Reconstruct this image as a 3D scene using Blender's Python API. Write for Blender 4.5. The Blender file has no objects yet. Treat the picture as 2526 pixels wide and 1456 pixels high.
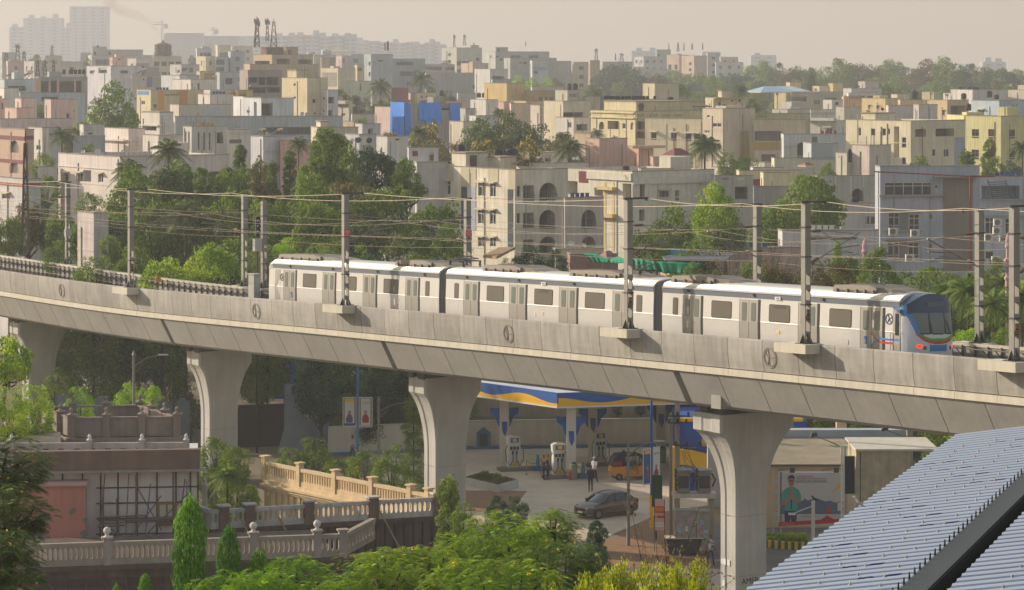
import bpy,math,random
from mathutils import Vector,Matrix
R = math.radians
sc = bpy.context.scene
C = sc.collection
# ---------------------------------------------------------------- camera, world, sun, exposure
F = 7090.0; VH = 150.0; HC = 28.0           # focal length in 2526-wide picture units, horizon row, eye height
cd = bpy.data.cameras.new('camera'); cam = bpy.data.objects.new('camera',cd); C.objects.link(cam)
cam.location = (0,0,HC); cam.rotation_euler = (R(90),0,0)
cd.sensor_width = 36; cd.lens = 36*F/2526; cd.shift_y = -(728-VH)/2526
cd.clip_start = 1; cd.clip_end = 20000
sc.camera = cam
SUN_EL,SUN_AZ = 20.0,math.degrees(math.atan2(-.887,.461))   # azimuth measured from +Y towards +X
sd = bpy.data.lights.new('sun','SUN'); so = bpy.data.objects.new('sun',sd); C.objects.link(so)
sd.energy = 4.6; sd.angle = R(.6); sd.color = (1,.86,.69)
sv = Vector((math.sin(R(SUN_AZ))*math.cos(R(SUN_EL)),math.cos(R(SUN_AZ))*math.cos(R(SUN_EL)),math.sin(R(SUN_EL))))
so.rotation_euler = sv.to_track_quat('Z','Y').to_euler(); so.location = (-60,60,120)
W = bpy.data.worlds.new('World'); sc.world = W; W.use_nodes = True
wn = W.node_tree; bg = wn.nodes['Background']
sky = wn.nodes.new('ShaderNodeTexSky'); sky.sky_type = 'NISHITA'; sky.sun_disc = False
sky.sun_elevation = R(SUN_EL); sky.sun_rotation = R(SUN_AZ); sky.dust_density = 2; sky.air_density = 1.6; sky.ozone_density = 1.5
hz = wn.nodes.new('ShaderNodeMix'); hz.data_type = 'RGBA'; hz.blend_type = 'MIX'
tc = wn.nodes.new('ShaderNodeTexCoord'); sx = wn.nodes.new('ShaderNodeSeparateXYZ'); wn.links.new(tc.outputs['Generated'],sx.inputs[0])
mr = wn.nodes.new('ShaderNodeMapRange'); mr.inputs['From Min'].default_value = .03; mr.inputs['From Max'].default_value = .45; mr.inputs['To Min'].default_value = .93; mr.inputs['To Max'].default_value = .25
wn.links.new(sx.outputs[2],mr.inputs[0]); wn.links.new(mr.outputs[0],hz.inputs[0])       # dust hangs low in the air
wn.links.new(sky.outputs[0],hz.inputs[6]); hz.inputs[7].default_value = (2.85,2.28,1.68,1)
wn.links.new(hz.outputs[2],bg.inputs[0]); bg.inputs[1].default_value = .15
sc.view_settings.view_transform = 'Standard'; sc.view_settings.look = 'None'; sc.view_settings.exposure = .3; sc.view_settings.gamma = 1
sc.cycles.use_denoising = True; sc.cycles.max_bounces = 6; sc.cycles.diffuse_bounces = 3; sc.cycles.glossy_bounces = 3
sc.cycles.transmission_bounces = 3; sc.cycles.transparent_max_bounces = 6; sc.cycles.volume_bounces = 1
sc.cycles.sample_clamp_indirect = 8; sc.render.film_transparent = False
# ---------------------------------------------------------------- helpers
def lin(c):
 if isinstance(c,str): c = [int(c[i:i+2],16)/255 for i in (0,2,4)]
 else: c = [x/255 for x in c]
 return tuple((x/12.92 if x <= .04045 else ((x+.055)/1.055)**2.4) for x in c)
MATS = {}
def M(name,col,rough=.85,metal=0,var=.12,scale=.6,streak=0,bump=0,spec=.3,perobj=0,emit=0,trans=0):
 """procedural painted / weathered surface"""
 if name in MATS: return MATS[name]
 m = bpy.data.materials.new(name); m.use_nodes = True; nt = m.node_tree; N = nt.nodes; L = nt.links
 b = N['Principled BSDF']; b.inputs['Roughness'].default_value = rough; b.inputs['Metallic'].default_value = metal
 b.inputs['Specular IOR Level'].default_value = spec
 c = lin(col); base = N.new('ShaderNodeRGB'); base.outputs[0].default_value = (*c,1); out = base.outputs[0]
 def mul(src,fac_socket,lo,hi):
  mr = N.new('ShaderNodeMapRange'); mr.inputs['From Min'].default_value = .3; mr.inputs['From Max'].default_value = .7
  mr.inputs['To Min'].default_value = lo; mr.inputs['To Max'].default_value = hi; L.new(fac_socket,mr.inputs[0])
  vm = N.new('ShaderNodeVectorMath'); vm.operation = 'SCALE'; L.new(src,vm.inputs[0]); L.new(mr.outputs[0],vm.inputs['Scale'])
  return vm.outputs[0]
 geo = N.new('ShaderNodeNewGeometry')
 if var:
  n = N.new('ShaderNodeTexNoise'); n.inputs['Scale'].default_value = scale; n.inputs['Detail'].default_value = 5
  n.inputs['Roughness'].default_value = .65
  L.new(geo.outputs['Position'],n.inputs['Vector']); out = mul(out,n.outputs[0],1-var,1+var*.6)
 if streak:
  mp = N.new('ShaderNodeMapping'); mp.inputs['Scale'].default_value = (2.2,2.2,.16); L.new(geo.outputs['Position'],mp.inputs[0])
  n = N.new('ShaderNodeTexNoise'); n.inputs['Scale'].default_value = 1.6; n.inputs['Detail'].default_value = 4; L.new(mp.outputs[0],n.inputs['Vector'])
  out = mul(out,n.outputs[0],1-streak,1.04)
 if perobj:
  oi = N.new('ShaderNodeObjectInfo'); mr = N.new('ShaderNodeMapRange'); mr.inputs['To Min'].default_value = 1-perobj; mr.inputs['To Max'].default_value = 1+perobj*.5
  L.new(oi.outputs['Random'],mr.inputs[0]); vm = N.new('ShaderNodeVectorMath'); vm.operation = 'SCALE'
  L.new(out,vm.inputs[0]); L.new(mr.outputs[0],vm.inputs['Scale']); out = vm.outputs[0]
 L.new(out,b.inputs['Base Color'])
 if bump:
  n = N.new('ShaderNodeTexNoise'); n.inputs['Scale'].default_value = 9; n.inputs['Detail'].default_value = 6
  L.new(geo.outputs['Position'],n.inputs['Vector']); bp = N.new('ShaderNodeBump'); bp.inputs['Strength'].default_value = bump; bp.inputs['Distance'].default_value = .03
  L.new(n.outputs[0],bp.inputs['Height']); L.new(bp.outputs[0],b.inputs['Normal'])
 if emit:
  b.inputs['Emission Color'].default_value = (*c,1); b.inputs['Emission Strength'].default_value = emit
 MATS[name] = m; return m
def LEAF(name,dark,light,tip=None,trans=.35,rough=.6):
 """leaves: every leaf its own shade between two greens, some light passing through"""
 if name in MATS: return MATS[name]
 m = bpy.data.materials.new(name); m.use_nodes = True; nt = m.node_tree; N = nt.nodes; L = nt.links
 b = N['Principled BSDF']; b.inputs['Roughness'].default_value = rough; b.inputs['Specular IOR Level'].default_value = .25
 geo = N.new('ShaderNodeNewGeometry'); n = N.new('ShaderNodeTexNoise'); n.inputs['Scale'].default_value = .45; n.inputs['Detail'].default_value = 3
 L.new(geo.outputs['Position'],n.inputs['Vector'])
 ad = N.new('ShaderNodeMath'); ad.operation = 'MULTIPLY_ADD'; ad.inputs[1].default_value = .55
 L.new(geo.outputs['Random Per Island'],ad.inputs[0]); mr = N.new('ShaderNodeMapRange')
 mr.inputs['From Min'].default_value = .3; mr.inputs['From Max'].default_value = .7; mr.inputs['To Max'].default_value = .45; L.new(n.outputs[0],mr.inputs[0]); L.new(mr.outputs[0],ad.inputs[2])
 cr = N.new('ShaderNodeValToRGB'); L.new(ad.outputs[0],cr.inputs[0]); e = cr.color_ramp.elements
 e[0].color = (*lin(dark),1); e[1].color = (*lin(tip or light),1); k = cr.color_ramp.elements.new(.62); k.color = (*lin(light),1)
 L.new(cr.outputs[0],b.inputs['Base Color']); t = N.new('ShaderNodeBsdfTranslucent'); L.new(cr.outputs[0],t.inputs[0])
 mx = N.new('ShaderNodeMixShader'); mx.inputs[0].default_value = trans; L.new(b.outputs[0],mx.inputs[1]); L.new(t.outputs[0],mx.inputs[2])
 L.new(mx.outputs[0],N['Material Output'].inputs[0]); MATS[name] = m; return m
class MB:
 def __init__(s): s.v = []; s.f = []; s.m = []; s.mi = 0
 def quad(s,*p):
  i = len(s.v); s.v += [tuple(q) for q in p]; s.f.append(tuple(range(i,i+len(p)))); s.m.append(s.mi)
 def box(s,x0,y0,z0,x1,y1,z1):
  i = len(s.v); s.v += [(x0,y0,z0),(x1,y0,z0),(x1,y1,z0),(x0,y1,z0),(x0,y0,z1),(x1,y0,z1),(x1,y1,z1),(x0,y1,z1)]
  for q in ((0,3,2,1),(4,5,6,7),(0,1,5,4),(1,2,6,5),(2,3,7,6),(3,0,4,7)): s.f.append(tuple(i+k for k in q)); s.m.append(s.mi)
 def ob(s,o,a,b,c):
  """box from corner o with edge vectors a, b, c"""
  o,a,b,c = map(Vector,(o,a,b,c)); i = len(s.v)
  for k in (o,o+a,o+a+b,o+b,o+c,o+a+c,o+a+b+c,o+b+c): s.v.append(tuple(k))
  fs = ((0,3,2,1),(4,5,6,7),(0,1,5,4),(1,2,6,5),(2,3,7,6),(3,0,4,7))
  if a.cross(b).dot(c) < 0: fs = [q[::-1] for q in fs]
  for q in fs: s.f.append(tuple(i+k for k in q)); s.m.append(s.mi)
 def cb(s,c,a,b,cc):
  c,a,b,cc = map(Vector,(c,a,b,cc)); s.ob(c-a/2-b/2-cc/2,a,b,cc)
 def tube(s,p0,p1,r,n=6,r1=None):
  s.ptube([p0,p1],[r,r if r1 is None else r1],n)
 def ptube(s,pts,r,n=6,caps=True):
  pts = [Vector(p) for p in pts]; rs = r if isinstance(r,(list,tuple)) else [r]*len(pts); i0 = len(s.v)
  up = None
  for k,p in enumerate(pts):
   t = (pts[min(k+1,len(pts)-1)]-pts[max(k-1,0)]).normalized()
   if up is None: up = t.orthogonal().normalized()
   up = (up-t*up.dot(t)); up = up.normalized() if up.length > 1e-6 else t.orthogonal().normalized(); w = t.cross(up)
   for j in range(n):
    a = 2*math.pi*j/n; s.v.append(tuple(p+(up*math.cos(a)+w*math.sin(a))*rs[k]))
  for k in range(len(pts)-1):
   for j in range(n):
    a = i0+k*n+j; b = i0+k*n+(j+1) % n; s.f.append((a,b,b+n,a+n)); s.m.append(s.mi)
  if caps:
   s.f.append(tuple(i0+j for j in range(n))[::-1]); s.m.append(s.mi)
   s.f.append(tuple(i0+(len(pts)-1)*n+j for j in range(n))); s.m.append(s.mi)
 def lathe(s,c,prof,n=12):
  """prof: list of (r, z) turned about the vertical through c"""
  c = Vector(c); i0 = len(s.v)
  for r,z in prof:
   for j in range(n):
    a = 2*math.pi*j/n; s.v.append((c.x+r*math.cos(a),c.y+r*math.sin(a),c.z+z))
  for k in range(len(prof)-1):
   for j in range(n):
    a = i0+k*n+j; b = i0+k*n+(j+1) % n; s.f.append((a,b,b+n,a+n)); s.m.append(s.mi)
  s.f.append(tuple(i0+j for j in range(n))[::-1]); s.m.append(s.mi)
  s.f.append(tuple(i0+(len(prof)-1)*n+j for j in range(n))); s.m.append(s.mi)
 def prism(s,poly,ext):
  """closed polygon (3-D points) pushed along ext"""
  e = Vector(ext); n = len(poly); i = len(s.v); s.v += [tuple(p) for p in poly]+[tuple(Vector(p)+e) for p in poly]
  s.f.append(tuple(range(i,i+n))[::-1]); s.m.append(s.mi); s.f.append(tuple(range(i+n,i+2*n))); s.m.append(s.mi)
  for k in range(n):
   j = (k+1) % n; s.f.append((i+k,i+j,i+n+j,i+n+k)); s.m.append(s.mi)
 def rings(s,rings,close=True,caps=True):
  i0 = len(s.v); n = len(rings[0])
  for r in rings: s.v += [tuple(p) for p in r]
  for k in range(len(rings)-1):
   for j in range(n if close else n-1):
    a = i0+k*n+j; b = i0+k*n+(j+1) % n; s.f.append((a,b,b+n,a+n)); s.m.append(s.mi)
  if close and caps:
   s.f.append(tuple(i0+j for j in range(n))[::-1]); s.m.append(s.mi)
   s.f.append(tuple(i0+(len(rings)-1)*n+j for j in range(n))); s.m.append(s.mi)
 def mesh(s,name,mats,smooth=False):
  me = bpy.data.meshes.new(name); me.from_pydata(s.v,[],s.f)
  for m in (mats if isinstance(mats,(list,tuple)) else [mats]): me.materials.append(m)
  me.polygons.foreach_set('material_index',s.m)
  if smooth: me.polygons.foreach_set('use_smooth',[True]*len(s.f))
  me.update(); return me
 def build(s,name,mats,parent=None,smooth=False,loc=None):
  o = bpy.data.objects.new(name,s.mesh(name,mats,smooth)); C.objects.link(o)
  if parent is not None: o.parent = parent
  if loc is not None: o.location = loc
  return o
def tag(o,label,cat,group=None,kind=None):
 if label: o['label'] = label
 if cat: o['category'] = cat
 if group: o['group'] = group
 if kind: o['kind'] = kind
 return o
def thing(name,label,cat,loc=(0,0,0),rz=0,group=None):
 o = bpy.data.objects.new(name,None); C.objects.link(o); o.location = loc; o.rotation_euler = (0,0,rz); o.empty_display_size = .3
 return tag(o,label,cat,group)
def struct(name,mb,mat,smooth=False):
 return tag(mb.build(name,mat,None,smooth),None,None,None,'structure')
def copy_tree(o,parent=None):
 c = o.copy(); C.objects.link(c)
 if parent is not None: c.parent = parent
 for ch in o.children: copy_tree(ch,c)
 return c
def at(x,v,Y):
 """the point Y metres ahead that the picture shows at column x, row v (2526-wide units)"""
 return Vector(((x-1263)/F*Y,Y,HC-(v-VH)/F*Y))
def gnd(x,v):
 """the point of the flat ground seen at x, v"""
 return at(x,v,HC*F/(v-VH))
K = .2556; TX = (0,629.3,1258.6,1883.2); TY = (0,338.3,710.5,1084)
def tx(t,x): return TX[t]+K*x
def ty(r,y): return TY[r]+K*y
def text_mesh(body,size,name,mat,parent,mtx,extrude=.004,mirror=False,align='CENTER'):
 cu = bpy.data.curves.new(name,'FONT'); cu.body = body; cu.size = size; cu.extrude = extrude; cu.align_x = align; cu.align_y = 'CENTER'; cu.resolution_u = 2
 to = bpy.data.objects.new('tmp',cu); C.objects.link(to)
 me = bpy.data.meshes.new_from_object(to.evaluated_get(bpy.context.evaluated_depsgraph_get())); bpy.data.objects.remove(to); bpy.data.curves.remove(cu)
 if mirror: me.transform(Matrix.Scale(-1,4,(1,0,0))); me.flip_normals()
 me.transform(mtx); me.materials.clear(); me.materials.append(mat); me.name = name
 o = bpy.data.objects.new(name,me); C.objects.link(o)
 if parent is not None: o.parent = parent
 return o
def basis(o,ex,ey,ez):
 m = Matrix.Identity(4)
 for i,e in enumerate((ex,ey,ez,o)):
  for j in range(3): m[j][i] = e[j]
 return m
# ================================================================ VIADUCT
PTS = [(-65.7,-60,248,12.4),(-22.4,-37.6,211,12.62),(0,-25.5,192.1,12.85),(28,-9.97,168.8,13.65),(56,5.55,145.5,14.46),(84.4,21.3,121.9,15.26),(127.1,45,86.4,16.5)]
def P0(s):
 k = 0
 while k < len(PTS)-2 and s > PTS[k+1][0]: k += 1
 a,b = PTS[k],PTS[k+1]; t = (s-a[0])/(b[0]-a[0])
 p = PTS[k-1] if k > 0 else None; q = PTS[k+2] if k+2 < len(PTS) else None; r = []
 for i in (1,2,3):
  ma = (b[i]-p[i])/(b[0]-p[0]) if p else (b[i]-a[i])/(b[0]-a[0]); mb_ = (q[i]-a[i])/(q[0]-a[0]) if q else (b[i]-a[i])/(b[0]-a[0])
  h = b[0]-a[0]; r.append((2*t**3-3*t*t+1)*a[i]+(t**3-2*t*t+t)*h*ma+(3*t*t-2*t**3)*b[i]+(t**3-t*t)*h*mb_)
 return Vector(r)
def frame(s):
 d = P0(s+.5)-P0(s-.5); d.z = 0; d.normalize(); return d,Vector((-d.y,d.x,0))
def VW(s,t,h):
 d,n = frame(s); p = P0(s)+n*t; p.z += h-.35*t/8.8; return p
def s_at(x,t,h=0,lo=-60,hi=125):
 f = lambda s: (lambda p: 1263+F*p.x/p.y)(VW(s,t,h))-x
 for _ in range(40):
  m = (lo+hi)/2
  if f(m) < 0: lo = m
  else: hi = m
 return (lo+hi)/2
def srange(a,b,step=1.5):
 n = max(1,int(math.ceil((b-a)/step))); return [a+(b-a)*i/n for i in range(n+1)]
def sweep(mb,prof,ss,close=True,caps=True):
 mb.rings([[VW(s,t,h) for t,h in prof] for s in ss],close,caps)
conc = M('viaduct_concrete',(166,163,157),.9,var=.14,scale=.35,streak=.07,bump=.25)
conc_panel = M('parapet_concrete',(174,170,162),.9,var=.18,scale=.8,streak=.22,bump=.25,perobj=.14)
conc_edge = M('slab_edge_concrete',(208,201,184),.9,var=.10,scale=.8,streak=.12,bump=.2)
conc_pier = M('pier_concrete',(190,187,180),.9,var=.14,scale=.4,streak=.10,bump=.2)
dark_gap = M('joint_shadow_gap',(50,47,44),.95,var=.1)
steel = M('galvanised_steel',(142,140,134),.55,.5,var=.12,scale=2)
steel_d = M('dark_steel',(84,82,80),.6,.4,var=.15,scale=2)
rust = M('rusty_rail_steel',(112,86,70),.6,.5,var=.2,scale=2)
S0,S1 = -55.0,122.0
PX = [95,541,1098,1834]; piers = [s_at(x,4.4,-3.6) for x in PX]; piers.append(piers[-1]+28.5)
vd = thing('viaduct','long curving grey concrete metro viaduct on flared piers crossing the whole view','viaduct',tuple(VW(30,4.4,0)[:2])+(0,))
def VP(o):  # world-built meshes hang under an Empty that stands elsewhere
 o.parent = vd; o.matrix_parent_inverse = Matrix.Translation(-vd.location); return o
GP = [(.12,-1.84),(.20,-2.0),(.98,-3.46),(1.25,-3.62),(7.55,-3.62),(7.82,-3.46),(8.62,-2.0),(8.7,-1.84),(8.7,-1.62),(.12,-1.62)]
cut = [S0]+[p for p in piers if p < S1]+[S1]
for a,b in zip(cut[:-1],cut[1:]):
 mb = MB(); aa = a+(.26 if a > S0 else 0); bb = b-(.26 if b < S1 else 0); n = max(1,round((bb-aa)/3)); ss = []; scl = []
 for i in range(n+1):
  s = aa+(bb-aa)*i/n
  if 0 < i < n: ss += [s-.03,s-.012,s+.012,s+.03]; scl += [0,1,1,0]
  else: ss.append(s); scl.append(0)
  if i < n: ss.append(s+(bb-aa)/n/2); scl.append(0)
 def pr(k):
  return [(4.4+(t-4.4)*.991,h+(.03 if h < -3 else 0)) if k and h < -1.7 else (t,h) for t,h in GP]
 mb.rings([[VW(s,t,h) for t,h in pr(k)] for s,k in zip(ss,scl)]); VP(mb.build('girder_span',conc))
for p in piers:
 mb = MB(); sweep(mb,[(.5,-1.9),(1.3,-3.35),(7.5,-3.35),(8.3,-1.9)],[p-.26,p+.26]); VP(mb.build('expansion_joint',dark_gap))
# slab edge and parapet panels
mb = MB()
j = S0
while j < S1-.1:
 e = min(S1,j+2.66); sweep(mb,[(.03,-1.54),(.03,-1.86),(.5,-1.86),(.5,-1.54)],[j+.012,(j+e)/2,e-.012]); j = e
VP(mb.build('slab_edge',conc_edge))
PPROF = [(0,0),(-.02,-.06),(-.02,-.35),(0,-.75),(.05,-1.15),(.12,-1.5),(.26,-1.5),(.22,-.9),(.2,-.35),(.2,0)]
PPIN = [(.02,-.02),(.03,-.35),(.05,-.75),(.1,-1.15),(.16,-1.5),(.2,-1.5),(.18,-.02)]
mb = MB(); sweep(mb,PPIN,srange(S0,S1,2.66)); VP(mb.build('parapet_core',dark_gap))
plen = []; j = S0
while j < S1-1: plen.append((j,j+2.66)); j += 2.66
emb = [s_at(x,0,-.8) for x in (152,632,1254,1899)]
for a,b in plen:
 mb = MB(); sweep(mb,PPROF,[a+.018,(a+b)/2,b-.018]); VP(mb.build('parapet_panel',conc_panel))
mb = MB(); sweep(mb,[(8.6,-1.6),(8.55,0),(8.8,0),(8.85,-1.6)],srange(S0,S1,2.66)); VP(mb.build('far_parapet',conc_panel))
# round emblem cast in relief: ring, and inside it the bent strokes
for s in emb:
 mb = MB(); r0 = .50
 c = s
 def EP(a,b,out=.02):
  out = out*.6   # a along the wall, b up
  h = -.8+b; t = -.02 if h > -.35 else (-.02+.02*((-.35-h)/.4) if h > -.75 else (0+.05*((-.75-h)/.4) if h > -1.15 else .05+.07*((-1.15-h)/.35)))
  return VW(c+a,t-out,h)
 for ra,rb in ((.50,.46),(.42,.39)):
  N_ = 28; rr = []
  for i in range(N_+1):
   A = 2*math.pi*i/N_; rr.append([EP(ra*math.cos(A),ra*math.sin(A),.05),EP(rb*math.cos(A),rb*math.sin(A),.05),EP(rb*math.cos(A),rb*math.sin(A),-.02),EP(ra*math.cos(A),ra*math.sin(A),-.02)])
  mb.rings(rr)
 for pl in ([(-.12,.36),(-.02,.05),(-.2,-.34)],[(-.02,.05),(.16,.0),(.38,.04)],[(.0,-.02),(.16,-.08),(.36,-.1)],[(-.28,.22),(-.1,.0),(-.06,-.38)]):
  mb.ptube([EP(a,b,.03) for a,b in pl],.018,5)
 VP(mb.build('cast_emblem',dark_gap if 0 else M('emblem_concrete',(160,154,144),.9,var=.1)))
# track bed, plinths, rails
mb = MB(); sweep(mb,[(.26,-1.6),(.26,-1.45),(8.54,-1.45),(8.54,-1.6)],srange(S0,S1,3)); VP(mb.build('track_bed',M('track_bed_concrete',(150,140,126),.95,var=.2,scale=1,bump=.3)))
for tc in (2.7,6.6):
 for o_ in (-.75,.75):
  mb = MB(); sweep(mb,[(tc+o_-.3,-1.45),(tc+o_-.25,-1.3),(tc+o_+.25,-1.3),(tc+o_+.3,-1.45)],srange(S0,S1,3)); VP(mb.build('rail_plinth',MATS['track_bed_concrete']))
  mb = MB(); sweep(mb,[(tc+o_-.035,-1.3),(tc+o_-.035,-1.14),(tc+o_+.035,-1.14),(tc+o_+.035,-1.3)],srange(S0,S1,3)); VP(mb.build('rail',rust))
# cable brackets along the inside of the far parapet
mb = MB(); s = S0
while s < S1:
 mb.ob(VW(s,8.56,-1.4),VW(s+.06,8.56,-1.4)-VW(s,8.56,-1.4),VW(s,8.46,-1.4)-VW(s,8.56,-1.4),(0,0,1.3))
 mb.ptube([VW(s+.03,8.5,-.6),VW(s+.03,8.1,-.25)],.03,4); mb.ptube([VW(s+.03,8.5,-1.1),VW(s+.03,8.1,-.8)],.03,4)
 s += .9
for h,t in ((-.24,8.12),(-.27,8.25),(-.78,8.12),(-.8,8.3)): mb.ptube([VW(s,t,h) for s in srange(S0,S1,3)],.03,4)
o = VP(mb.build('cable_brackets',M('cable_bracket_steel',(120,114,106),.7,.3,var=.2,scale=2)))
mb = MB()
for h in (-.25,): sweep(mb,[(8.5,-.16),(8.5,-.02),(8.58,-.02),(8.58,-.16)],srange(S0,S1,2.66))
VP(mb.build('cable_duct_cover',conc_edge))
# piers
def pier(s,big):
 c = VW(s,4.4,-3.62); d,n = frame(s); d0,n0 = d,n; top = c.z-.32; mb = MB(); rings = []
 hn0,hd0,hn1,hd1 = (.98,.72,2.3,1.15) if big else (1.05,.74,1.98,.95)
 fl = 3.4
 prof = [(-.5,hn0,hd0),(top-fl-.9,hn0,hd0)]
 for i in range(1,13):
  q = i/12; e = 1-math.sqrt(max(0,1-(q*.94)**2)); e /= 1-math.sqrt(1-.94**2)
  prof.append((top-.9-fl+fl*q,hn0+(hn1-hn0)*e,hd0+(hd1-hd0)*min(1,q*1.15)**1.6))
 prof += [(top-.9+.001,hn1+(.05 if big else 0),hd1+(.05 if big else 0)),(top,hn1+(.05 if big else 0),hd1+(.05 if big else 0))]
 for z,hn,hd in prof:
  ch = .12; g = .05; o_ = Vector((c.x,c.y,z))
  sec = []
  # grooved narrow faces: a shallow channel down the middle of each
  for a,b in ((-hn+ch,-hd),(hn-ch,-hd),(hn,-hd+ch),(hn,-hd*.35),(hn-g,-hd*.25),(hn-g,hd*.25),(hn,hd*.35),(hn,hd-ch),(hn-ch,hd),(-hn+ch,hd),(-hn,hd-ch),(-hn,hd*.35),(-hn+g,hd*.25),(-hn+g,-hd*.25),(-hn,-hd*.35),(-hn,-hd+ch)):
   sec.append(o_+n*a+d*b)
  rings.append(sec)
 mb.rings(rings); po = VP(mb.build('pier',conc_pier))
 mb = MB()
 for a in (-1.6,1.6):
  for b in (-.6,.6): mb.cb(Vector((c.x,c.y,top+.16))+n*a+d*b,n*.9,d*.6,(0,0,.44))
 mb.cb(Vector((c.x,c.y,top+.1)),n*3.6,d*1.5,(0,0,.2))
 b_ = mb.build('bearing',M('bearing_concrete',(104,98,92),.9,var=.15)); b_.parent = po
 mb = MB()
 for z in (top-5.2,top-8.2):
  if z > .5:
   for sg in (-1,1): mb.cb(Vector((c.x,c.y,z))+d*sg*(hd0+.001),n*(hn0*1.78),d*.012,(0,0,.02)); mb.cb(Vector((c.x,c.y,z))+n*sg*(hn0+.001),d*(hd0*1.7),n*.012,(0,0,.02))
 b_ = mb.build('pour_line',M('pour_line_stain',(150,142,130),.9,var=.1)); b_.parent = po
 return po,c,d,n,hn0,hd0
P = [pier(s,i == 3) for i,s in enumerate(piers)]
# stencilled code and hazard stripes low on the fourth pier
po,c,d,n,hn0,hd0 = P[3]
q = c+d*(hd0+.012)+n*.1; q.z = 2.0
o = text_mesh('AMEP-07',.42,'pier_code',M('stencil_paint',(60,58,60),.9),po,basis(q,n,Vector((0,0,1)),d),.003)
mb = MB()
for k in range(6):
 a = -.95+k*.33; b0 = c+d*(hd0+.008); mb.mi = k % 2
 mb.prism([Vector((b0.x,b0.y,.9))+n*a,Vector((b0.x,b0.y,.9))+n*(a+.31),Vector((b0.x,b0.y,1.3))+n*(a+.31-.12),Vector((b0.x,b0.y,1.3))+n*(a-.12)],d*.01)
mb.build('hazard_stripes',[M('red_paint',(190,50,45),.6),M('white_paint',(225,222,215),.7)],po)
mb = MB()
for a,z,w_,h_ in ((-.3,2.9,.25,.3),(.05,2.9,.22,.3),(-.5,2.9,.12,.25),(-.35,1.8,.2,.3)):
 b0 = c-n*(hn0+.012); mb.cb(Vector((b0.x,b0.y,z))+d*a,d*w_,n*.01,(0,0,h_))
mb.build('pasted_notice',MATS['white_paint'],po)
# key block hanging from the girder beside the fourth pier
mb = MB(); s = s_at(1786,1.2,-3); sweep(mb,[(.70,-2.75),(.70,-3.6),(1.5,-3.6),(1.5,-2.75)],[s-.38,s+.38]); VP(mb.build('shear_key',conc))
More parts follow.
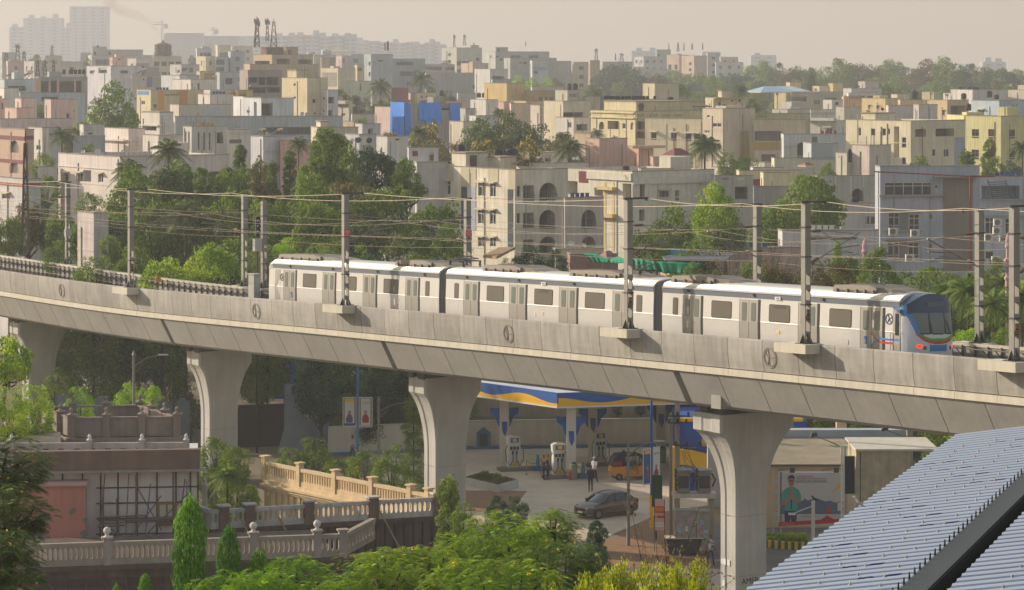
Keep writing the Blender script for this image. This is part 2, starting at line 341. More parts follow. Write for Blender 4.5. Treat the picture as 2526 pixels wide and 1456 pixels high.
# ================================================================ MASTS, BRACKETS AND WIRES
def mast(s,t,label,H=6.5,solid=.5,side=1,pedestal=True,box=None,plate=None,arm=True,br=True):
 d,n = frame(s); base = VW(s,t,.02)
 g = 'masts on the camera side of the viaduct' if side > 0 else 'masts on the far side of the viaduct'
 o = thing('catenary_mast',label,'mast',base,0,g); n = n*side
 mb = MB(); w,dp,th = .34,.30,.05
 for a in (-1,1):                       # two flanges facing along the wall, web between
  mb.cb(n*a*(w/2-th/2)+Vector((0,0,H/2)),n*th,d*dp,(0,0,H))
 mb.cb((0,0,H*(1-solid/2)),n*(w-2*th),d*.03+d*.0,(0,0,H*solid))
 for sg in (-1,1):
  z = .45
  while z < H*(1-solid): mb.cb(d*sg*(dp/2-.015)+Vector((0,0,z)),n*(w-2*th),d*.03,(0,0,.24)); z += .72
  mb.cb(d*sg*(dp/2-.015)+Vector((0,0,H*(1-solid/2))),n*(w-2*th),d*.02,(0,0,H*solid))
 mb.build('post',steel if side > 0 else steel,o)
 mb = MB(); mb.cb((0,0,.02),n*.8,d*.62,(0,0,.05))
 for a,b in ((1,0),(-1,0),(0,1),(0,-1)):
  v = n*a+d*b; mb.prism([v*.16+Vector((0,0,.04)),v*.38+Vector((0,0,.04)),v*.16+Vector((0,0,.5))],(v.cross(Vector((0,0,1))))*.03)
 mb.build('base_plate',steel_d,o)
 for z in (H*.83,H*.62,H*.28): mb = MB(); mb.cb((0,0,z),n*(w+.07),d*(dp+.07),(0,0,.06)); mb.build('clamp_band',steel_d,o)
 if arm:
  mb = MB(); mb.cb(n*.45+Vector((0,0,H+.05)),n*1.5,d*.12,(0,0,.1)); mb.cb(n*1.1+Vector((0,0,H)),n*.12,d*.12,(0,0,.18)); mb.build('top_arm',steel_d,o)
 if br:
  tb = MB(); r = .035; tip = n*3.3+Vector((0,0,5.05))
  tb.tube(n*.45+Vector((0,0,3.75)),tip,r); tb.tube(n*1.7+Vector((0,0,4.32)),n*3.25+Vector((0,0,4.45)),r)
  tb.tube(n*.9+Vector((0,0,5.2)),n*2.9+Vector((0,0,5.0)),.022); tb.tube(n*.9+Vector((0,0,5.2)),n*2.1+Vector((0,0,4.5)),.02)
  tb.ptube([n*2.0+Vector((0,0,4.15)),n*2.5+Vector((0,0,4.2)),n*2.9+Vector((0,0,3.98)),n*3.2+Vector((0,0,4.05))],.022)
  tb.tube(n*1.0+Vector((0,0,4.05)),n*2.9+Vector((0,0,4.12)),.02)
  cbk = tb.build('cantilever_bracket',steel,o)
  for z0,z1 in ((3.7,3.92),(5.25,5.2)):
   p0,p1 = n*.16+Vector((0,0,z0-.06)),n*.95+Vector((0,0,z1))
   if z0 < 4: p1 = n*.75+Vector((0,0,3.95))
   mb = MB(); mb.tube(p0,p1,.03)
   for k in range(6): q = p0.lerp(p1,.35+k*.1); e = (p1-p0).normalized()*.02; mb.tube(q-e,q+e,.075,8)
   mb.build('insulator',M('brown_insulator',(112,92,78),.35,var=.05),o)
 if plate == 'red':
  mb = MB(); mb.cb(d*(dp/2+.03)+n*.02+Vector((0,0,4.25)),n*.42,d*.015,(0,0,.42)); pl = mb.build('danger_plate',M('danger_red',(196,60,62),.6,var=.05),o)
  mb = MB()
  for k,ww in enumerate((.22,.34,.3,.2,.3)): mb.cb(d*(dp/2+.045)+n*.02+Vector((0,0,4.4-k*.075)),n*ww,d*.004,(0,0,.022))
  mb.build('lettering',MATS['white_paint'],pl)
 if plate == 'num':
  q = d*(dp/2+.02)+Vector((0,0,1.35))
  mb = MB(); mb.cb(q,n*.2,d*.01,(0,0,.5)); pl = mb.build('number_plate',M('number_plate_black',(50,44,36),.6),o)
  for k,txt in enumerate(('22','51')): text_mesh(txt,.22,'number',M('number_orange',(226,150,30),.6),pl,basis(q+d*.008+Vector((0,0,.12-.24*k)),n*side,Vector((0,0,1)),d),.002)
 if box:
  mb = MB(); mb.cb(-d*.1+n*(.42)*(-1 if box == 2 else .2)+d*(dp/2+.16)+Vector((0,0,box[1])),n*.45,d*.3,(0,0,box[2])); mb.build('junction_box',M('junction_box_grey',(176,176,170),.6,var=.08),o)
 if pedestal:
  mb = MB(); d2,n2 = frame(s)
  a0,a1,t0,t1 = -1.55,.75,-.9,-.03
  if side < 0: t0,t1 = 8.87,9.5
  mb.rings([[VW(s+a0,t0,-.42),VW(s+a0,t1,-.42),VW(s+a0,t1,.015),VW(s+a0,t0,.015)],[VW(s+a1,t0,-.42),VW(s+a1,t1,-.42),VW(s+a1,t1,.015),VW(s+a1,t0,.015)]])
  mb.rings([[VW(s+a0+.1,t1-.01,.005),VW(s+a0+.1,t1+.3*side,.005),VW(s+a0+.1,t1+.3*side,.03),VW(s+a0+.1,t1-.01,.03)],[VW(s+a1-.1,t1-.01,.005),VW(s+a1-.1,t1+.3*side,.005),VW(s+a1-.1,t1+.3*side,.03),VW(s+a1-.1,t1-.01,.03)]])
  VP(mb.build('mast_plinth',conc_edge))
 return o
NM = [(-52,None),(323,'num'),(852,'red'),(1550,'num'),(1988,'num'),(2502,'num')]
nl = ['near mast on the leftmost plinth, by the yellow disc marker','near mast with red danger plate, in front of the first train car','near mast in front of the gap end of the second car',
      'near mast in front of the third car, left of the cab','near mast with slotted steel post at the far right edge, right of the cab']
nms = []
for i,(x,pl) in enumerate(NM):
 s = s_at(x,-.25); nms.append(s)
 if i: mast(s,-.25,nl[i-1],plate=pl,solid=.48 if i > 1 else .62)
 else: mast(s,-.25,'near mast',arm=True) if False else None
FMX = [167,603,651,1153,1868,2416]
fl_ = ['far side mast with a grey box, at the left edge of the viaduct','far side mast left of the signal, in front of the trees','short far side post carrying the signal, just left of the train',
       'far side mast with red danger plate behind the first car joint','far side mast rising behind the third car','far side mast to the right of the train cab']
fms = []
for i,x in enumerate(FMX):
 s = s_at(x,9.05); fms.append(s)
 mast(s,9.05,fl_[i],side=-1,H=6.3 if i != 2 else 5.9,plate='red' if i == 3 else None,arm=(i != 2),br=(i != 2),box=(0,2.4,.55) if i == 0 else None)
# signal with its box on the short post
s = fms[2]; d,n = frame(s); o = thing('track_signal','black track signal head with grey box clamped to the short post left of the train','signal',VW(s,8.55,.0))
mb = MB(); mb.cb((0,0,4.2),n*.3,d*.2,(0,0,1.3))
mb.build('signal_head',M('signal_black',(38,36,38),.6),o)
mb = MB()
for k in range(3): mb.tube(Vector((0,0,3.85+k*.36))+d*.1,Vector((0,0,3.85+k*.36))+d*.32,.12,10)
mb.build('signal_hood',MATS['signal_black'],o)
mb = MB(); mb.cb((0,0,2.95),n*.55,d*.35,(0,0,.85)); mb.build('relay_box',MATS['junction_box_grey'],o)
mb = MB(); mb.tube((0,0,-1.4),(0,0,3.6),.06); mb.build('stem',steel_d,o)
o = thing('equipment_cabinet','grey equipment cabinet by the rear end of the train','cabinet',VW(s+.6,8.0,-1.45)); mb = MB(); mb.cb((0,0,1.2),n*.5,d*.8,(0,0,2.4)); mb.build('cabinet_body',M('cabinet_grey',(166,166,160),.6,var=.1),o)
mb = MB(); mb.cb(d*.41+Vector((0,0,1.9)),n*.3,d*.02,(0,0,.6)); mb.build('cabinet_door',MATS['junction_box_grey'],o)
mb = MB(); mb.cb(Vector((0,0,2.44)),n*.62,d*.92,(0,0,.06)); mb.build('cabinet_lid',MATS['junction_box_grey'],o)
# stay rod on the far side
o = thing('stay_rod','thin slanting stay rod anchored on the far parapet at the far left','stay',VW(s_at(138,9.0),9.0,0)); dd = VW(fms[0],9.05,3.6)-Vector(o.location)
mb = MB(); mb.tube((0,0,0),dd,.025,5); mb.build('rod',steel,o); mb = MB(); mb.cb((0,0,.02),d*.8,n*.4,(0,0,.1)); mb.build('anchor_plate',steel_d,o)
# yellow marker disc
s = s_at(390,8.0); o = thing('marker_disc','round yellow marker disc with a black 7 on the trackside','sign',VW(s,8.0,-1.45)); d,n = frame(s)
mb = MB(); mb.tube((0,0,0),(0,0,1.2),.03); mb.build('stem',steel_d,o)
mb = MB(); mb.tube(Vector((0,0,1.35)),Vector((0,0,1.35))+d*.03,.24,20); mb.build('disc',M('marker_yellow',(222,160,34),.6),o)
text_mesh('7',.36,'numeral',M('black_paint',(30,30,30),.6),o,basis(Vector((0,0,1.35))+d*.036,n,Vector((0,0,1)),d),.002)
# wires
wire_m = M('wire_copper',(190,176,156),.6,.2,var=.05); wire_d = M('wire_dark',(120,108,96),.5,.5,var=.05)
def wire(label,t,h,sups,sag,r=.02,mat=wire_d,h2=None):
 mb = MB()
 for k,(a,b) in enumerate(zip(sups[:-1],sups[1:])):
  pts = []
  for i in range(9):
   q = i/8; tt = t[k % 2]*(1-q)+t[(k+1) % 2]*q if isinstance(t,tuple) else t
   pts.append(VW(a+(b-a)*q,tt,h-sag*4*q*(1-q)))
  mb.ptube(pts,r,4)
 return tag(mb.build('overhead_wire',mat),label,'wire','overhead wires of the metro line')
na = [S0]+nms[1:]+[S1]; fa = [S0]+[fms[0],fms[1],fms[3],fms[4],fms[5]]+[S1]
wire('bright top wire strung over the tips of the near masts',.9,6.6,na,.3,.018,wire_m)
wire('bright top wire strung over the tips of the far masts',8.0,6.4,fa,.32,.018,wire_m)
wire('messenger wire above the near track',(2.5,2.9),5.05,na,.5,.014)
wire('contact wire above the near track',(2.6,2.85),4.0,na,.04,.014)
wire('messenger wire above the far track',(6.4,6.8),5.0,fa,.5,.014)
wire('contact wire above the far track',(6.45,6.75),3.95,fa,.04,.014)
wire('thin feeder wire behind the far masts',9.2,5.1,fa,.25,.012)
wire('lower feeder wire behind the far masts',9.2,3.4,fa,.2,.012)
mb = MB()
for sups,tn,h1,sg in ((na,2.7,5.05,.5),(fa,6.6,5.0,.5)):
 for a,b in zip(sups[:-1],sups[1:]):
  m_ = max(3,int((b-a)/3.5))
  for i in range(1,m_):
   q = i/m_; s = a+(b-a)*q; mb.tube(VW(s,tn,h1-sg*4*q*(1-q)),VW(s,tn,3.98),.009,3)
tag(mb.build('dropper_wires',wire_d),'fine vertical droppers between messenger and contact wires','wire',None)
# ================================================================ METRO TRAIN
ss_body = M('brushed_stainless',(216,214,211),.33,.4,var=.05,scale=1.5,bump=.12)
ss_roof = M('ribbed_stainless_roof',(180,178,174),.42,.5,var=.06,scale=1.5)
gutter_m = M('gutter_blue_grey',(138,146,156),.4,.5,var=.05)
door_m = M('door_grey_metal',(160,158,152),.42,.6,var=.04)
glass_m = M('train_window_glass',(112,106,96),.12,0,var=.06,spec=.6)
glass_d = M('door_glass',(118,124,116),.12,0,var=.04,spec=.6)
black_m = M('rubber_black',(40,38,38),.7,var=.05)
bellow_m = M('bellows_grey',(124,124,124),.75,var=.08)
ac_m = M('ac_unit_beige_grey',(136,128,118),.6,.2,var=.1,scale=2)
ac_d = M('ac_unit_dark_grille',(96,88,78),.7,var=.1)
tr = thing('metro_train','three car silver metro train with blue and white cab running on the viaduct','train',tuple(VW(48,2.7,-1.14)))
TC = 2.75                                         # track centre offset
def TPt(s,y,h):                                 # y: towards the camera side positive
 return VW(s,TC-y,h)
def TB(mb,name,mats,parent=None,smooth=False):
 o = mb.build(name,mats,None,smooth)
 if parent is None: o.parent = tr; o.matrix_parent_inverse = Matrix.Translation(-tr.location)
 else: o.parent = parent; o.matrix_parent_inverse = Matrix.Identity(4)
 return o
def side_y(h):
 return 1.40+(h+.5)*.01 if h < .72 else 1.412-(h-.72)*.035
SIDE = [(-.62,1.39),(-.5,1.40),(.70,1.412),(.74,1.418),(.78,1.411),(1.86,1.372)]
def body_prof():
 near = [(y,h) for h,y in SIDE]+[(1.385,1.87),(1.41,2.08),(1.43,2.12),(1.36,2.19)]
 roof = []
 for i in range(1,36):
  a = math.pi/2*(i/35)*.98; r = 1.34*math.cos(a); z = 2.19+.35*math.sin(a)+(.035 if i % 3 == 0 else 0); roof.append((r,z))
 half = near+roof
 return [(y,h) for y,h in half]+[(-y,h) for y,h in half[::-1]]
BP = body_prof(); nn_side = len(SIDE)
def carbox(x0,x1,feats,cab=None):
 s0,s1 = s_at(x0,TC-1.42,0),s_at(x1,TC-1.42,0)
 rings = [[TPt(s,y,h) for y,h in BP] for s in srange(s0,s1,2.5)]
 mb = MB(); mb.rings(rings)
 n = len(BP)
 for k in range(len(mb.f)):
  j = k % n
  if k < (len(rings)-1)*n:
   if j in (nn_side-1,nn_side,nn_side+1,n-nn_side-1,n-nn_side-2,n-nn_side-3) : mb.m[k] = 1
   elif nn_side+1 < j < n-nn_side-3: mb.m[k] = 2
 body = TB(mb,'car_body',[ss_body,gutter_m,ss_roof])
 S = lambda x: s_at(x,TC-1.42,.6)
 def panel(mb,a,b,h0,h1,out=.02,rnd=0):
  """flush panel on the camera side; rounded corners if rnd"""
  pts = []
  if rnd:
   for ca,ch,a0 in ((b-rnd,h1-rnd,0),(a+rnd,h1-rnd,90),(a+rnd,h0+rnd,180),(b-rnd,h0+rnd,270)):
    for k in range(4):
     A = R(a0+30*k); pts.append((ca+rnd*math.cos(A),ch+rnd*math.sin(A)))
  else: pts = [(a,h0),(b,h0),(b,.72),(b,h1),(a,h1),(a,.72)] if h0 < .7 < h1 else [(a,h0),(b,h0),(b,h1),(a,h1)]
  if not rnd and h0 < .7 < h1:
   for lo,hi in ((h0,.72),(.72,h1)):
    q = [TPt(s,side_y(h)+out,h) for s,h in ((a,lo),(b,lo),(b,hi),(a,hi))]; r = [TPt(s,side_y(h)-.03,h) for s,h in ((a,lo),(b,lo),(b,hi),(a,hi))]
    mb.rings([r,q])
  else: mb.rings([[TPt(s,side_y(h)-.03,h) for s,h in pts],[TPt(s,side_y(h)+out,h) for s,h in pts]])
 for kind,a,b in feats:
  sa,sb = S(a),S(b)
  if kind == 'w':
   m = MB(); panel(m,sa-.03,sb+.03,.80,1.64,.012,.09); fr = TB(m,'window',black_m,body); m = MB(); panel(m,sa,sb,.83,1.61,.018,.08); TB(m,'window_glass',glass_m,body)
  if kind == 'n':
   m = MB(); panel(m,sa,sb,.80,1.66,.016,.07); TB(m,'window',glass_m,body)
  if kind == 'd':
   mid = (sa+sb)/2
   for p,q in ((sa,mid-.012),(mid+.012,sb)):
    m = MB(); panel(m,p,q,-.42,1.80,.012); TB(m,'door',door_m,body)
    m = MB(); e = (q-p)*.26; panel(m,p+e,q-e*.9,.76,1.66,.024,.07); TB(m,'door_window',glass_d,body)
   m = MB(); panel(m,mid-.012,mid+.012,-.42,1.80,.005); panel(m,sb,sb+.17,-.44,1.82,.014); panel(m,sa-.03,sa,-.42,1.82,.01); TB(m,'door_seal_and_shade',black_m,body)  # thin seals, and a wide black strip painted for the shade beside the door
 # lifting lugs on the gutter
 m = MB(); k = s0+2.2
 while k < s1-.5: m.cb(TPt(k,1.44,2.03),frame(k)[0]*.14,frame(k)[1]*.06,(0,0,.14)); k += 5.2
 TB(m,'gutter_lug',steel_d,body)
 m = MB()
 for h in (-.62,): m.rings([[TPt(s,y,hh) for y,hh in ((1.3,-1.0),(1.3,-.6),(-1.3,-.6),(-1.3,-1.0))] for s in (s0+.3,s1-.3)])
 for q in (s0+2.6,s0+4.8,s1-4.8,s1-2.6):
  for y in (.75,-.75): m.tube(TPt(q,y-.06,-.72),TPt(q,y+.06,-.72),.42,16)
 TB(m,'underframe',black_m,body)
 return body,s0,s1
def acunit(body,xa,xb):
 sa,sb = s_at(xa,TC-.6,2.5),s_at(xb,TC-.6,2.5); d,n = frame(sa); L_ = sb-sa
 m = MB(); pr = lambda s,k,z: [TPt(s,1.12*k,z-.3),TPt(s,1.0*k,z),TPt(s,-1.0*k,z),TPt(s,-1.12*k,z-.3)]
 rr = []
 for q,z,k in ((-.0,2.34,1),(.04,2.74,1),(.5,2.80,1),(.86,2.80,1),(1.0,2.70,.98)):
  s = sa+L_*q; rr.append([TPt(s,1.1*k,2.22),TPt(s,1.06*k,z-.03),TPt(s,.98*k,z),TPt(s,-.98*k,z),TPt(s,-1.06*k,z-.03),TPt(s,-1.1*k,2.22)])
 m.rings(rr)
 rr = []
 for q,z,k in ((1.0,2.70,.98),(1.25,2.66,.8),(1.5,2.54,.5)):
  s = sa+L_*q; rr.append([TPt(s,.98*k,2.4),TPt(s,.95*k,z),TPt(s,-.95*k,z),TPt(s,-.98*k,2.4)])
 m.rings(rr)
 for q in (.1,.34,.55,.74,.93):
  s = sa+L_*q; m.ob(TPt(s,1.16,2.16),d*.12,n*.25,(0,0,.42)); m.ob(TPt(s-.05,1.2,2.14),d*.22,n*.1,(0,0,.09))
 TB(m,'roof_unit',ac_m,body); m = MB()
 for q in (.3,.48,.66):
  s = sa+L_*q; m.cb(TPt(s+.22,.35,2.72),d*.5,n*.8,(0,0,.19))
 for q in (.18,.42,.62,.8):
  for z in (2.32,2.38,2.44,2.50): m.ob(TPt(sa+L_*q,1.11,z),d*.45,n*.1,(0,0,.025))
 TB(m,'roof_unit_grille',ac_d,body)
f1 = [('d',699,728),('w',747,779),('d',795.5,825),('w',845,878),('d',895,926),('w',946,981),('d',1000,1031),('n',1048.5,1058.5)]
f2 = [('n',1120,1130.5),('d',1143.5,1178.5),('w',1200.6,1241.5),('d',1256,1295.5),('w',1318,1362),('d',1379,1421),('w',1443,1490),('d',1511,1556),('n',1569,1583)]
f3 = [('n',1659,1671.5),('d',1684,1728),('w',1755,1803),('d',1824,1869),('w',1897,1947),('d',1969,2015),('w',2046,2099),('d',2122,2176)]
b1,a0,a1 = carbox(672,1082,f1); b2,c0,c1 = carbox(1099,1611,f2); b3,e0,e1 = carbox(1633,2218,f3)
acunit(b1,701,806); acunit(b1,990,1080); acunit(b2,1206,1300); acunit(b2,1420,1545); acunit(b3,1672,1778); acunit(b3,2072,2180)
for p,q in ((a1,c0),(c1,e0)):
 m = MB(); rr = []; N_ = 14
 for i in range(N_+1):
  k = .96 if i % 2 else .90; s = p-.05+(q-p+.1)*i/N_
  rr.append([TPt(s,y*k,h if h < 0 else h*k+.02) for y,h in BP[::3]])
 m.rings(rr); TB(m,'bellows',bellow_m)
# rounded rear end of the first car
m = MB(); rr = []
for q,k in ((0,1),(.25,.985),(.5,.95),(.7,.88),(.8,.78)): rr.append([TPt(a0-q*1.1,y*k,h if h < 1 else 1+(h-1)*(1-.25*q)) for y,h in BP])
m.rings(rr); TB(m,'rear_cab',ss_body,b1)
m = MB(); m.rings([[TPt(a0+.3,side_y(h)-.03,h) for h in (-.42,.72,1.8)]+[TPt(a0+.95,side_y(h)-.03,h) for h in (1.8,.72,-.42)],[TPt(a0+.3,side_y(h)+.012,h) for h in (-.42,.72,1.8)]+[TPt(a0+.95,side_y(h)+.012,h) for h in (1.8,.72,-.42)]]); TB(m,'cab_door',door_m,b1)
# emblem discs, accessibility sign, vents
def disc_logo(body,x,h,r,col):
 s = s_at(x,TC-1.44,h); m = MB(); N_ = 20
 for ra,rb in ((r,r*.8),):
  rr = []
  for i in range(N_+1):
   A = 2*math.pi*i/N_; rr.append([TPt(s+q*math.cos(A),side_y(h+q*math.sin(A))+o_,h+q*math.sin(A)) for q,o_ in ((ra,.02),(rb,.02),(rb,-.01),(ra,-.01))])
  m.rings(rr)
 for pl in ([(-.3,.8),(0,.1),(-.4,-.7)],[(0,.1),(.7,.3)],[(0,.1),(.4,-.6)]):
  m.ptube([TPt(s+a*r*.9,side_y(h)+.015,h+b*r*.9) for a,b in pl],r*.07,4)
 TB(m,'round_emblem',M(col[0],col[1],.5),body)
disc_logo(b3,2191.5,1.33,.26,('emblem_navy',(70,78,120))); disc_logo(b1,695,1.33,.24,('emblem_grey',(96,96,100)))
def plate(body,x,h,w,hh,name,mat,out=.02):
 s = s_at(x,TC-1.44,h); m = MB(); m.rings([[TPt(s-w/2,side_y(h)+o_,h-hh/2),TPt(s+w/2,side_y(h)+o_,h-hh/2),TPt(s+w/2,side_y(h)+o_,h+hh/2),TPt(s-w/2,side_y(h)+o_,h+hh/2)] for o_ in (-.01,out)]); return TB(m,name,mat,body)
blu = M('sign_blue',(44,96,170),.5); wht = M('decal_white',(232,230,226),.5)
for body,x in ((b3,2134),(b1,718.5)):
 plate(body,x,.30,.2,.34,'access_sign',blu,.022); s = s_at(x,TC-1.44,.3); m = MB()
 yy = lambda h: side_y(h)+.028
 m.ptube([TPt(s,yy(.4),.42),TPt(s-.01,yy(.3),.28),TPt(s+.05,yy(.3),.27),TPt(s+.07,yy(.2),.19)],.013,4)
 m.ptube([TPt(s+.055*math.cos(R(a))-.01,yy(.23),.235+.06*math.sin(R(a))) for a in range(100,390,30)],.011,4); TB(m,'wheelchair_symbol',wht,body)
for x in (1337,): plate(b2,x,.33,.24,.16,'vent_plate',M('vent_plate_cream',(206,196,160),.6))
plate(b3,1918,.33,.26,.16,'vent_plate',M('vent_plate_yellow',(226,196,120),.6)); plate(b2,1319,.26,.1,.2,'inspection_hatch',wht); plate(b3,2090,.12,.1,.2,'inspection_hatch',M('hatch_grey',(190,188,180),.5))
for body,x in ((b2,1340),(b3,1918)): plate(body,x,1.93,.42,.15,'car_number',wht,.07); s = s_at(x,TC-1.44,1.93); text_mesh('110',.15,'number',M('numeral_grey',(110,112,118),.5),None,basis(TPt(s,side_y(1.93)+.08,1.93),frame(s)[0],Vector((0,0,1)),-frame(s)[1]),.002).parent = body
for body,x in ((b2,1340),(b3,1922)):   # lit destination strip at the top of a window
 plate(body,x,1.53,.9,.13,'destination_strip',M('strip_dark',(92,92,92),.3),.024)
# ---- the cab
NS = e1
def cab_fwd(y,h):   # how far the nose reaches ahead of the side wall's end
 u = min(1,abs(y)/1.43); z = (h-.1)/2.4
 f = 1.05-(.36*max(0,z)**2.0)-.12*max(0,-z*2)
 return max(0.02,f*(1-.93*u**5)+.0)
def cab_top(y): return 2.52-.62*(abs(y)/1.43)**2.6
white_c = M('cab_white',(205,210,218),.3,0,var=.03,spec=.5); blue_d = M('cab_dark_blue',(40,62,92),.25,0,var=.03,spec=.6); blue_l = M('cab_sky_blue',(66,132,196),.3,0,var=.03,spec=.5)
red_c = M('stripe_red',(206,62,52),.35,var=.02); green_c = M('stripe_green',(88,164,60),.35,var=.02); wind = M('windscreen_glass',(92,108,116),.06,0,var=.03,spec=.7); wmid = M('cab_black',(36,44,50),.2,var=.02,spec=.6)
lampoff = M('lamp_dark',(110,112,118),.2)
tail = M('tail_lamp_red',(255,44,34),.3,emit=1.6)
def region(y,h):
 a = abs(y)
 if h < -.33 and a < .95: return 'pocket'
 if (a-.98)**2+(h-.17)**2 < .10**2: return 'tail'
 if (a-.76)**2+(h-.09)**2 < .095**2: return 'lamp'
 arc = .27+.47*(a/1.15)**3.2          # bottom of the red band
 w = .93+.26*(h-.7)
 if h > .70 and h < 1.66 and a < w:
  if a > .42 and a < .5 or h < .76: return 'black'
  return 'wind'
 if h > .7: return 'dark' if h > 1.6 and a < 1.3 else ('blue' if a < w+.16 or h > 1.5 else 'white')
 if h < .74 and a < 1.2:
  if h > arc+.24 and a < .95: return 'white'
  if h > arc+.12: return 'green' if a < 1.0 else 'red'
  if h > arc: return 'red'
 if a < .5 and -.06 < h < .24: return 'blue'
 if h > .7: return 'blue'
 return 'white'
regs = {}
NY,NH = 84,96
def cp(i,j):
 y = -1.43+2.86*i/NY; top = cab_top(y); h = -.62+(top+.62)*j/NH; yy = y
 lim = side_y(max(-.5,min(h,1.86))) ; yy = max(-lim,min(lim,y)); return y,h,TPt(NS+cab_fwd(y,h),yy,h)
grid = [[cp(i,j) for j in range(NH+1)] for i in range(NY+1)]
for i in range(NY):
 for j in range(NH):
  q = [grid[i][j],grid[i+1][j],grid[i+1][j+1],grid[i][j+1]]; y = sum(a[0] for a in q)/4; h = sum(a[1] for a in q)/4
  regs.setdefault(region(y,h),MB()).quad(*[a[2] for a in q][::-1])
nm = {'pocket': ('coupler_pocket',black_m),'tail': ('tail_lamp',tail),'lamp': ('headlight',lampoff),'wind': ('windscreen',wind),'black': ('windscreen_pillar',wmid),'dark': ('cab_crown',blue_d),'white': ('cab_front',white_c),'green': ('green_band',green_c),'red': ('red_band',red_c),'blue': ('blue_panel',blue_l)}
for k,mbb in regs.items():
 if k in ('tail','lamp'):
  for sg in (-1,1):
   m = MB()
   for f in mbb.f:
    cc = sum((Vector(mbb.v[i]) for i in f),Vector())/4
    if (cc-TPt(NS+.5,0,0)).dot(-frame(NS)[1])*sg > 0: m.quad(*[mbb.v[i] for i in f])
   TB(m,nm[k][0],nm[k][1],b3)
 else: TB(mbb,nm[k][0],nm[k][1],b3,True)
# closing top and sides between roof and nose
m = MB(); m.mi = 0
for i in range(NY):
 a,b = grid[i][NH],grid[i+1][NH]
 m.quad(a[2],b[2],TPt(NS-.02,max(-1.36,min(1.36,b[0])),max(2.1,b[1])),TPt(NS-.02,max(-1.36,min(1.36,a[0])),max(2.1,a[1])))
TB(m,'cab_crown',blue_d,b3,True)
m = MB()
for i in (0,NY):
 for j in range(NH):
  a,b = grid[i][j],grid[i][j+1]; y = 1 if i else -1
  m.quad(a[2],b[2],TPt(NS-.01,y*side_y(max(-.5,min(b[1],1.86))),b[1]),TPt(NS-.01,y*side_y(max(-.5,min(a[1],1.86))),a[1]))
TB(m,'cab_cheek',white_c,b3)
m = MB()     # blue shoulder of the cab side, between door and nose
sd_ = NS-.55
m.rings([[TPt(NS+a_,side_y(h)+o_,h) for a_,h in ((-.5,1.86),(.02,1.86),(.02,1.0),(-.12,1.45))] for o_ in (-.02,.012)])
TB(m,'blue_panel',blue_l,b3)
m = MB()
for h,mi in ((.40,0),(.24,1)):
 m.mi = mi; m.rings([[TPt(s,side_y(h)+.016,h-.045),TPt(s,side_y(h)+.016,h+.045),TPt(s,side_y(h)-.01,h+.045),TPt(s,side_y(h)-.01,h-.045)] for s in (NS-1.25,NS-.6,NS)])
for pts,mi in (([(-1.9,.62),(-1.75,.5),(-1.5,.3),(-1.25,.24)],1),([(-1.9,0.05),(-1.75,.2),(-1.5,.36),(-1.25,.4)],0),([(-1.85,.7),(-1.8,.4),(-1.85,0)],2)):
 m.mi = mi; m.rings([[TPt(NS+a,side_y(h)+.016,h-.04),TPt(NS+a,side_y(h)+.016,h+.04),TPt(NS+a,side_y(h)-.01,h+.04),TPt(NS+a,side_y(h)-.01,h-.04)] for a,h in pts])
TB(m,'side_stripes',[blue_l,red_c,green_c],b3)
sa,sb = s_at(2201,TC-1.44,.6),s_at(2220,TC-1.44,.6)
m = MB(); m.rings([[TPt(sa,side_y(h)+o_,h) for h in (-.42,.2,1.74)]+[TPt(sb,side_y(h)+o_,h) for h in (1.74,.2,-.42)] for o_ in (-.02,.02)]); TB(m,'cab_door',door_m,b3)
m = MB(); m.rings([[TPt(sa+.18,side_y(h)+o_,h) for h in (.62,1.6)]+[TPt(sb-.12,side_y(h)+o_,h) for h in (1.6,.62)] for o_ in (-.02,.03)]); TB(m,'door_window',wmid,b3)
m = MB()
for s in (sa-.06,sb+.06): m.ptube([TPt(s,side_y(0)+.01,-.25),TPt(s,side_y(0)+.08,-.2),TPt(s,side_y(0)+.08,.7),TPt(s,side_y(0)+.01,.75)],.018,5)
TB(m,'grab_rail',steel,b3)
m = MB(); m.cb(TPt(NS+1.0,0,-.45),frame(NS)[1]*.5,frame(NS)[0]*.9,(0,0,.22)); m.tube(TPt(NS+1.1,0,-.42),TPt(NS+1.75,0,-.42),.12,10); TB(m,'coupler',steel_d,b3)
m = MB()
for y in (.35,-.75): m.ptube([TPt(NS+cab_fwd(y,.74)+.03,y,.74),TPt(NS+cab_fwd(y*.9+.15,1.3)+.04,y*.9+.15,1.3)],.018,4)
TB(m,'wiper',black_m,b3)
m = MB(); m.cb(TPt(NS+.05,1.46,1.72),frame(NS)[0]*.22,frame(NS)[1]*.12,(0,0,.16)); TB(m,'side_lamp',lampoff,b3)
m = MB(); dd,nn_ = frame(NS); q = cab_fwd(0,2.05)
m.cb(TPt(NS+q+.02,.0,2.05),nn_*1.0,dd*.06,(0,0,.2)); TB(m,'destination_display',M('display_grey',(104,112,128),.3,var=.02),b3)
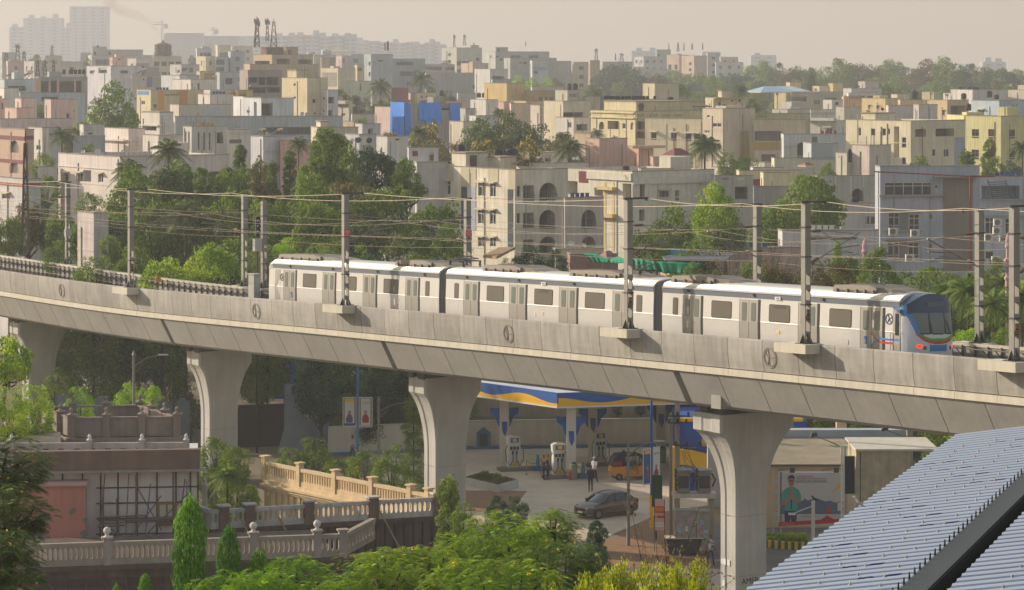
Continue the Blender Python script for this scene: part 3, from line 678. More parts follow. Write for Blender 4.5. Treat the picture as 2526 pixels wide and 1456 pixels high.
# pantographs on the middle car, lowered beside the bellows and raised near its far end
def panto(x,up):
 s = s_at(x,TC-.2,2.6); d,n = frame(s); o = m = MB()
 for a in (-.7,.7):
  for y in (-.55,.55):
   m.tube(TPt(s+a,y,2.45),TPt(s+a,y,2.85),.05,8)
   for k in range(3): m.tube(TPt(s+a,y,2.55+k*.1),TPt(s+a,y,2.58+k*.1),.1,8)
 for y in (-.55,.55): m.tube(TPt(s-.8,y,2.88),TPt(s+.8,y,2.88),.035)
 for a in (-.75,.75): m.tube(TPt(s+a,-.55,2.88),TPt(s+a,.55,2.88),.035)
 if up:
  for y in (-.35,.35): m.tube(TPt(s-.6,y,2.9),TPt(s+.9,y*.8,3.25),.035); m.tube(TPt(s+.9,y*.8,3.25),TPt(s+.1,y,3.92),.03)
  m.ptube([TPt(s+.1,-.8,3.8),TPt(s+.1,-.6,3.95),TPt(s+.1,.6,3.95),TPt(s+.1,.8,3.8)],.035)
 else:
  for y in (-.4,.4): m.tube(TPt(s-.7,y,2.92),TPt(s+.9,y*.8,3.02),.035); m.tube(TPt(s+.9,y*.8,3.02),TPt(s-.3,y,3.1),.03)
  m.ptube([TPt(s-.3,-.8,3.0),TPt(s-.3,-.6,3.12),TPt(s-.3,.6,3.12),TPt(s-.3,.8,3.0)],.035)
 TB(m,'pantograph',M('pantograph_dark',(72,70,70),.5,.4,var=.1),b2)
panto(1140,False); panto(1572,True)
# ================================================================ GROUND OF THE DISTRICT
def gz(Y):
 q = min(1,max(0,(Y-480)/800)); return 9*q*q*(3-2*q)
mb = MB(); ys = [-20,60,480]+[480+50*i for i in range(1,17)]+[1600,2400,3300,5200]
for a,b in zip(ys[:-1],ys[1:]): mb.quad((-1900,a,gz(a)),(2300,a,gz(a)),(2300,b,gz(b)),(-1900,b,gz(b)))
struct('ground',mb,M('dusty_ground',(128,116,94),.95,var=.3,scale=.08))
# ================================================================ HOUSES
glass = M('window_glass_dark',(58,62,66),.15,var=.1,spec=.6); frame_w = M('window_frame_white',(206,204,198),.6,var=.05)
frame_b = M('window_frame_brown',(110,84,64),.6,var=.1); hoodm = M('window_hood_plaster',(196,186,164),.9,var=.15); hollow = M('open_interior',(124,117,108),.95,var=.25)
roofm = M('roof_terrace',(166,158,146),.95,var=.25,scale=.4); cope = M('parapet_coping',(150,138,124),.95,var=.2); grille = M('window_grille',(60,58,56),.6)
lvl = 3.1
pipem = [M('pipe_grey',(158,154,146),.7),M('pipe_pale',(186,182,172),.7),M('pipe_brown',(136,122,106),.7)]
class House: pass
def wallm(col):
 c_ = [int(col[i:i+2],16) for i in (0,2,4)]; c_ = [x*.82+g*.18+4 for x,g in zip(c_,(212,205,192))]; return M('wall_'+col,c_,.9,var=.14,scale=.3,streak=.2)
def ray(x,tile_c): return (tx(tile_c,x)-1263)/F
HS = []
def house(r,c,xL,xC,xR,y,Y,al,col,label,feats=None,rooms=(),name='house',cat='house',depth=None,cop=True,rng=None,group=None,mat=None,roof=None):
 ca,sa = math.cos(R(al)),math.sin(R(al)); kC = ray(xC,c); Xc = kC*Y; v = ty(r,y); H0 = gz(Y)
 zr = HC-(v-VH)*Y/F; H = zr-H0
 def along(x):
  k = ray(x,c); return (k*Y-Xc)/(ca-k*sa)
 def back(x):
  k = ray(x,c); return (Xc-k*Y)/(sa+k*ca)
 w = along(xR) if xR > xC+2 else (depth or 9); t = back(xL) if xL < xC-2 else (depth or 9)
 w = min(w,80); t = min(max(t,2),60); near = Y < 560
 rnd = random.Random(int(xC*7+Y*13+c)); o = thing(name,label,cat,(Xc,Y,H0),R(al),group)
 wm = mat or wallm(col)
 holes = {'R': [],'L': []}; W_ = []
 def fz(y_,a,face):          # height of picture row y_ at distance a along a face
  YY = Y+(a*sa if face == 'R' else a*ca); return HC-(ty(r,y_)-VH)*YY/F-H0
 def fa(x,face): return along(x) if face == 'R' else back(x)
 if feats is None: feats = [('auto','R'),('auto','L')]
 for f in feats:
  if f[0] in ('auto','grid'):
   face = f[1]; ln = w if face == 'R' else t
   if f[0] == 'auto':
    if ln < 2.5 or H < 4: continue
    nc = max(1,int(ln/3.6)); nr = 4 if Y < 500 else 3; ww,hh,lo,hi,tp = 1.25,1.3,0,ln,1.5
   else: nc,nr,ww,hh,lo,hi,tp = f[2:9]; lo *= ln; hi *= ln
   for i in range(nc):
    if f[0] == 'auto' and rnd.random() < .18: continue
    ac = lo+(hi-lo)*(i+.5)/nc; wv = ww*(1 if f[0] == 'grid' else rnd.choice((.6,1,1,1.3)))
    for j in range(nr):
     z1 = H-tp-j*lvl
     if z1-hh < .8: break
     W_.append(('h' if f[0] == 'auto' and near else 'w',face,ac-wv/2,ac+wv/2,z1-hh,z1))
  else:
   kind,face,x0,y0,x1,y1 = f[:6]; a0,a1 = sorted((fa(x0,face),fa(x1,face))); am = (a0+a1)/2
   W_.append((kind,face,a0,a1,fz(y1,am,face),fz(y0,am,face))+tuple(f[6:]))
 for q in W_:
  if q[0] in 'whoab' and q[2] > .02 and q[3] < (w if q[1] == 'R' else t)-.02 and q[5] < H-.1: holes[q[1]].append(q)
 def pt(face,a,z,out=0):
  return Vector((a,-out,z)) if face == 'R' else Vector((-out,a,z))
 mb = MB(); wt = .22; rz = H-.75
 for face,ln in (('R',w),('L',t)):
  hs = holes[face]; zs = sorted({-1.0,H}|{z for h in hs for z in h[4:6]});
  for z0,z1 in zip(zs[:-1],zs[1:]):
   if z1-z0 < 1e-4: continue
   cuts = sorted((h[2],h[3]) for h in hs if h[4] < z1-1e-4 and h[5] > z0+1e-4); a = 0
   for b0,b1 in cuts+[(ln,ln)]:
    if b0 > a+1e-4:
     q = [pt(face,a,z0),pt(face,b0,z0),pt(face,b0,z1),pt(face,a,z1)]; mb.quad(*(q if face == 'R' else q[::-1]))
    a = max(a,b1)
  for h in hs:
   dp = h[6] if h[0] in 'oa' and len(h) > 6 else (.16 if h[0] in 'wh' else 1.2); k,_,a0,a1,z0,z1 = h[:6]
   for p,q_ in (((a0,z0),(a1,z0)),((a1,z0),(a1,z1)),((a1,z1),(a0,z1)),((a0,z1),(a0,z0))):
    mb.quad(pt(face,*p),pt(face,*q_),pt(face,*q_,-dp),pt(face,*p,-dp))
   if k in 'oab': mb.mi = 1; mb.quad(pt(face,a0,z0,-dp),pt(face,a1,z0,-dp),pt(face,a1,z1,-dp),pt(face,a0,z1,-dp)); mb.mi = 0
   if k == 'a':
    n_ = 8; rad = (a1-a0)/2; ri = min(rad,(z1-z0)*.6)
    for sg in (-1,1):
     cx = (a0+a1)/2; pl = [(cx+sg*rad,z1)]+[(cx+sg*rad*math.cos(R(90*i/n_)),z1-ri+ri*math.sin(R(90*i/n_))) for i in range(n_+1)]
     mb.prism([pt(face,p,z,.0) for p,z in pl],pt(face,0,0,-.15))
 mb.quad((w,0,-1),(w,t,-1),(w,t,H),(w,0,H)); mb.quad((w,t,-1),(0,t,-1),(0,t,H),(w,t,H))
 # parapet: rim and inner faces
 i_ = wt; ins = [(i_,i_),(w-i_,i_),(w-i_,t-i_),(i_,t-i_)]; outs = [(0,0),(w,0),(w,t),(0,t)]
 for k in range(4):
  a,b = outs[k],outs[(k+1) % 4]; c_,d_ = ins[k],ins[(k+1) % 4]
  mb.quad((*a,H),(*b,H),(*d_,H),(*c_,H)); mb.quad((*c_,H),(*d_,H),(*d_,rz),(*c_,rz))
 mb.build('wall',[wm,hollow],o)
 rb = MB(); rb.quad((i_,i_,rz),(w-i_,i_,rz),(w-i_,t-i_,rz),(i_,t-i_,rz)); rb.build('roof',roof or roofm,o)
 if cop:
  mb = MB(); e = .05
  mb.box(-e,-e,H+.003,w+e,i_,H+.09); mb.box(-e,i_,H+.003,i_,t+e,H+.09); mb.build('coping',cope,o)
 if near and cop:
  mb = MB()
  for j in range(1,4):
   z = H-.9-j*lvl+.9
   if z > 1: mb.box(-.04,-.04,z,w,-.001,z+.1); mb.box(-.04,0,z,-.001,t,z+.1)
  if mb.f: mb.build('floor_band',wm,o)
 for h in W_:
  k,face,a0,a1,z0,z1 = h[:6]; inh = h in holes[face]
  if k in 'wh' and inh:
   mb = MB(); fw = .07; d0 = -.16
   if near:
    mb.prism([pt(face,a0,z0,-.12),pt(face,a1,z0,-.12),pt(face,a1,z0+fw,-.12),pt(face,a0,z0+fw,-.12)],pt(face,0,0,.06)); mb.prism([pt(face,a0,z1-fw,-.12),pt(face,a1,z1-fw,-.12),pt(face,a1,z1,-.12),pt(face,a0,z1,-.12)],pt(face,0,0,.06))
    nb = 1 if a1-a0 < 1 else (2 if a1-a0 < 2.2 else max(3,int((a1-a0)/1.0)))
    for i in range(nb+1):
     a = a0+(a1-a0-fw)*i/nb; mb.prism([pt(face,a,z0+fw,-.12),pt(face,a+fw,z0+fw,-.12),pt(face,a+fw,z1-fw,-.12),pt(face,a,z1-fw,-.12)],pt(face,0,0,.06))
    if z1-z0 > 1.2 and nb > 1: zz = z0+(z1-z0)*.7; mb.prism([pt(face,a0,zz,-.122),pt(face,a1,zz,-.122),pt(face,a1,zz+fw,-.122),pt(face,a0,zz+fw,-.122)],pt(face,0,0,.05))
    wi = mb.build('window',frame_b if (len(h) > 6 and h[6] == 'brown') else frame_w,o)
    p = MB(); q = [pt(face,a0,z0,d0+.02),pt(face,a1,z0,d0+.02),pt(face,a1,z1,d0+.02),pt(face,a0,z1,d0+.02)]; p.quad(*(q if face == 'R' else q[::-1])); p.build('pane',glass,wi)
    if k == 'h':
     p = MB(); p.prism([pt(face,a0-.2,z1+.1,0),pt(face,a0-.2,z1+.0,.5),pt(face,a0-.2,z1+.08,.5),pt(face,a0-.2,z1+.2,0)],pt(face,a1-a0+.4,0) if face == 'R' else Vector((0,a1-a0+.4,0))); p.build('window_hood',hoodm,wi)
   else:
    mb.mi = 1; mb.quad(pt(face,a0,z0,d0+.03),pt(face,a1,z0,d0+.03),pt(face,a1,z1,d0+.03),pt(face,a0,z1,d0+.03)); mb.mi = 0
    mb.prism([pt(face,a0-.08,z0-.1,0),pt(face,a1+.08,z0-.1,0),pt(face,a1+.08,z0,0),pt(face,a0-.08,z0,0)],pt(face,0,0,.1)); mb.prism([pt(face,a0-.15,z1,0),pt(face,a1+.15,z1,0),pt(face,a1+.15,z1+.08,0),pt(face,a0-.15,z1+.08,0)],pt(face,0,0,.4))
    mb.build('window',[hoodm,glass],o)
  if k == 'b' or (k in 'oa' and len(h) > 7 and h[7] == 'rail'):      # balcony rail across an opening
   mb = MB(); n_ = max(3,int((a1-a0)/.25))
   for i in range(n_+1): a = a0+(a1-a0)*i/n_; mb.tube(pt(face,a,z0+.02,.02),pt(face,a,z0+.9,.02),.02,4)
   mb.tube(pt(face,a0,z0+.9,.02),pt(face,a1,z0+.9,.02),.03,4); mb.build('balcony_rail',grille,o)
  if k == 's':                                     # painted or cladding strip, proud of the wall
   mb = MB(); th = .05; mb.prism([pt(face,a0,z0,-.02),pt(face,a1,z0,-.02),pt(face,a1,z1,-.02),pt(face,a0,z1,-.02)],pt(face,0,0,th+.02)); mb.build('wall_panel',M('wall_'+h[6],h[6],.9,var=.1,streak=.1),o)
  if k == 'l':                                     # ledge or balcony slab standing out
   pr = h[6] if len(h) > 6 else .8; mb = MB(); mb.prism([pt(face,a0,z0,-.05),pt(face,a1,z0,-.05),pt(face,a1,z1,-.05),pt(face,a0,z1,-.05)],pt(face,0,0,pr+.05)); mb.build('ledge',wm if len(h) < 8 else M('wall_'+h[7],h[7],.9,var=.1,streak=.1),o)
  if k == 'v':                                     # louvred screen
   mb = MB(); z = z0
   while z < z1: mb.prism([pt(face,a0,z,0),pt(face,a1,z,0),pt(face,a1,z+.22,0),pt(face,a0,z+.22,0)],pt(face,0,0,.12)); z += .42
   mb.build('louvre',M('louvre_grey',(120,118,114),.7),o)
 Mi = Matrix.Rotation(-R(al),3,'Z')
 for q in rooms:
  rl,rc,rr,ry,bk = q[:5]; rcol = q[5] if len(q) > 5 else col; rf = q[6] if len(q) > 6 else ()
  YY = Y+bk; kc = ray(rc,c); p = Mi@Vector((kc*YY-Xc,bk,0)); z1 = HC-(ty(r,ry)-VH)*YY/F-H0
  def al2(x): k = ray(x,c); return (k*YY-kc*YY)/(ca-k*sa)
  def bk2(x): k = ray(x,c); return (kc*YY-k*YY)/(sa+k*ca)
  rw = al2(rr) if rr > rc+2 else 4; rt = bk2(rl) if rl < rc-2 else 4
  x0,y0 = max(.3,min(p.x,w-1.5)),max(.3,min(p.y,t-1.5)); x1,y1 = min(x0+rw,w-.3),min(y0+rt,t-.3)
  if x1-x0 < .8 or y1-y0 < .8 or z1 < rz+.5: continue
  mb = MB(); mb.box(x0,y0,rz-.02,x1,y1,z1); rm = mb.build('roof_room',wallm(rcol),o)
  mb = MB(); mb.box(x0-.12,y0-.12,z1+.002,x1+.12,y1+.12,z1+.14); mb.build('roof_room_slab',cope,rm)
  if z1-rz > 2.2:
   mb = MB()
   if x1-x0 > 1.8: mb.box(x0+.5,y0-.03,rz+.05,x0+1.4,y0+.002,rz+2.0)
   elif y1-y0 > 1.8: mb.box(x0-.03,y0+.5,rz+.05,x0+.002,y0+1.4,rz+2.0)
   if mb.f: mb.build('door',M('old_door',(96,84,76),.8,var=.1),rm)
 rnd = random.Random(int(Y*3+xC))          # small things every roof and wall collects
 mb = MB()
 for k in range(1+int(w/9)):
  a = rnd.uniform(.3,w-.6); mb.box(a,-.08,max(0,H-12),a+.07,-.002,H-rnd.uniform(.2,1.5))
 for k in range(1+int(t/10)):
  a = rnd.uniform(.3,t-.4); mb.box(-.09,a,max(0,H-12),-.002,a+.09,H-rnd.uniform(.2,1.5))
 mb.build('drainpipe',pipem[int(Y) % 3],o)
 if feats is None or (not rooms and rnd.random() < .55) and w > 4 and t > 4:
  a,b = rnd.uniform(.4,max(.5,w-3.5)),rnd.uniform(.5,max(.6,t*.4)); hh = rnd.uniform(1.1,2.4); mb = MB(); mb.box(a,b,rz,min(w-.3,a+rnd.uniform(1.8,3.2)),min(t-.3,b+rnd.uniform(1.8,3)),rz+hh); mb.build('roof_room',wm,o)
 if rnd.random() < .6 and w > 3 and t > 2:
  mb = MB()
  for k in range(rnd.randint(2,6)):
   a,b = rnd.uniform(.4,w-.5),rnd.uniform(.4,min(t-.4,5)); mb.tube((a,b,rz),(a+rnd.uniform(-.1,.1),b,H+rnd.uniform(.5,2.2)),.035,4)
  mb.build('rebar_stub',steel_d,o)
 if near and rnd.random() < .25 and w > 4:
  a = rnd.uniform(.5,w-3); mb = MB(); cl_ = rnd.choice(((170,70,66),(70,90,140),(220,216,208),(190,150,60))); mb.tube((a,.6,H+.5),(a+2.5,.6,H+.45),.015,3)
  for k in range(4): mb.box(a+.1+k*.6,.58,H-.35,a+.55+k*.6,.61,H+.46)
  mb.build('washing_line',M('cloth_%d' % cl_[0],cl_,.9),o)
 h_ = House(); h_.o = o; h_.w = w; h_.t = t; h_.H = H; h_.Y = Y; h_.Xc = Xc; h_.al = al; h_.H0 = H0; h_.rz = rz; HS.append(h_); return h_
CRM='D8CBAA'; WHT='D6D3CC'; LAV='C6C5CE'; GRY='B4B1AA'; BLG='A9B4BC'; PNK='D2B2A6'; YEL='D6C88C'; ORG='CC9A55'; TAN='B9A382'; BRN='A08768'; PCR='DCCFC0'; GRN='BCC4A8'; DGY='8E8C88'; OLV='A6A488'; SAL='CF9F84'
# ---------------- row of the picture's far left (tile 0)
A = house
A(0,0,850,885,1480,535,1000,20,GRY,'long grey block with arched windows left of the water tower',[('grid','R',7,2,1.6,1.9,0,.45,1.4),('auto','L')],[(885,890,1030,455,3,GRY),(1030,1032,1380,483,4,GRY)],depth=12)
A(0,0,1058,1085,1228,556,930,20,SAL,'small salmon pink box house in front of the long grey block',[('w','R',1140,565,1165,580)])
A(0,0,1230,1315,1480,568,880,30,GRY,'weathered grey house just right of the salmon box',None)
A(0,0,1475,1480,1755,545,860,8,'C3BCA2','cream grey apartment under the water tower',[('grid','R',4,3,1.5,1.3,0,1,1.6)],[(1475,1480,1550,540,1)],depth=10)
A(0,0,1640,1750,1925,625,800,32,'AFAFAE','grey apartment with two wide windows right of the cream apartment',[('w','R',1755,655,1803,690),('w','R',1828,655,1862,700),('w','R',1830,722,1858,738),('auto','L')])
A(0,0,1888,1900,2045,470,1050,12,BLG,'blue grey rooftop frame with open bays near the skyline',[('o','R',1930,510,1960,548,4),('o','R',1968,510,1998,548,4),('o','R',2004,510,2034,548,4)])
A(0,0,1900,1985,2080,545,900,32,'C9BD94','pale yellow narrow house with small windows below the open frame',None)
A(0,0,2078,2100,2232,437,1150,20,'C9BC96','cream topmost block at the skyline left of the brown unfinished block',[('grid','R',3,2,1.8,1.6,.2,1,3)])
A(0,0,2230,2240,2440,448,1180,10,'BBB2A0','faded grey cream terrace block at skyline beside the brown block',None)
A(0,0,2080,2084,2205,550,850,6,'9FA9B2','blue grey house with three open balconies',[('b','R',2088,575,2165,625),('b','R',2088,650,2165,690)],depth=9)
A(0,0,2200,2225,2360,500,880,20,'A7B0BC','pale blue gabled house left of the brown unfinished block',None)
A(0,0,-30,20,145,508,1050,20,'A9A9A4','small hazy house at the far left skyline',None)
A(0,0,60,75,232,592,820,15,'C5ADA2','dull pink house behind the leftmost antenna tower',None)
A(0,0,232,330,402,592,790,32,'B0ADA8','grey house with one arched window beside the antennas',[('a','R',262,612,285,650,.4),('auto','L')] )
A(0,0,430,436,600,540,950,8,'B3AC9C','grey rooftop house with tower mast at the left skyline',None,depth=9)
A(0,0,575,585,800,598,840,8,'B6B0A2','long faded beige house behind the black roof tanks',None,[(680,685,775,560,3)],depth=9)
A(0,0,772,778,915,512,1150,8,'A8ABA4','low hazy house on the skyline left of the long grey block',None,depth=9)
A(0,0,835,1070,1372,640,600,34,LAV,'big blank whitish lavender block with notched roof edge',[('w','L',868,682,903,708),('o','L',950,655,1030,707,1.2),('w','R',1165,682,1235,708)],[(850,1070,1100,612,5)],name='apartment_block')
A(0,0,1265,1270,1612,735,590,10,'B9B5AE','long low house with slate blue door panel and sloping solar heater',[('s','R',1418,742,1470,842,'7E8494'),('s','R',1470,745,1610,842,'A5A896'),('w','R',1380,760,1392,776)],depth=9)
A(0,0,1165,1172,1535,655,640,8,'A8A09A','long dull mauve terrace wall behind the solar heater house',[('grid','R',3,1,2.6,1,0,.5,1.0)],depth=8)
A(0,0,1555,1700,1925,730,570,34,'BCBFC4','pale blue house right of the slate door house',None)
A(0,0,1665,1840,2092,770,540,34,'D2CDC8','white block with dark doorway and small solar heater on top',[('w','R',1848,800,1862,822),('o','R',1905,800,1930,872,.6)],[(1668,1700,1770,728,4)])
A(0,0,2085,2120,2300,700,620,30,'AEB3BA','faded blue house behind small palm trees',[('grid','R',3,2,1.6,1.4,0,1,1.2)])
A(0,0,1905,1930,2090,690,660,30,'C8B684','dull yellow house with brown door above white block',[('s','R',1972,705,2068,768,'A9874F')])
# row with orange stripes
A(0,0,1320,1455,2300,872,500,26,'BFB48C','long olive house with orange wall stripes and white sheet roof',[('s','L',1330,880,1438,915,'5E86B0'),('s','R',1528,880,1585,1066,'D09A48'),('s','R',1730,880,1810,1012,'B98540'),('s','R',2225,890,2272,1010,'B98540'),('o','R',1590,884,1726,922,2),('w','R',1478,1003,1518,1055),('w','L',1365,972,1400,1012)],roof=M('white_sheet_roof',(214,212,206),.5,.2,var=.08))
A(0,0,2270,2280,2440,872,505,10,'C2A85C','mustard rooftop house with dark opening right of the striped house',[('o','R',2305,885,2378,925,1)],depth=8)
A(0,0,1912,2028,2252,912,465,34,'D6CDC8','pinkish white cube house among the roofs',[])
A(0,0,1640,1727,2232,1014,440,30,'C6BEB0','beige white low house with leaning ladder shadow',[('s','R',1975,1035,2190,1118,'B4BAC0')])
A(0,0,2246,2350,2520,935,470,20,'C4C6CC','lavender white house behind the thin pole antenna',None)
A(0,0,340,375,845,748,560,18,'8E9498','house with pink pillared terrace under a grey shed roof',[('s','R',340,752,395,890,'C9A48C'),('o','R',395,770,560,890,2.5),('o','R',570,770,805,892,2.5),('s','R',470,770,488,890,'C9A48C'),('s','R',548,752,570,892,'C9A48C'),('s','R',715,770,733,892,'C9A48C'),('s','R',788,770,805,892,'B09484')],roof=M('slate_shed_roof',(86,84,88),.8,var=.15))
A(0,0,188,195,822,897,500,14,'9AB0BC','teal blue lower storey house with wide dark window left of the big tree',[('o','R',192,915,375,998,1.2),('o','R',400,930,560,975,1.0)],depth=9)
A(0,0,-40,42,330,770,580,24,'AFBCC2','pale blue two storey house with washing on its terrace at left edge',[('l','R',45,800,260,806,.3),('b','R',80,830,250,880)])
A(0,0,-30,40,182,855,520,24,'CBC8C2','white narrow house at left edge below the pale blue one',None)
A(0,0,145,205,355,952,470,30,'D2B4AA','small pink cube stair room at left',[],depth=6)
A(0,0,-30,-20,72,957,475,12,'CDB3AC','pinkish block cut by the left picture edge',[('w','R',8,990,35,1060)],depth=7)
A(0,0,430,492,700,962,450,32,'D0B3AC','stained pink cube house with grey mould streaks',[('o','R',640,1095,672,1145,.6)])
A(0,0,680,700,745,965,460,30,'C8BC9C','narrow cream wing behind the stained pink cube',[('w','R',708,1055,725,1085)],depth=6)
A(0,0,48,160,320,1045,440,34,'D4B0A4','pink rooftop room with dark awning terrace',[('o','R',195,1075,430,1110,2)])
A(0,0,-20,0,695,1150,420,16,'CDB9B6','long pale pink terrace wall at the left',[('s','R',498,1178,505,1235,'B8B0AE'),('s','R',520,1178,527,1235,'B8B0AE')],depth=8)
A(0,0,-40,240,328,1252,330,30,'B39684','terracotta pink villa with maroon bands and arched windows',[('s','L',0,1312,240,1350,'7A4C4E'),('s','R',240,1312,325,1350,'7A4C4E'),('s','L',0,1540,240,1575,'7A4C4E'),('a','L',95,1356,180,1475,.3),('a','L',92,1562,178,1672,.3)],name='villa',cat='villa')
A(0,0,275,408,470,1235,345,34,'CFCBC4','tall narrow white house with steel columns next to the villa',[('w','R',415,1400,470,1500),('w','L',350,1400,392,1450)])
A(0,0,410,415,600,1235,395,8,'A4A8AC','grey terrace with dark awning opening behind the coconut palm',[('o','R',440,1245,590,1300,1.5)],depth=7)
A(0,0,770,805,1010,1205,400,24,'BCBEC0','small pale house with air cooler and white column',[('o','R',820,1215,880,1262,.8),('w','R',840,1275,905,1305)],[(990,1003,1130,1150,4,'C4BDC0')])
A(0,0,705,712,1015,1315,370,8,'8F97A4','long slate blue wall behind the bushes at left',[],depth=7)
A(0,0,1362,1540,1672,1090,410,34,'CFC9C0','cream grey square stair tower with heavy white cornice',[('l','L',1362,1205,1540,1215,.3),('o','L',1372,1222,1510,1260,1.5),('l','R',1540,1205,1672,1215,.3)],[(1362,1540,1672,1086,0.5)])
A(0,0,1010,1240,1400,1245,370,34,'DCCFC6','pinkish white villa with stepped cornice in the sun',[('l','L',975,1342,1235,1358,.5),('l','R',1240,1342,1400,1358,.5),('s','R',1255,1398,1378,1500,'CDBFB0')],name='villa',cat='villa')
A(0,0,1378,1530,1765,1308,360,34,'D4CAC2','cream house with small square window left of the tall slit windows',[('w','R',1585,1345,1622,1382),('l','R',1530,1308,1700,1314,.3)])
A(0,0,1768,1850,2192,1225,365,32,'BEBCB4','grey cream villa with tall narrow white framed windows',[('w','L',1785,1270,1800,1460),('w','L',1814,1270,1830,1460),('w','R',1905,1272,1932,1455),('w','R',1958,1272,1985,1455),('w','R',2012,1272,2038,1455),('b','R',2095,1280,2152,1385)],name='villa',cat='villa')
A(0,0,2186,2192,2412,1255,372,8,'CDC9C2','whitish terrace house with vented parapet right of the slit windows',[('o','R',2212,1348,2330,1385,.3),('l','R',2190,1275,2410,1280,.3)],[(2270,2275,2350,1250,2,'AEB4BC')],depth=8)
A(0,0,1680,1690,3310,1128,405,10,'A6B0B8','very long blue grey terrace wall above tall dark openings',[('s','R',2068,1130,2310,1140,'C0A090'),('o','R',2540,1228,3000,1300,3)],depth=14)
A(0,0,2352,2520,2835,950,415,22,'B8BEC6','pale grey cube room with dark doorway on the long terrace',[('o','L',2450,985,2478,1118,.8),('o','R',2525,985,2635,1118,2)],[])
A(0,0,2420,2540,2860,1320,345,34,'C6C6CE','lavender white blank house carrying solar heaters',[('l','R',2540,1452,2860,1458,.2)])
# the big pale house behind the left masts
A(1,0,563,1160,2212,192,300,34,'D2C8C4','large pinkish white house with hooded windows behind the leftmost masts',[('h','L',735,345,800,435),('o','L',802,320,878,430,1.0),('h','L',948,355,995,440),('h','L',622,345,660,430),('o','R',2030,332,2190,440,1.5),('l','L',565,295,1160,300,.1)],name='villa',cat='villa')
A(1,0,-40,230,392,405,275,34,'C2BEC0','low white house with a red tiled eave at left edge',[('s','L',-30,442,230,470,'A0524C'),('s','R',230,442,392,470,'A0524C'),('h','L',18,545,95,602)])
A(1,0,360,370,545,290,310,8,'BEBDB6','small cream shed roof house among dark trees at left',[],depth=6)
A(1,0,748,905,1047,735,232,34,'C9BEBA','bare grey white cube house between the trees behind the viaduct',[])
A(1,0,1040,1046,1200,808,236,8,'C2ACA8','pink low fluted wall house right of the bare cube',[],depth=5)
# ---------------- tile 1
A(0,1,-110,-50,612,622,640,20,'B09A7C','sandy brown block, lower part of the building with cell towers',[('o','R',-100,640,60,840,2)],depth=12,name='apartment_block')
A(0,1,-10,162,562,530,690,34,'B49C7A','sandy brown upper block with shaded balconies',[('o','R',205,568,335,628,2.5),('o','R',415,575,545,628,2.5),('o','L',0,588,140,622,2)],[(0,55,275,460,2,'6E4A46'),(270,300,415,458,3,'A89070')],name='apartment_block')
A(0,1,-150,-70,258,680,560,20,'8A8078','unfinished concrete frame building with open floors',[('o','R',-60,740,20,800,5),('o','R',35,740,100,822,5),('o','R',110,740,225,822,5),('o','R',-60,845,100,900,5),('o','R',120,845,240,895,5),('l','R',-60,822,255,835,1),('l','R',-60,735,230,745,.5)],[(0,5,225,676,1,'8A8078')],name='unfinished_building',cat='building')
A(0,1,258,503,702,755,480,36,'D2C39C','tall yellow and lavender house with its sunlit side blank',[('w','L',372,805,392,832),('w','L',372,930,392,958),('w','R',655,935,683,968),('w','R',552,955,588,1000),('w','R',565,1085,590,1110),('w','R',652,1060,675,1090)],[(285,372,480,678,3,'D2C39C')],name='apartment_block')
A(0,1,690,703,800,870,478,20,'BFC1CC','lavender balcony wing with brown doors right of the tall yellow house',[('o','R',705,938,760,1000,1.5),('o','R',705,1065,745,1120,1.5)],depth=9)
A(0,1,560,566,780,535,900,8,'BEB6B2','pale pinkish block near the skyline left of the round tanks',[],depth=9)
A(0,1,778,835,920,540,920,32,'C6AEB0','dusty pink narrow block with tall slit window near the skyline',[('o','R',850,560,866,610,.4)])
A(0,1,632,640,775,560,800,8,'BEB098','tan narrow house with dark slotted side',[('v','R',715,562,772,655)],depth=8)
A(0,1,632,800,965,660,760,34,'C4B89C','beige house with big louvred screen in a white frame',[('v','L',650,706,785,832)])
A(0,1,915,920,1130,525,960,8,'A8B0B6','pale blue grey distant block left of the large grey apartment',None,depth=9)
A(0,1,960,985,1055,630,820,20,'C4AE88','narrow tan house left of the large grey apartment',[('o','R',990,650,1030,690,1)])
A(0,1,1050,1120,1330,525,850,26,'98A4AA','large blue grey apartment block with twin black chimneys',[('w','L',1095,598,1112,632),('w','R',1188,580,1230,596),('w','R',1148,597,1160,608),('o','R',1120,683,1228,728,.6),('w','L',1095,698,1112,735)],[(1130,1135,1200,472,1,'6E7070'),(1232,1238,1320,488,1,'98A4AA')],name='apartment_block')
A(0,1,1318,1325,1640,570,860,10,'96A0A4','long balconied wing of grey apartments with outside stairs',[('b','R',1365,600,1520,632),('b','R',1400,690,1600,735),('b','R',1460,790,1600,830)],depth=9,name='apartment_block')
A(0,1,1632,1640,1926,622,880,10,'A2A5A0','grey building with pillared roof terrace beside the balconied wing',[('o','R',1645,640,1800,680,3),('o','R',1830,650,1925,680,3),('o','R',1800,712,1885,745,1.5),('o','R',1650,708,1750,740,1)],depth=9)
A(0,1,1640,1650,2112,705,820,8,'969A9A','long plain grey wall house behind the palms',[],depth=8)
A(0,1,1800,1945,2190,462,1080,34,'B0AFA0','grey cream skyline block with antennas and round cooling tower',[('w','L',1862,515,1890,543),('w','L',1862,580,1885,610),('grid','R',3,3,2.2,1.6,0,.6,5)],[(2005,2012,2095,420,2,'A6A8A2'),(2095,2110,2180,440,3,'9EA2A2')],name='apartment_block')
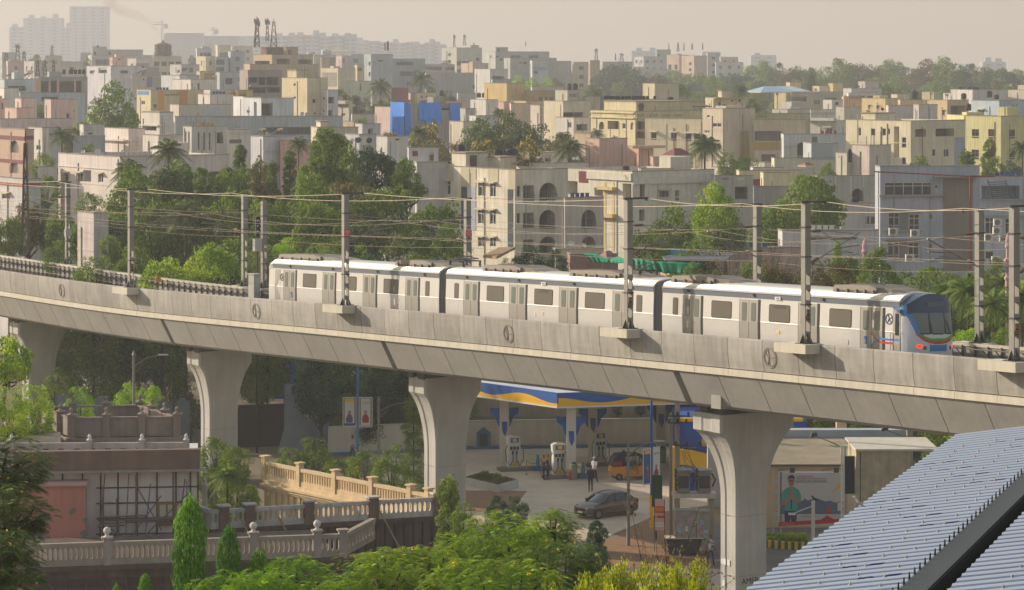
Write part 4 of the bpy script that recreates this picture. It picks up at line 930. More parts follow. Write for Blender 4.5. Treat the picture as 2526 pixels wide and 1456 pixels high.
A(0,1,2228,2320,2840,500,1020,22,'A4A6A0','long grey skyline block with a row of wide windows and stair tower',[('w','L',2270,538,2280,560),('w','R',2325,540,2350,556),('o','R',2290,598,2350,625,1),('w','R',2360,565,2385,588),('o','R',2470,535,2560,560,2),('o','R',2640,535,2740,560,2)],[(2315,2325,2440,460,2,'9A9C96'),(2590,2595,2690,443,2,'96989A')],name='apartment_block')
A(0,1,1988,2100,2252,613,860,32,'C2A88C','tan house with small tank right of the green hill tree',[('w','R',2063,675,2090,698)])
A(0,1,2118,2268,2440,668,740,34,'CDCCC6','white house with shaded open upper balcony',[('o','R',2188,725,2260,765,2),('o','R',2290,735,2405,768,2)])
A(0,1,2280,2290,2480,770,700,8,'AEB6BA','pale terrace with blue slatted rail left of the mustard block',[('b','R',2290,772,2470,800)],depth=7)
A(0,1,2210,2428,2600,806,600,34,'CBAE6E','mustard yellow block with plain tall wall',[('o','R',2312,938,2390,965,1)],[(2263,2275,2425,802,1,'BB9C5C')],name='apartment_block')
A(0,1,1952,1958,2130,900,640,8,'B0B2AE','low grey terrace wall with two black tanks',[],depth=7)
A(0,1,1370,1565,1748,900,590,34,'CFC5A8','cream house with three diamond openings and a shallow arch',[('w','L',1390,942,1402,955),('w','L',1448,965,1495,995),('a','R',1580,968,1710,1000,.4),('w','R',1600,925,1618,948),('w','R',1652,925,1668,948),('w','R',1702,925,1718,948)])
A(0,1,1748,1755,2040,980,560,8,'C6A684','peach terrace wall above the blue tarpaulins',[],depth=8)
A(0,1,2078,2228,2345,965,540,34,'D2CFC8','white cube house between mustard block and blue tarps',[('w','R',2250,960,2280,975)])
A(0,1,2228,2400,2500,985,545,34,'D0AAA0','pink house wall right of the white cube, under the mustard block',[])
A(0,1,2068,2130,2342,1120,440,26,'C4C6CA','low blank pale lavender box house above the flowering trees',[])
A(0,1,1985,2030,2130,1050,470,28,'B2B4AC','grey open fronted house right of the blue tarpaulins',[('o','R',1995,1060,2025,1140,2),('s','R',2135,1060,2140,1100,'B2B4AC')])
A(0,1,1875,2010,2210,1175,430,34,'D2C7B0','cream blank house right of the tarpaulins among trees',[])
A(0,1,880,990,1130,785,640,30,'C0CBB0','pale green house with maroon door',[('o','R',1012,805,1028,880,.4)])
A(0,1,1118,1125,1330,855,600,8,'B8BAB0','grey green house behind the crown of a palm',[],depth=8)
A(0,1,1310,1318,1480,850,590,8,'8E5450','low house with a dark red roof band below the stairs',[],depth=6)
A(0,1,935,1050,1060,950,560,50,'8C929C','slate grey gable house behind dark trees',[('w','L',1015,1055,1035,1095)],depth=6)
A(0,1,760,905,940,975,500,40,'BEB8A8','beige balcony house with stacked verandas right of lavender wing',[('o','L',790,1005,900,1030,1.5),('l','L',760,975,905,1002,.8),('w','R',905,1095,925,1135),('w','L',830,1095,870,1120)])
A(0,1,1155,1312,1330,1035,490,34,'D2B6B0','flat pink blank wall house left of the blue tarpaulins',[])
A(0,1,930,936,1155,1105,460,8,'B4B4AE','grey shed wall left of the pink blank wall',[('w','R',1128,1155,1155,1182)],depth=7)
A(0,1,965,1035,1212,1198,430,26,'BCBCC0','pale lavender shop house with blue barrels below the pink wall',[('o','R',1020,1215,1145,1225,.5),('o','R',1090,1240,1135,1290,1)])
A(0,1,818,950,960,1175,440,40,'C2A98C','brick and tan small house with sloping tile edge',[('o','L',925,1200,955,1240,.5)])
A(0,1,540,600,995,1232,370,16,'BDB5A0','long cream grey house with a square water cistern on its roof',[('w','R',582,1270,640,1300)],[(590,632,708,1178,1,'CFC4A4')])
A(0,1,868,1005,1172,1300,350,34,'B4B6BC','grey house with big black satellite dishes on the roof',[('s','R',1005,1318,1085,1400,'CFC8BC')])
A(0,1,1170,1275,1480,1320,330,34,'CAC8C4','square white tower house with one barred vent window',[('w','R',1350,1335,1398,1362)])
A(0,1,240,246,540,1362,345,8,'C89A8C','terracotta pink low house behind the dark trees',[],depth=8)
# ---------------- row 1, middle
A(1,1,1478,1482,1770,105,318,6,'B6BAC4','low lavender wall with blue sheets and brown shutters right of the white tower',[('s','R',1518,135,1572,185,'8C4C38'),('o','R',1685,145,1725,230,.4)],depth=6)
A(1,1,1540,1560,1860,245,310,12,'B6B4B4','grey white flat house half hidden by the tall trees',[('w','R',1515,342,1585,372)],depth=10)
mansard = [('h','L',1718,425,1785,548),('h','L',1822,425,1885,555),('h','L',2152,440,2222,572),('h','L',2266,445,2322,578),('h','L',2148,700,2218,838),('h','L',2264,705,2322,842),('h','L',2150,965,2220,1060),('h','L',2266,970,2322,1060),
 ('s','L',1992,480,2045,900,'46525A'),('s','L',2072,480,2132,900,'A8AEBA'),('s','L',2440,505,2490,1060,'46525A'),('s','L',1632,458,1692,520,'A8AEBA'),
 ('s','L',1630,282,1690,455,'C2B89C'),('s','L',1815,292,1915,418,'C2B89C'),('s','L',1990,300,2070,478,'C2B89C'),('s','L',2080,302,2135,480,'C2B89C'),('s','L',2250,308,2350,435,'C2B89C'),('s','L',2445,318,2515,505,'C2B89C')]
arc = [('o','R',2588,467,2694,630,1.8,'rail'),('a','R',2745,440,2912,628,1.8,'rail'),('o','R',2588,730,2692,888,1.8,'rail'),('a','R',2742,705,2908,888,1.8,'rail'),('o','R',2952,728,3120,886,1.8,'rail'),('a','R',3172,700,3305,884,1.8,'rail'),
 ('o','R',2588,988,2690,1110,1.8),('a','R',2740,962,2908,1120,1.8),('o','R',2952,985,3118,1110,1.8),('a','R',3170,958,3302,1120,1.8),('w','R',2524,468,2562,580),('w','R',2524,730,2562,838)]
A(1,1,1628,2505,3020,318,300,34,'DCD4BE','big cream apartment with stone clad fins, hooded windows and grey arched balconies',mansard+arc,[(1860,1996,2212,160,8),(2215,2365,2520,200,8,'CFC4A8')],name='apartment_block',cat='apartment block')
A(1,2,470,528,902,590,297,30,'B6B0A6','lower terrace wing with arched balcony right of the cream apartment',[('a','R',690,703,826,884,1.8,'rail'),('a','R',690,958,822,1100,1.8)],depth=10,name='apartment_block',cat='apartment block')
A(1,2,530,1180,1970,335,328,34,'D0CAB8','long white house with yellow pillared corner and grey shaded front',[('s','L',665,330,752,440,'74383C'),('o','L',555,425,650,560,1.5),('o','L',812,490,895,580,1.5),('s','L',900,435,925,1100,'CDB880'),('s','L',985,435,1005,1100,'CDB880'),('l','L',752,340,1180,412,.25),('l','L',868,738,1030,775,.7,'CDB880'),('l','L',880,480,1030,510,.7,'CDB880'),('o','L',1085,450,1170,598,1.2),('o','R',1250,440,1300,600,.8),('h','R',1440,515,1530,592,'brown'),('o','R',1592,515,1632,612,.4),('o','R',1245,700,1298,810,.8),('l','R',1180,382,1970,445,.25)],[],name='apartment_block',cat='apartment block')
A(1,2,1255,1260,1580,308,332,6,'B4B2A8','grey roof room with steel rail on the long white house',[],depth=5)
A(1,2,737,860,1132,18,395,34,'CFA898','pink battlemented tower house with square merlons',[('o','R',765,232,845,300,.6)],name='villa',cat='villa')
A(1,2,1130,1240,1382,92,392,34,'CFA08A','salmon turret house right of the battlemented tower',[('l','R',1150,80,1465,108,.8)])
A(1,2,1375,1380,1465,195,380,8,'C49A88','short pink side wall right of the salmon turret',[],depth=5)
A(1,2,95,300,555,152,380,34,'CDC6B2','cream roof house with open doorway behind the solar heater',[('w','L',185,168,215,205),('o','R',335,178,392,240,.8)])
A(1,2,180,188,760,255,350,8,'BAB6AA','long low terrace with a small dish behind the cream apartment',[],depth=6)
A(1,2,1465,1585,1765,178,372,34,'D2C898','small yellow house with maroon hipped roof',[('l','L',1468,248,1585,256,.2,'8E9A50'),('l','R',1585,248,1765,256,.2,'8E9A50')])
A(1,2,1965,1975,2345,375,330,8,'ACA99E','grey house with patterned parapet and shaded veranda',[('o','R',2010,478,2070,600,1.2),('o','R',2168,480,2290,600,1.8),('s','R',2035,395,2110,412,'8E8A80'),('s','R',2188,392,2262,410,'D0CAB0')],depth=9)
A(1,2,1950,2030,2165,295,380,26,'BAB8B0','stained grey wall house under the big coconut palm',[],depth=6)
A(1,2,2085,2140,2275,245,400,26,'AEB0B0','pale grey low roof house right of the coconut palm',[])
A(1,2,2325,2455,2600,248,385,30,'C0B8B0','square stained cream stair room right of the palm',[])
A(1,2,2200,2210,2820,325,365,6,'CDC4A0','long cream wall with a red painted band',[('s','R',2345,405,2690,470,'8A3A44')],depth=8)
A(1,2,2340,2350,2690,478,345,6,'9C9890','dark shaded veranda under the red banded wall',[('o','R',2355,485,2560,600,2)],depth=8)
# ---------------- tile 2 top
A(0,2,780,1207,1858,1078,450,30,'CDBF94','ornate yellow villa with moulded parapet and pediment',[('a','L',855,1175,908,1255,.4),('o','L',940,1168,1047,1248,1.5),('w','L',1082,1190,1112,1245),('a','L',1160,1182,1195,1252,.4),('o','R',1218,1172,1296,1252,1.2),('o','R',1215,1258,1300,1335,1.5),('l','L',785,1078,1205,1092,.3),('l','L',785,1128,1205,1140,.3),('l','R',1210,1128,1855,1140,.3),('s','L',795,1096,880,1124,'B9B083'),('s','L',1030,1096,1105,1124,'B9B083'),('s','L',1120,1096,1190,1124,'B9B083'),('s','R',1230,1100,1290,1128,'A6A57E'),('s','R',1345,1100,1430,1128,'A6A57E'),('s','R',1458,1100,1548,1128,'A6A57E'),('s','R',1570,1100,1655,1128,'A6A57E')],[(905,1215,1850,985,3,'CDBF94')],name='villa',cat='villa')
A(0,2,1302,1838,1870,1148,425,52,'D8CBAC','broad cream house with four hooded windows in full sun',[('h','L',1360,1278,1412,1350,'brown'),('h','L',1552,1282,1605,1358,'brown'),('h','L',1692,1288,1748,1362,'brown'),('h','L',1775,1290,1830,1362,'brown'),('s','L',1502,1195,1508,1460,'B8B4A8')],depth=8,name='apartment_block',cat='apartment block')
A(0,2,1856,2052,2362,1052,410,34,'C9BAA4','beige apartment with blank shaded wall and framed bay',[('w','L',1955,1188,2035,1228),('w','L',1952,1378,2032,1450),('w','L',1900,1110,1925,1135),('w','L',1876,1260,1922,1285),('s','R',2222,1268,2305,1620,'AD9A70'),('w','R',2238,1280,2298,1320)],name='apartment_block',cat='apartment block')
A(0,2,2350,2356,2850,1160,408,6,'B6A894','beige wing with wide dark windows and ochre panel',[('o','R',2358,1266,2620,1360,.4),('s','R',2325,1370,2850,1450,'A89058'),('o','R',2425,1490,2560,1570,.5)],depth=9,name='apartment_block',cat='apartment block')
A(0,2,2356,2362,2895,1098,430,6,'A5A583','olive parapet wall behind the beige apartment',[('s','R',2370,1108,2480,1140,'8E966C')],depth=8)
A(0,2,1883,1960,2268,945,480,26,'CBC0A0','cream roof house with a flat yellow slab and brown door',[('o','R',2008,960,2032,1045,.4),('w','R',2128,962,2152,985),('w','R',2202,955,2228,988),('w','L',1975,960,1998,985),('l','R',1960,940,2285,950,.8,'C8A060')],[(1888,2010,2122,878,3,'C4BCA4')])
A(0,2,1280,1395,1628,808,560,34,'CBBE9C','cream roof box with a rusty ladder above the row of tanks',[])
A(0,2,718,722,865,937,560,6,'BAAE90','low cream box left of the tank row',[],depth=5)
A(0,2,435,552,712,873,560,34,'BEBAA8','grey cream stair tower with twin tall tanks on top',[('s','R',568,905,640,938,'8E8E84')])
A(0,2,325,510,770,978,520,34,'D2C8AA','cream stained house with grey shaded terrace and blue sheets',[('o','R',512,1085,700,1132,3),('l','R',475,1078,705,1084,1)],[(510,585,685,1000,3,'B4B6B8')])
A(0,2,445,612,780,1138,470,34,'CCC9C0','white house with balcony and parked sill below the cream stained house',[('o','R',640,1200,745,1260,2),('w','L',555,1180,590,1235)])
A(0,2,620,775,800,1290,410,40,'CAB095','peach gable house beside a palm at centre right',[])
A(0,2,0,152,438,978,545,34,'D0B888','yellow cream house left of the grey stair tower',[('w','L',25,1000,45,1050),('w','L',95,1020,130,1045)])
A(0,2,-20,25,150,810,620,34,'C4A468','mustard stair room with narrow lit side',[])
A(0,2,150,160,435,878,600,8,'A88C5C','brown yellow terrace with outside stairs',[('o','R',280,940,320,975,.5),('o','R',335,940,358,975,.5),('o','R',380,940,412,975,.5)],depth=8)
A(0,2,205,212,520,840,640,8,'C6B4AC','pinkish low roof house with white dishes',[],depth=7)
A(0,2,195,285,325,1018,500,34,'CFC4B4','pale narrow house with a slit window left of the stained house',[('w','R',285,1092,302,1138)])
A(0,2,0,8,200,1000,520,8,'D2B49A','peach wall house above the flowering trees',[],depth=7)
# distant ones of tile 2
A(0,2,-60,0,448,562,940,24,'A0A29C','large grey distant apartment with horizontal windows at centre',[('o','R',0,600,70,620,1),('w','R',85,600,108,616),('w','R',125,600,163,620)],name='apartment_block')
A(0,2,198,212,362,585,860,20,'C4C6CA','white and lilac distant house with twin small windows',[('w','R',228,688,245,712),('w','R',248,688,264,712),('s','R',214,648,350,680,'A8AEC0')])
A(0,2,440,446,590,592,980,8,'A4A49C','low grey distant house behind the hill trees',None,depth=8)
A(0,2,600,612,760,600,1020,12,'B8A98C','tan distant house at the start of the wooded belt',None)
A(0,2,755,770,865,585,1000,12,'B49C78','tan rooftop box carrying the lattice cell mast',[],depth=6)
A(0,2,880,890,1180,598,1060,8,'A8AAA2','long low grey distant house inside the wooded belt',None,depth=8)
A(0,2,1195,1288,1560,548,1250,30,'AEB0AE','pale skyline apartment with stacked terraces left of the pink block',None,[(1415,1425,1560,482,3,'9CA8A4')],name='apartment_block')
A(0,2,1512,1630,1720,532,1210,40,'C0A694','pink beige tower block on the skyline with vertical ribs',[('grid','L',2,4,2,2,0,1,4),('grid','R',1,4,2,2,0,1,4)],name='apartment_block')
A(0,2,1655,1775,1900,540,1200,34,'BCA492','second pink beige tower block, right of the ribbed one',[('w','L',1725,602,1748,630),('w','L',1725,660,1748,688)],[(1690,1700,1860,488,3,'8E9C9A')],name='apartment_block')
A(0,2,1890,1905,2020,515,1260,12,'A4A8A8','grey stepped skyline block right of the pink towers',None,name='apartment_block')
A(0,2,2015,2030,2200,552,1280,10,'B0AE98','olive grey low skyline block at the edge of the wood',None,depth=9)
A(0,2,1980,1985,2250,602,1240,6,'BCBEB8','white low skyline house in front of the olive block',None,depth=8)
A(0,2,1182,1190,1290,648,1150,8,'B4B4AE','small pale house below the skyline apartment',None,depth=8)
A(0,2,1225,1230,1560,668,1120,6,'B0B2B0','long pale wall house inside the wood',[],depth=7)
# ---------------- tile 3
A(0,3,105,215,262,880,720,40,'D4C08C','bright cream corner house with pink railings',[('w','L',120,885,145,920)])
A(0,3,225,258,366,797,720,26,'CDB47E','mustard square stair room on the olive roofed house',[],depth=5)
A(0,3,262,268,770,888,690,6,'96957C','olive long house with deep shaded terraces',[('o','R',275,935,415,990,2.5),('o','R',590,945,700,962,2),('w','R',485,965,545,1010)],depth=9)
A(0,3,475,540,640,832,700,34,'D6CCA0','pale yellow low roof room with a dish',[],depth=5)
A(0,3,632,672,766,806,705,30,'CBB67C','mustard stair room with bright lit edge',[],depth=5)
A(0,3,575,662,768,965,600,36,'CFCCC8','white narrow house with shaded side and small window',[('w','R',695,985,725,1012)])
A(0,3,915,982,1116,787,690,34,'C4B4B2','pale mauve stained stair tower beyond the orange house',[])
A(0,3,770,850,1140,855,670,26,'B4B2B8','lavender grey house under the mauve stair tower',None)
A(0,3,810,820,1118,898,655,6,'CAC8C4','white framed terrace house with shaded bays',[('o','R',930,915,980,945,1),('o','R',1000,905,1115,948,1.5)],depth=7)
A(0,3,768,775,948,935,630,6,'CF9E6C','bright orange house with dark rail on top',[('b','R',830,940,940,958)],depth=7)
A(0,3,950,1176,1320,952,600,40,'D6BF86','yellow house with curved shaded window bays',[('w','L',1010,1015,1030,1050),('w','L',1088,1018,1115,1052)])
A(0,3,1232,1292,1408,912,620,30,'C0BCA4','small cream box behind the tall black tank',[],depth=5)
A(0,3,1530,1645,1708,890,680,40,'BDB48A','olive yellow distant roof house',[('w','L',1605,895,1620,918)])
A(0,3,1310,1320,1556,967,585,6,'BDA684','tan terrace wall right of the yellow curved house',[],depth=7)
A(0,3,1555,1775,1980,968,570,34,'C6AE84','tan house with dark doorway bay and hooded window',[('w','L',1720,1062,1750,1112,'brown'),('o','L',1560,970,1598,1018,.8),('o','R',1808,1020,1955,1110,2.5)])
A(0,3,1735,1805,1830,900,640,34,'CFCAC2','white box with a big dish left of the white block',[],depth=6)
A(0,3,1805,2018,2362,868,610,30,'CFCBC6','white block carrying black tanks on its terrace',[],[(1925,1940,2110,835,1,'C4C2B8')],name='apartment_block')
A(0,3,2358,2520,2700,870,615,40,'CFC6B0','cream white house at the far right edge with glinting panel',[])
A(0,3,2008,2275,2700,975,485,34,'A9BACA','pale blue house with brown window at the right edge',[('h','L',2065,1058,2130,1115),('w','R',2362,1062,2398,1098)])
A(0,3,1770,1945,2200,1118,470,8,'CFC684','yellow wall wing left of the yellow apartment',[],depth=6)
A(0,3,1940,2292,2700,1125,425,38,'CFC98C','pale yellow apartment with red framed windows',[('w','L',2012,1248,2080,1335,'brown'),('w','L',2170,1248,2240,1338,'brown'),('w','L',1835,1245,1905,1312,'brown'),('w','R',2370,1252,2428,1338,'brown'),('w','L',2010,1445,2080,1540,'brown'),('w','L',2170,1445,2240,1540,'brown'),('w','R',2370,1445,2428,1540,'brown'),('s','L',1935,1120,1945,1700,'B8B27A')],name='apartment_block',cat='apartment block')
A(0,3,795,1422,1945,1170,395,38,'DACFAE','cream apartment with thick window frames and drainpipes',[('w','L',1038,1240,1080,1312),('w','L',1145,1240,1182,1312),('w','L',918,1232,942,1312),('w','L',1198,1240,1222,1300),('o','L',1260,1222,1310,1520,1.2),('w','L',1335,1325,1378,1430),('w','L',1335,1520,1375,1590),('o','R',1465,1248,1570,1322,.6),('o','R',1662,1242,1840,1318,1.5),('w','R',1630,1440,1662,1508),('w','R',1740,1440,1790,1515),('s','R',1845,1325,1940,1600,'A6ACBA'),('s','L',905,1105,912,1385,'A8A290')],[(800,935,1120,1100,4)],name='apartment_block',cat='apartment block')
A(0,3,1200,1206,1680,1020,520,6,'BEB4B0','long stained grey pink terrace wall',[],depth=8)
A(0,3,1480,1500,1680,1012,500,20,'B0AAA4','stained grey cistern room on the pink terrace wall',[],depth=5)
A(0,3,85,232,450,1058,480,34,'B8B6B2','mould stained concrete house with a dark open stairwell',[('o','R',275,1180,325,1262,1),('o','R',390,1215,428,1262,.5)],[])
A(0,3,450,455,690,1060,500,6,'C2BEB6','white water stained parapet house',[('s','R',465,1085,690,1110,'A9AAA4')],depth=7)
A(0,3,700,780,935,1035,490,34,'BDB6A8','small concrete stair room with a square hole',[('w','L',752,1060,768,1072)],depth=6)
A(0,3,403,708,792,1168,455,48,'C8CAC6','white house with a projecting slab and single ornate window',[('w','L',605,1238,662,1292),('l','L',403,1140,712,1165,1.0),('l','L',590,1218,672,1232,.6)])
A(0,3,190,196,795,1297,400,6,'BFC6C8','long white blue house with a big arch and a black cooler',[('a','R',325,1378,398,1540,1.2),('l','R',215,1400,295,1408,.5),('o','R',468,1322,524,1384,.2)],depth=9)
A(0,3,-110,-100,190,1620,372,6,'C4C2BC','white garden wall house beneath the arch house',[],depth=6)
A(1,3,100,106,720,205,378,6,'CDC9B4','low white garden house right of the beige apartment',[('s','R',462,62,670,222,'A9B0B4')],[(185,190,262,182,1)],depth=8)
A(1,3,383,462,722,62,385,10,'A9B2B6','blue grey blank wall house below the arch',[],depth=7)
A(1,3,855,1022,1232,82,350,36,'C8BCB0','square mushroom grey stair tower with long shadow',[],[])
A(1,3,718,805,860,155,352,36,'C6BDAE','stained old turret beside the mushroom grey tower',[('w','L',722,185,740,200)],depth=6)
A(1,3,505,520,1108,378,335,10,'B4B0A2','old stained wall house with white piers and a dark arch',[('s','R',545,370,556,450,'D0CEC6'),('s','R',690,375,702,480,'D0CEC6'),('s','R',838,378,850,560,'D0CEC6'),('s','R',960,380,970,625,'D0CEC6'),('a','R',856,498,958,620,1.5)],depth=9)
A(1,3,-10,0,250,345,350,6,'CFC6A0','cream strip wall behind the dense round tree',[],depth=6)
A(1,3,740,745,1108,640,322,6,'B2ACA8','pale old house with two blue shuttered openings under the arch wall',[('o','R',985,768,1022,838,.4),('o','R',1035,768,1100,840,.4)],depth=7)
# blue grey building
bw=[('w','R',1168,438,1628,562),('w','R',1205,730,1312,888),('w','R',1405,742,1505,900),('w','R',1200,1005,1308,1165),('w','R',1395,1018,1500,1170),('w','R',1595,735,1635,800),('w','R',1592,1022,1632,1080),('w','R',1650,458,1690,500),
 ('s','R',1735,395,2020,1300,'8C8478'),('l','R',1110,555,1730,572,.35,'9C9C98'),('l','R',1180,705,1528,722,.35,'9C9C98'),('l','R',1175,900,1525,912,.3,'9C9C98'),('l','R',1178,985,1522,997,.35,'9C9C98'),('s','R',1315,735,1398,895,'86827C'),('s','R',1312,1005,1392,1165,'86827C'),('l','R',1632,375,2065,388,.9,'A09C94')]
A(1,3,1106,1126,2086,285,300,8,'A4ADBE','blue grey apartment block with air conditioners and long ribbon window',bw,[(1110,1640,2085,287,2)],depth=11,name='apartment_block',cat='apartment block')
A(1,3,2022,2028,2800,385,312,6,'A6B0C0','blue grey right wing with recessed terrace at the right edge',[('o','R',2105,470,2475,600,2.2),('w','R',2140,775,2235,940),('w','R',2332,785,2420,950),('l','R',2030,755,2500,775,.3,'9C9C98'),('w','R',2140,1100,2225,1180),('l','R',2030,598,2700,612,.3,'9C9C98')],depth=11,name='apartment_block',cat='apartment block')
A(1,3,178,182,1106,905,268,6,'C0C4C6','low white shed wall with a brown sheet roof behind the train',[('o','R',455,965,900,990,1)],depth=9,name='shed',cat='shed',roof=M('rusty_sheet_roof',(150,132,112),.8,var=.2))
A(1,3,-20,0,380,1068,262,6,'B49C98','dull pink compound wall left of the white shed',[],depth=5,name='shed',cat='shed')
A(1,2,1365,1548,1700,1050,262,20,'C09A80','tan hut with sloping side above the green netting',[],depth=7,name='shed',cat='shed')
A(1,2,1700,1712,2600,1080,258,6,'B59A92','long dull pink wall behind the slate roof',[],depth=6,name='shed',cat='shed')
A(1,2,570,578,1040,1135,262,6,'93695C','low brick red wall house left of the green netting',[],depth=6,name='shed',cat='shed')
A(1,2,430,440,900,1085,285,8,'BEB49C','low cream roofed house with white dishes below the arched balconies',[],depth=8)
# ================================================================ TREES
LG = dict(
 dark=LEAF('leaf_dark',(42,60,20),(96,118,38),(136,152,54)),mid=LEAF('leaf_mid',(52,76,20),(118,144,42),(168,178,62),.4),
 bright=LEAF('leaf_bright',(70,108,16),(160,190,36),(222,220,66),.5),light=LEAF('leaf_light',(74,96,34),(128,150,58),(168,176,84),.4),
 olive=LEAF('leaf_olive',(66,66,34),(112,108,54),(150,124,60)),dry=LEAF('leaf_dry',(84,70,48),(128,112,76),(150,130,90)),
 teal=LEAF('leaf_blue_green',(34,58,40),(70,100,62),(110,130,84)),flower=LEAF('leaf_flowering',(50,62,28),(92,104,44),(206,164,40)),
 lime=LEAF('leaf_lime',(64,108,12),(158,200,28),(222,228,66),.5),yell=LEAF('leaf_yellow_green',(96,114,12),(172,182,24),(226,214,50),.55),ashoka=LEAF('leaf_ashoka',(28,62,10),(92,148,22),(178,212,50),.45),palm=LEAF('leaf_palm',(48,66,36),(100,118,60),(160,166,104),.35),
 palmb=LEAF('leaf_palm_bright',(60,86,30),(126,150,62),(196,196,110),.45))
bark = M('bark',(92,78,64),.95,var=.3,scale=3); bark_d = M('bark_dark',(62,54,46),.95,var=.3,scale=3); petal = M('yellow_petal',(240,200,24),.6,var=.15,scale=4)
def leafq(mb,p,ax,nrm,l,w):
 ax = ax.normalized(); s = ax.cross(nrm)
 if s.length < 1e-4: s = ax.orthogonal()
 s.normalize(); a = p-ax*l*.5; b = p+ax*l*.5; mb.quad(a,p+s*w*.5,b,p-s*w*.5)
def rdir(rn):
 while 1:
  v = Vector((rn.uniform(-1,1),rn.uniform(-1,1),rn.uniform(-1,1)))
  if .05 < v.length < 1: return v.normalized()
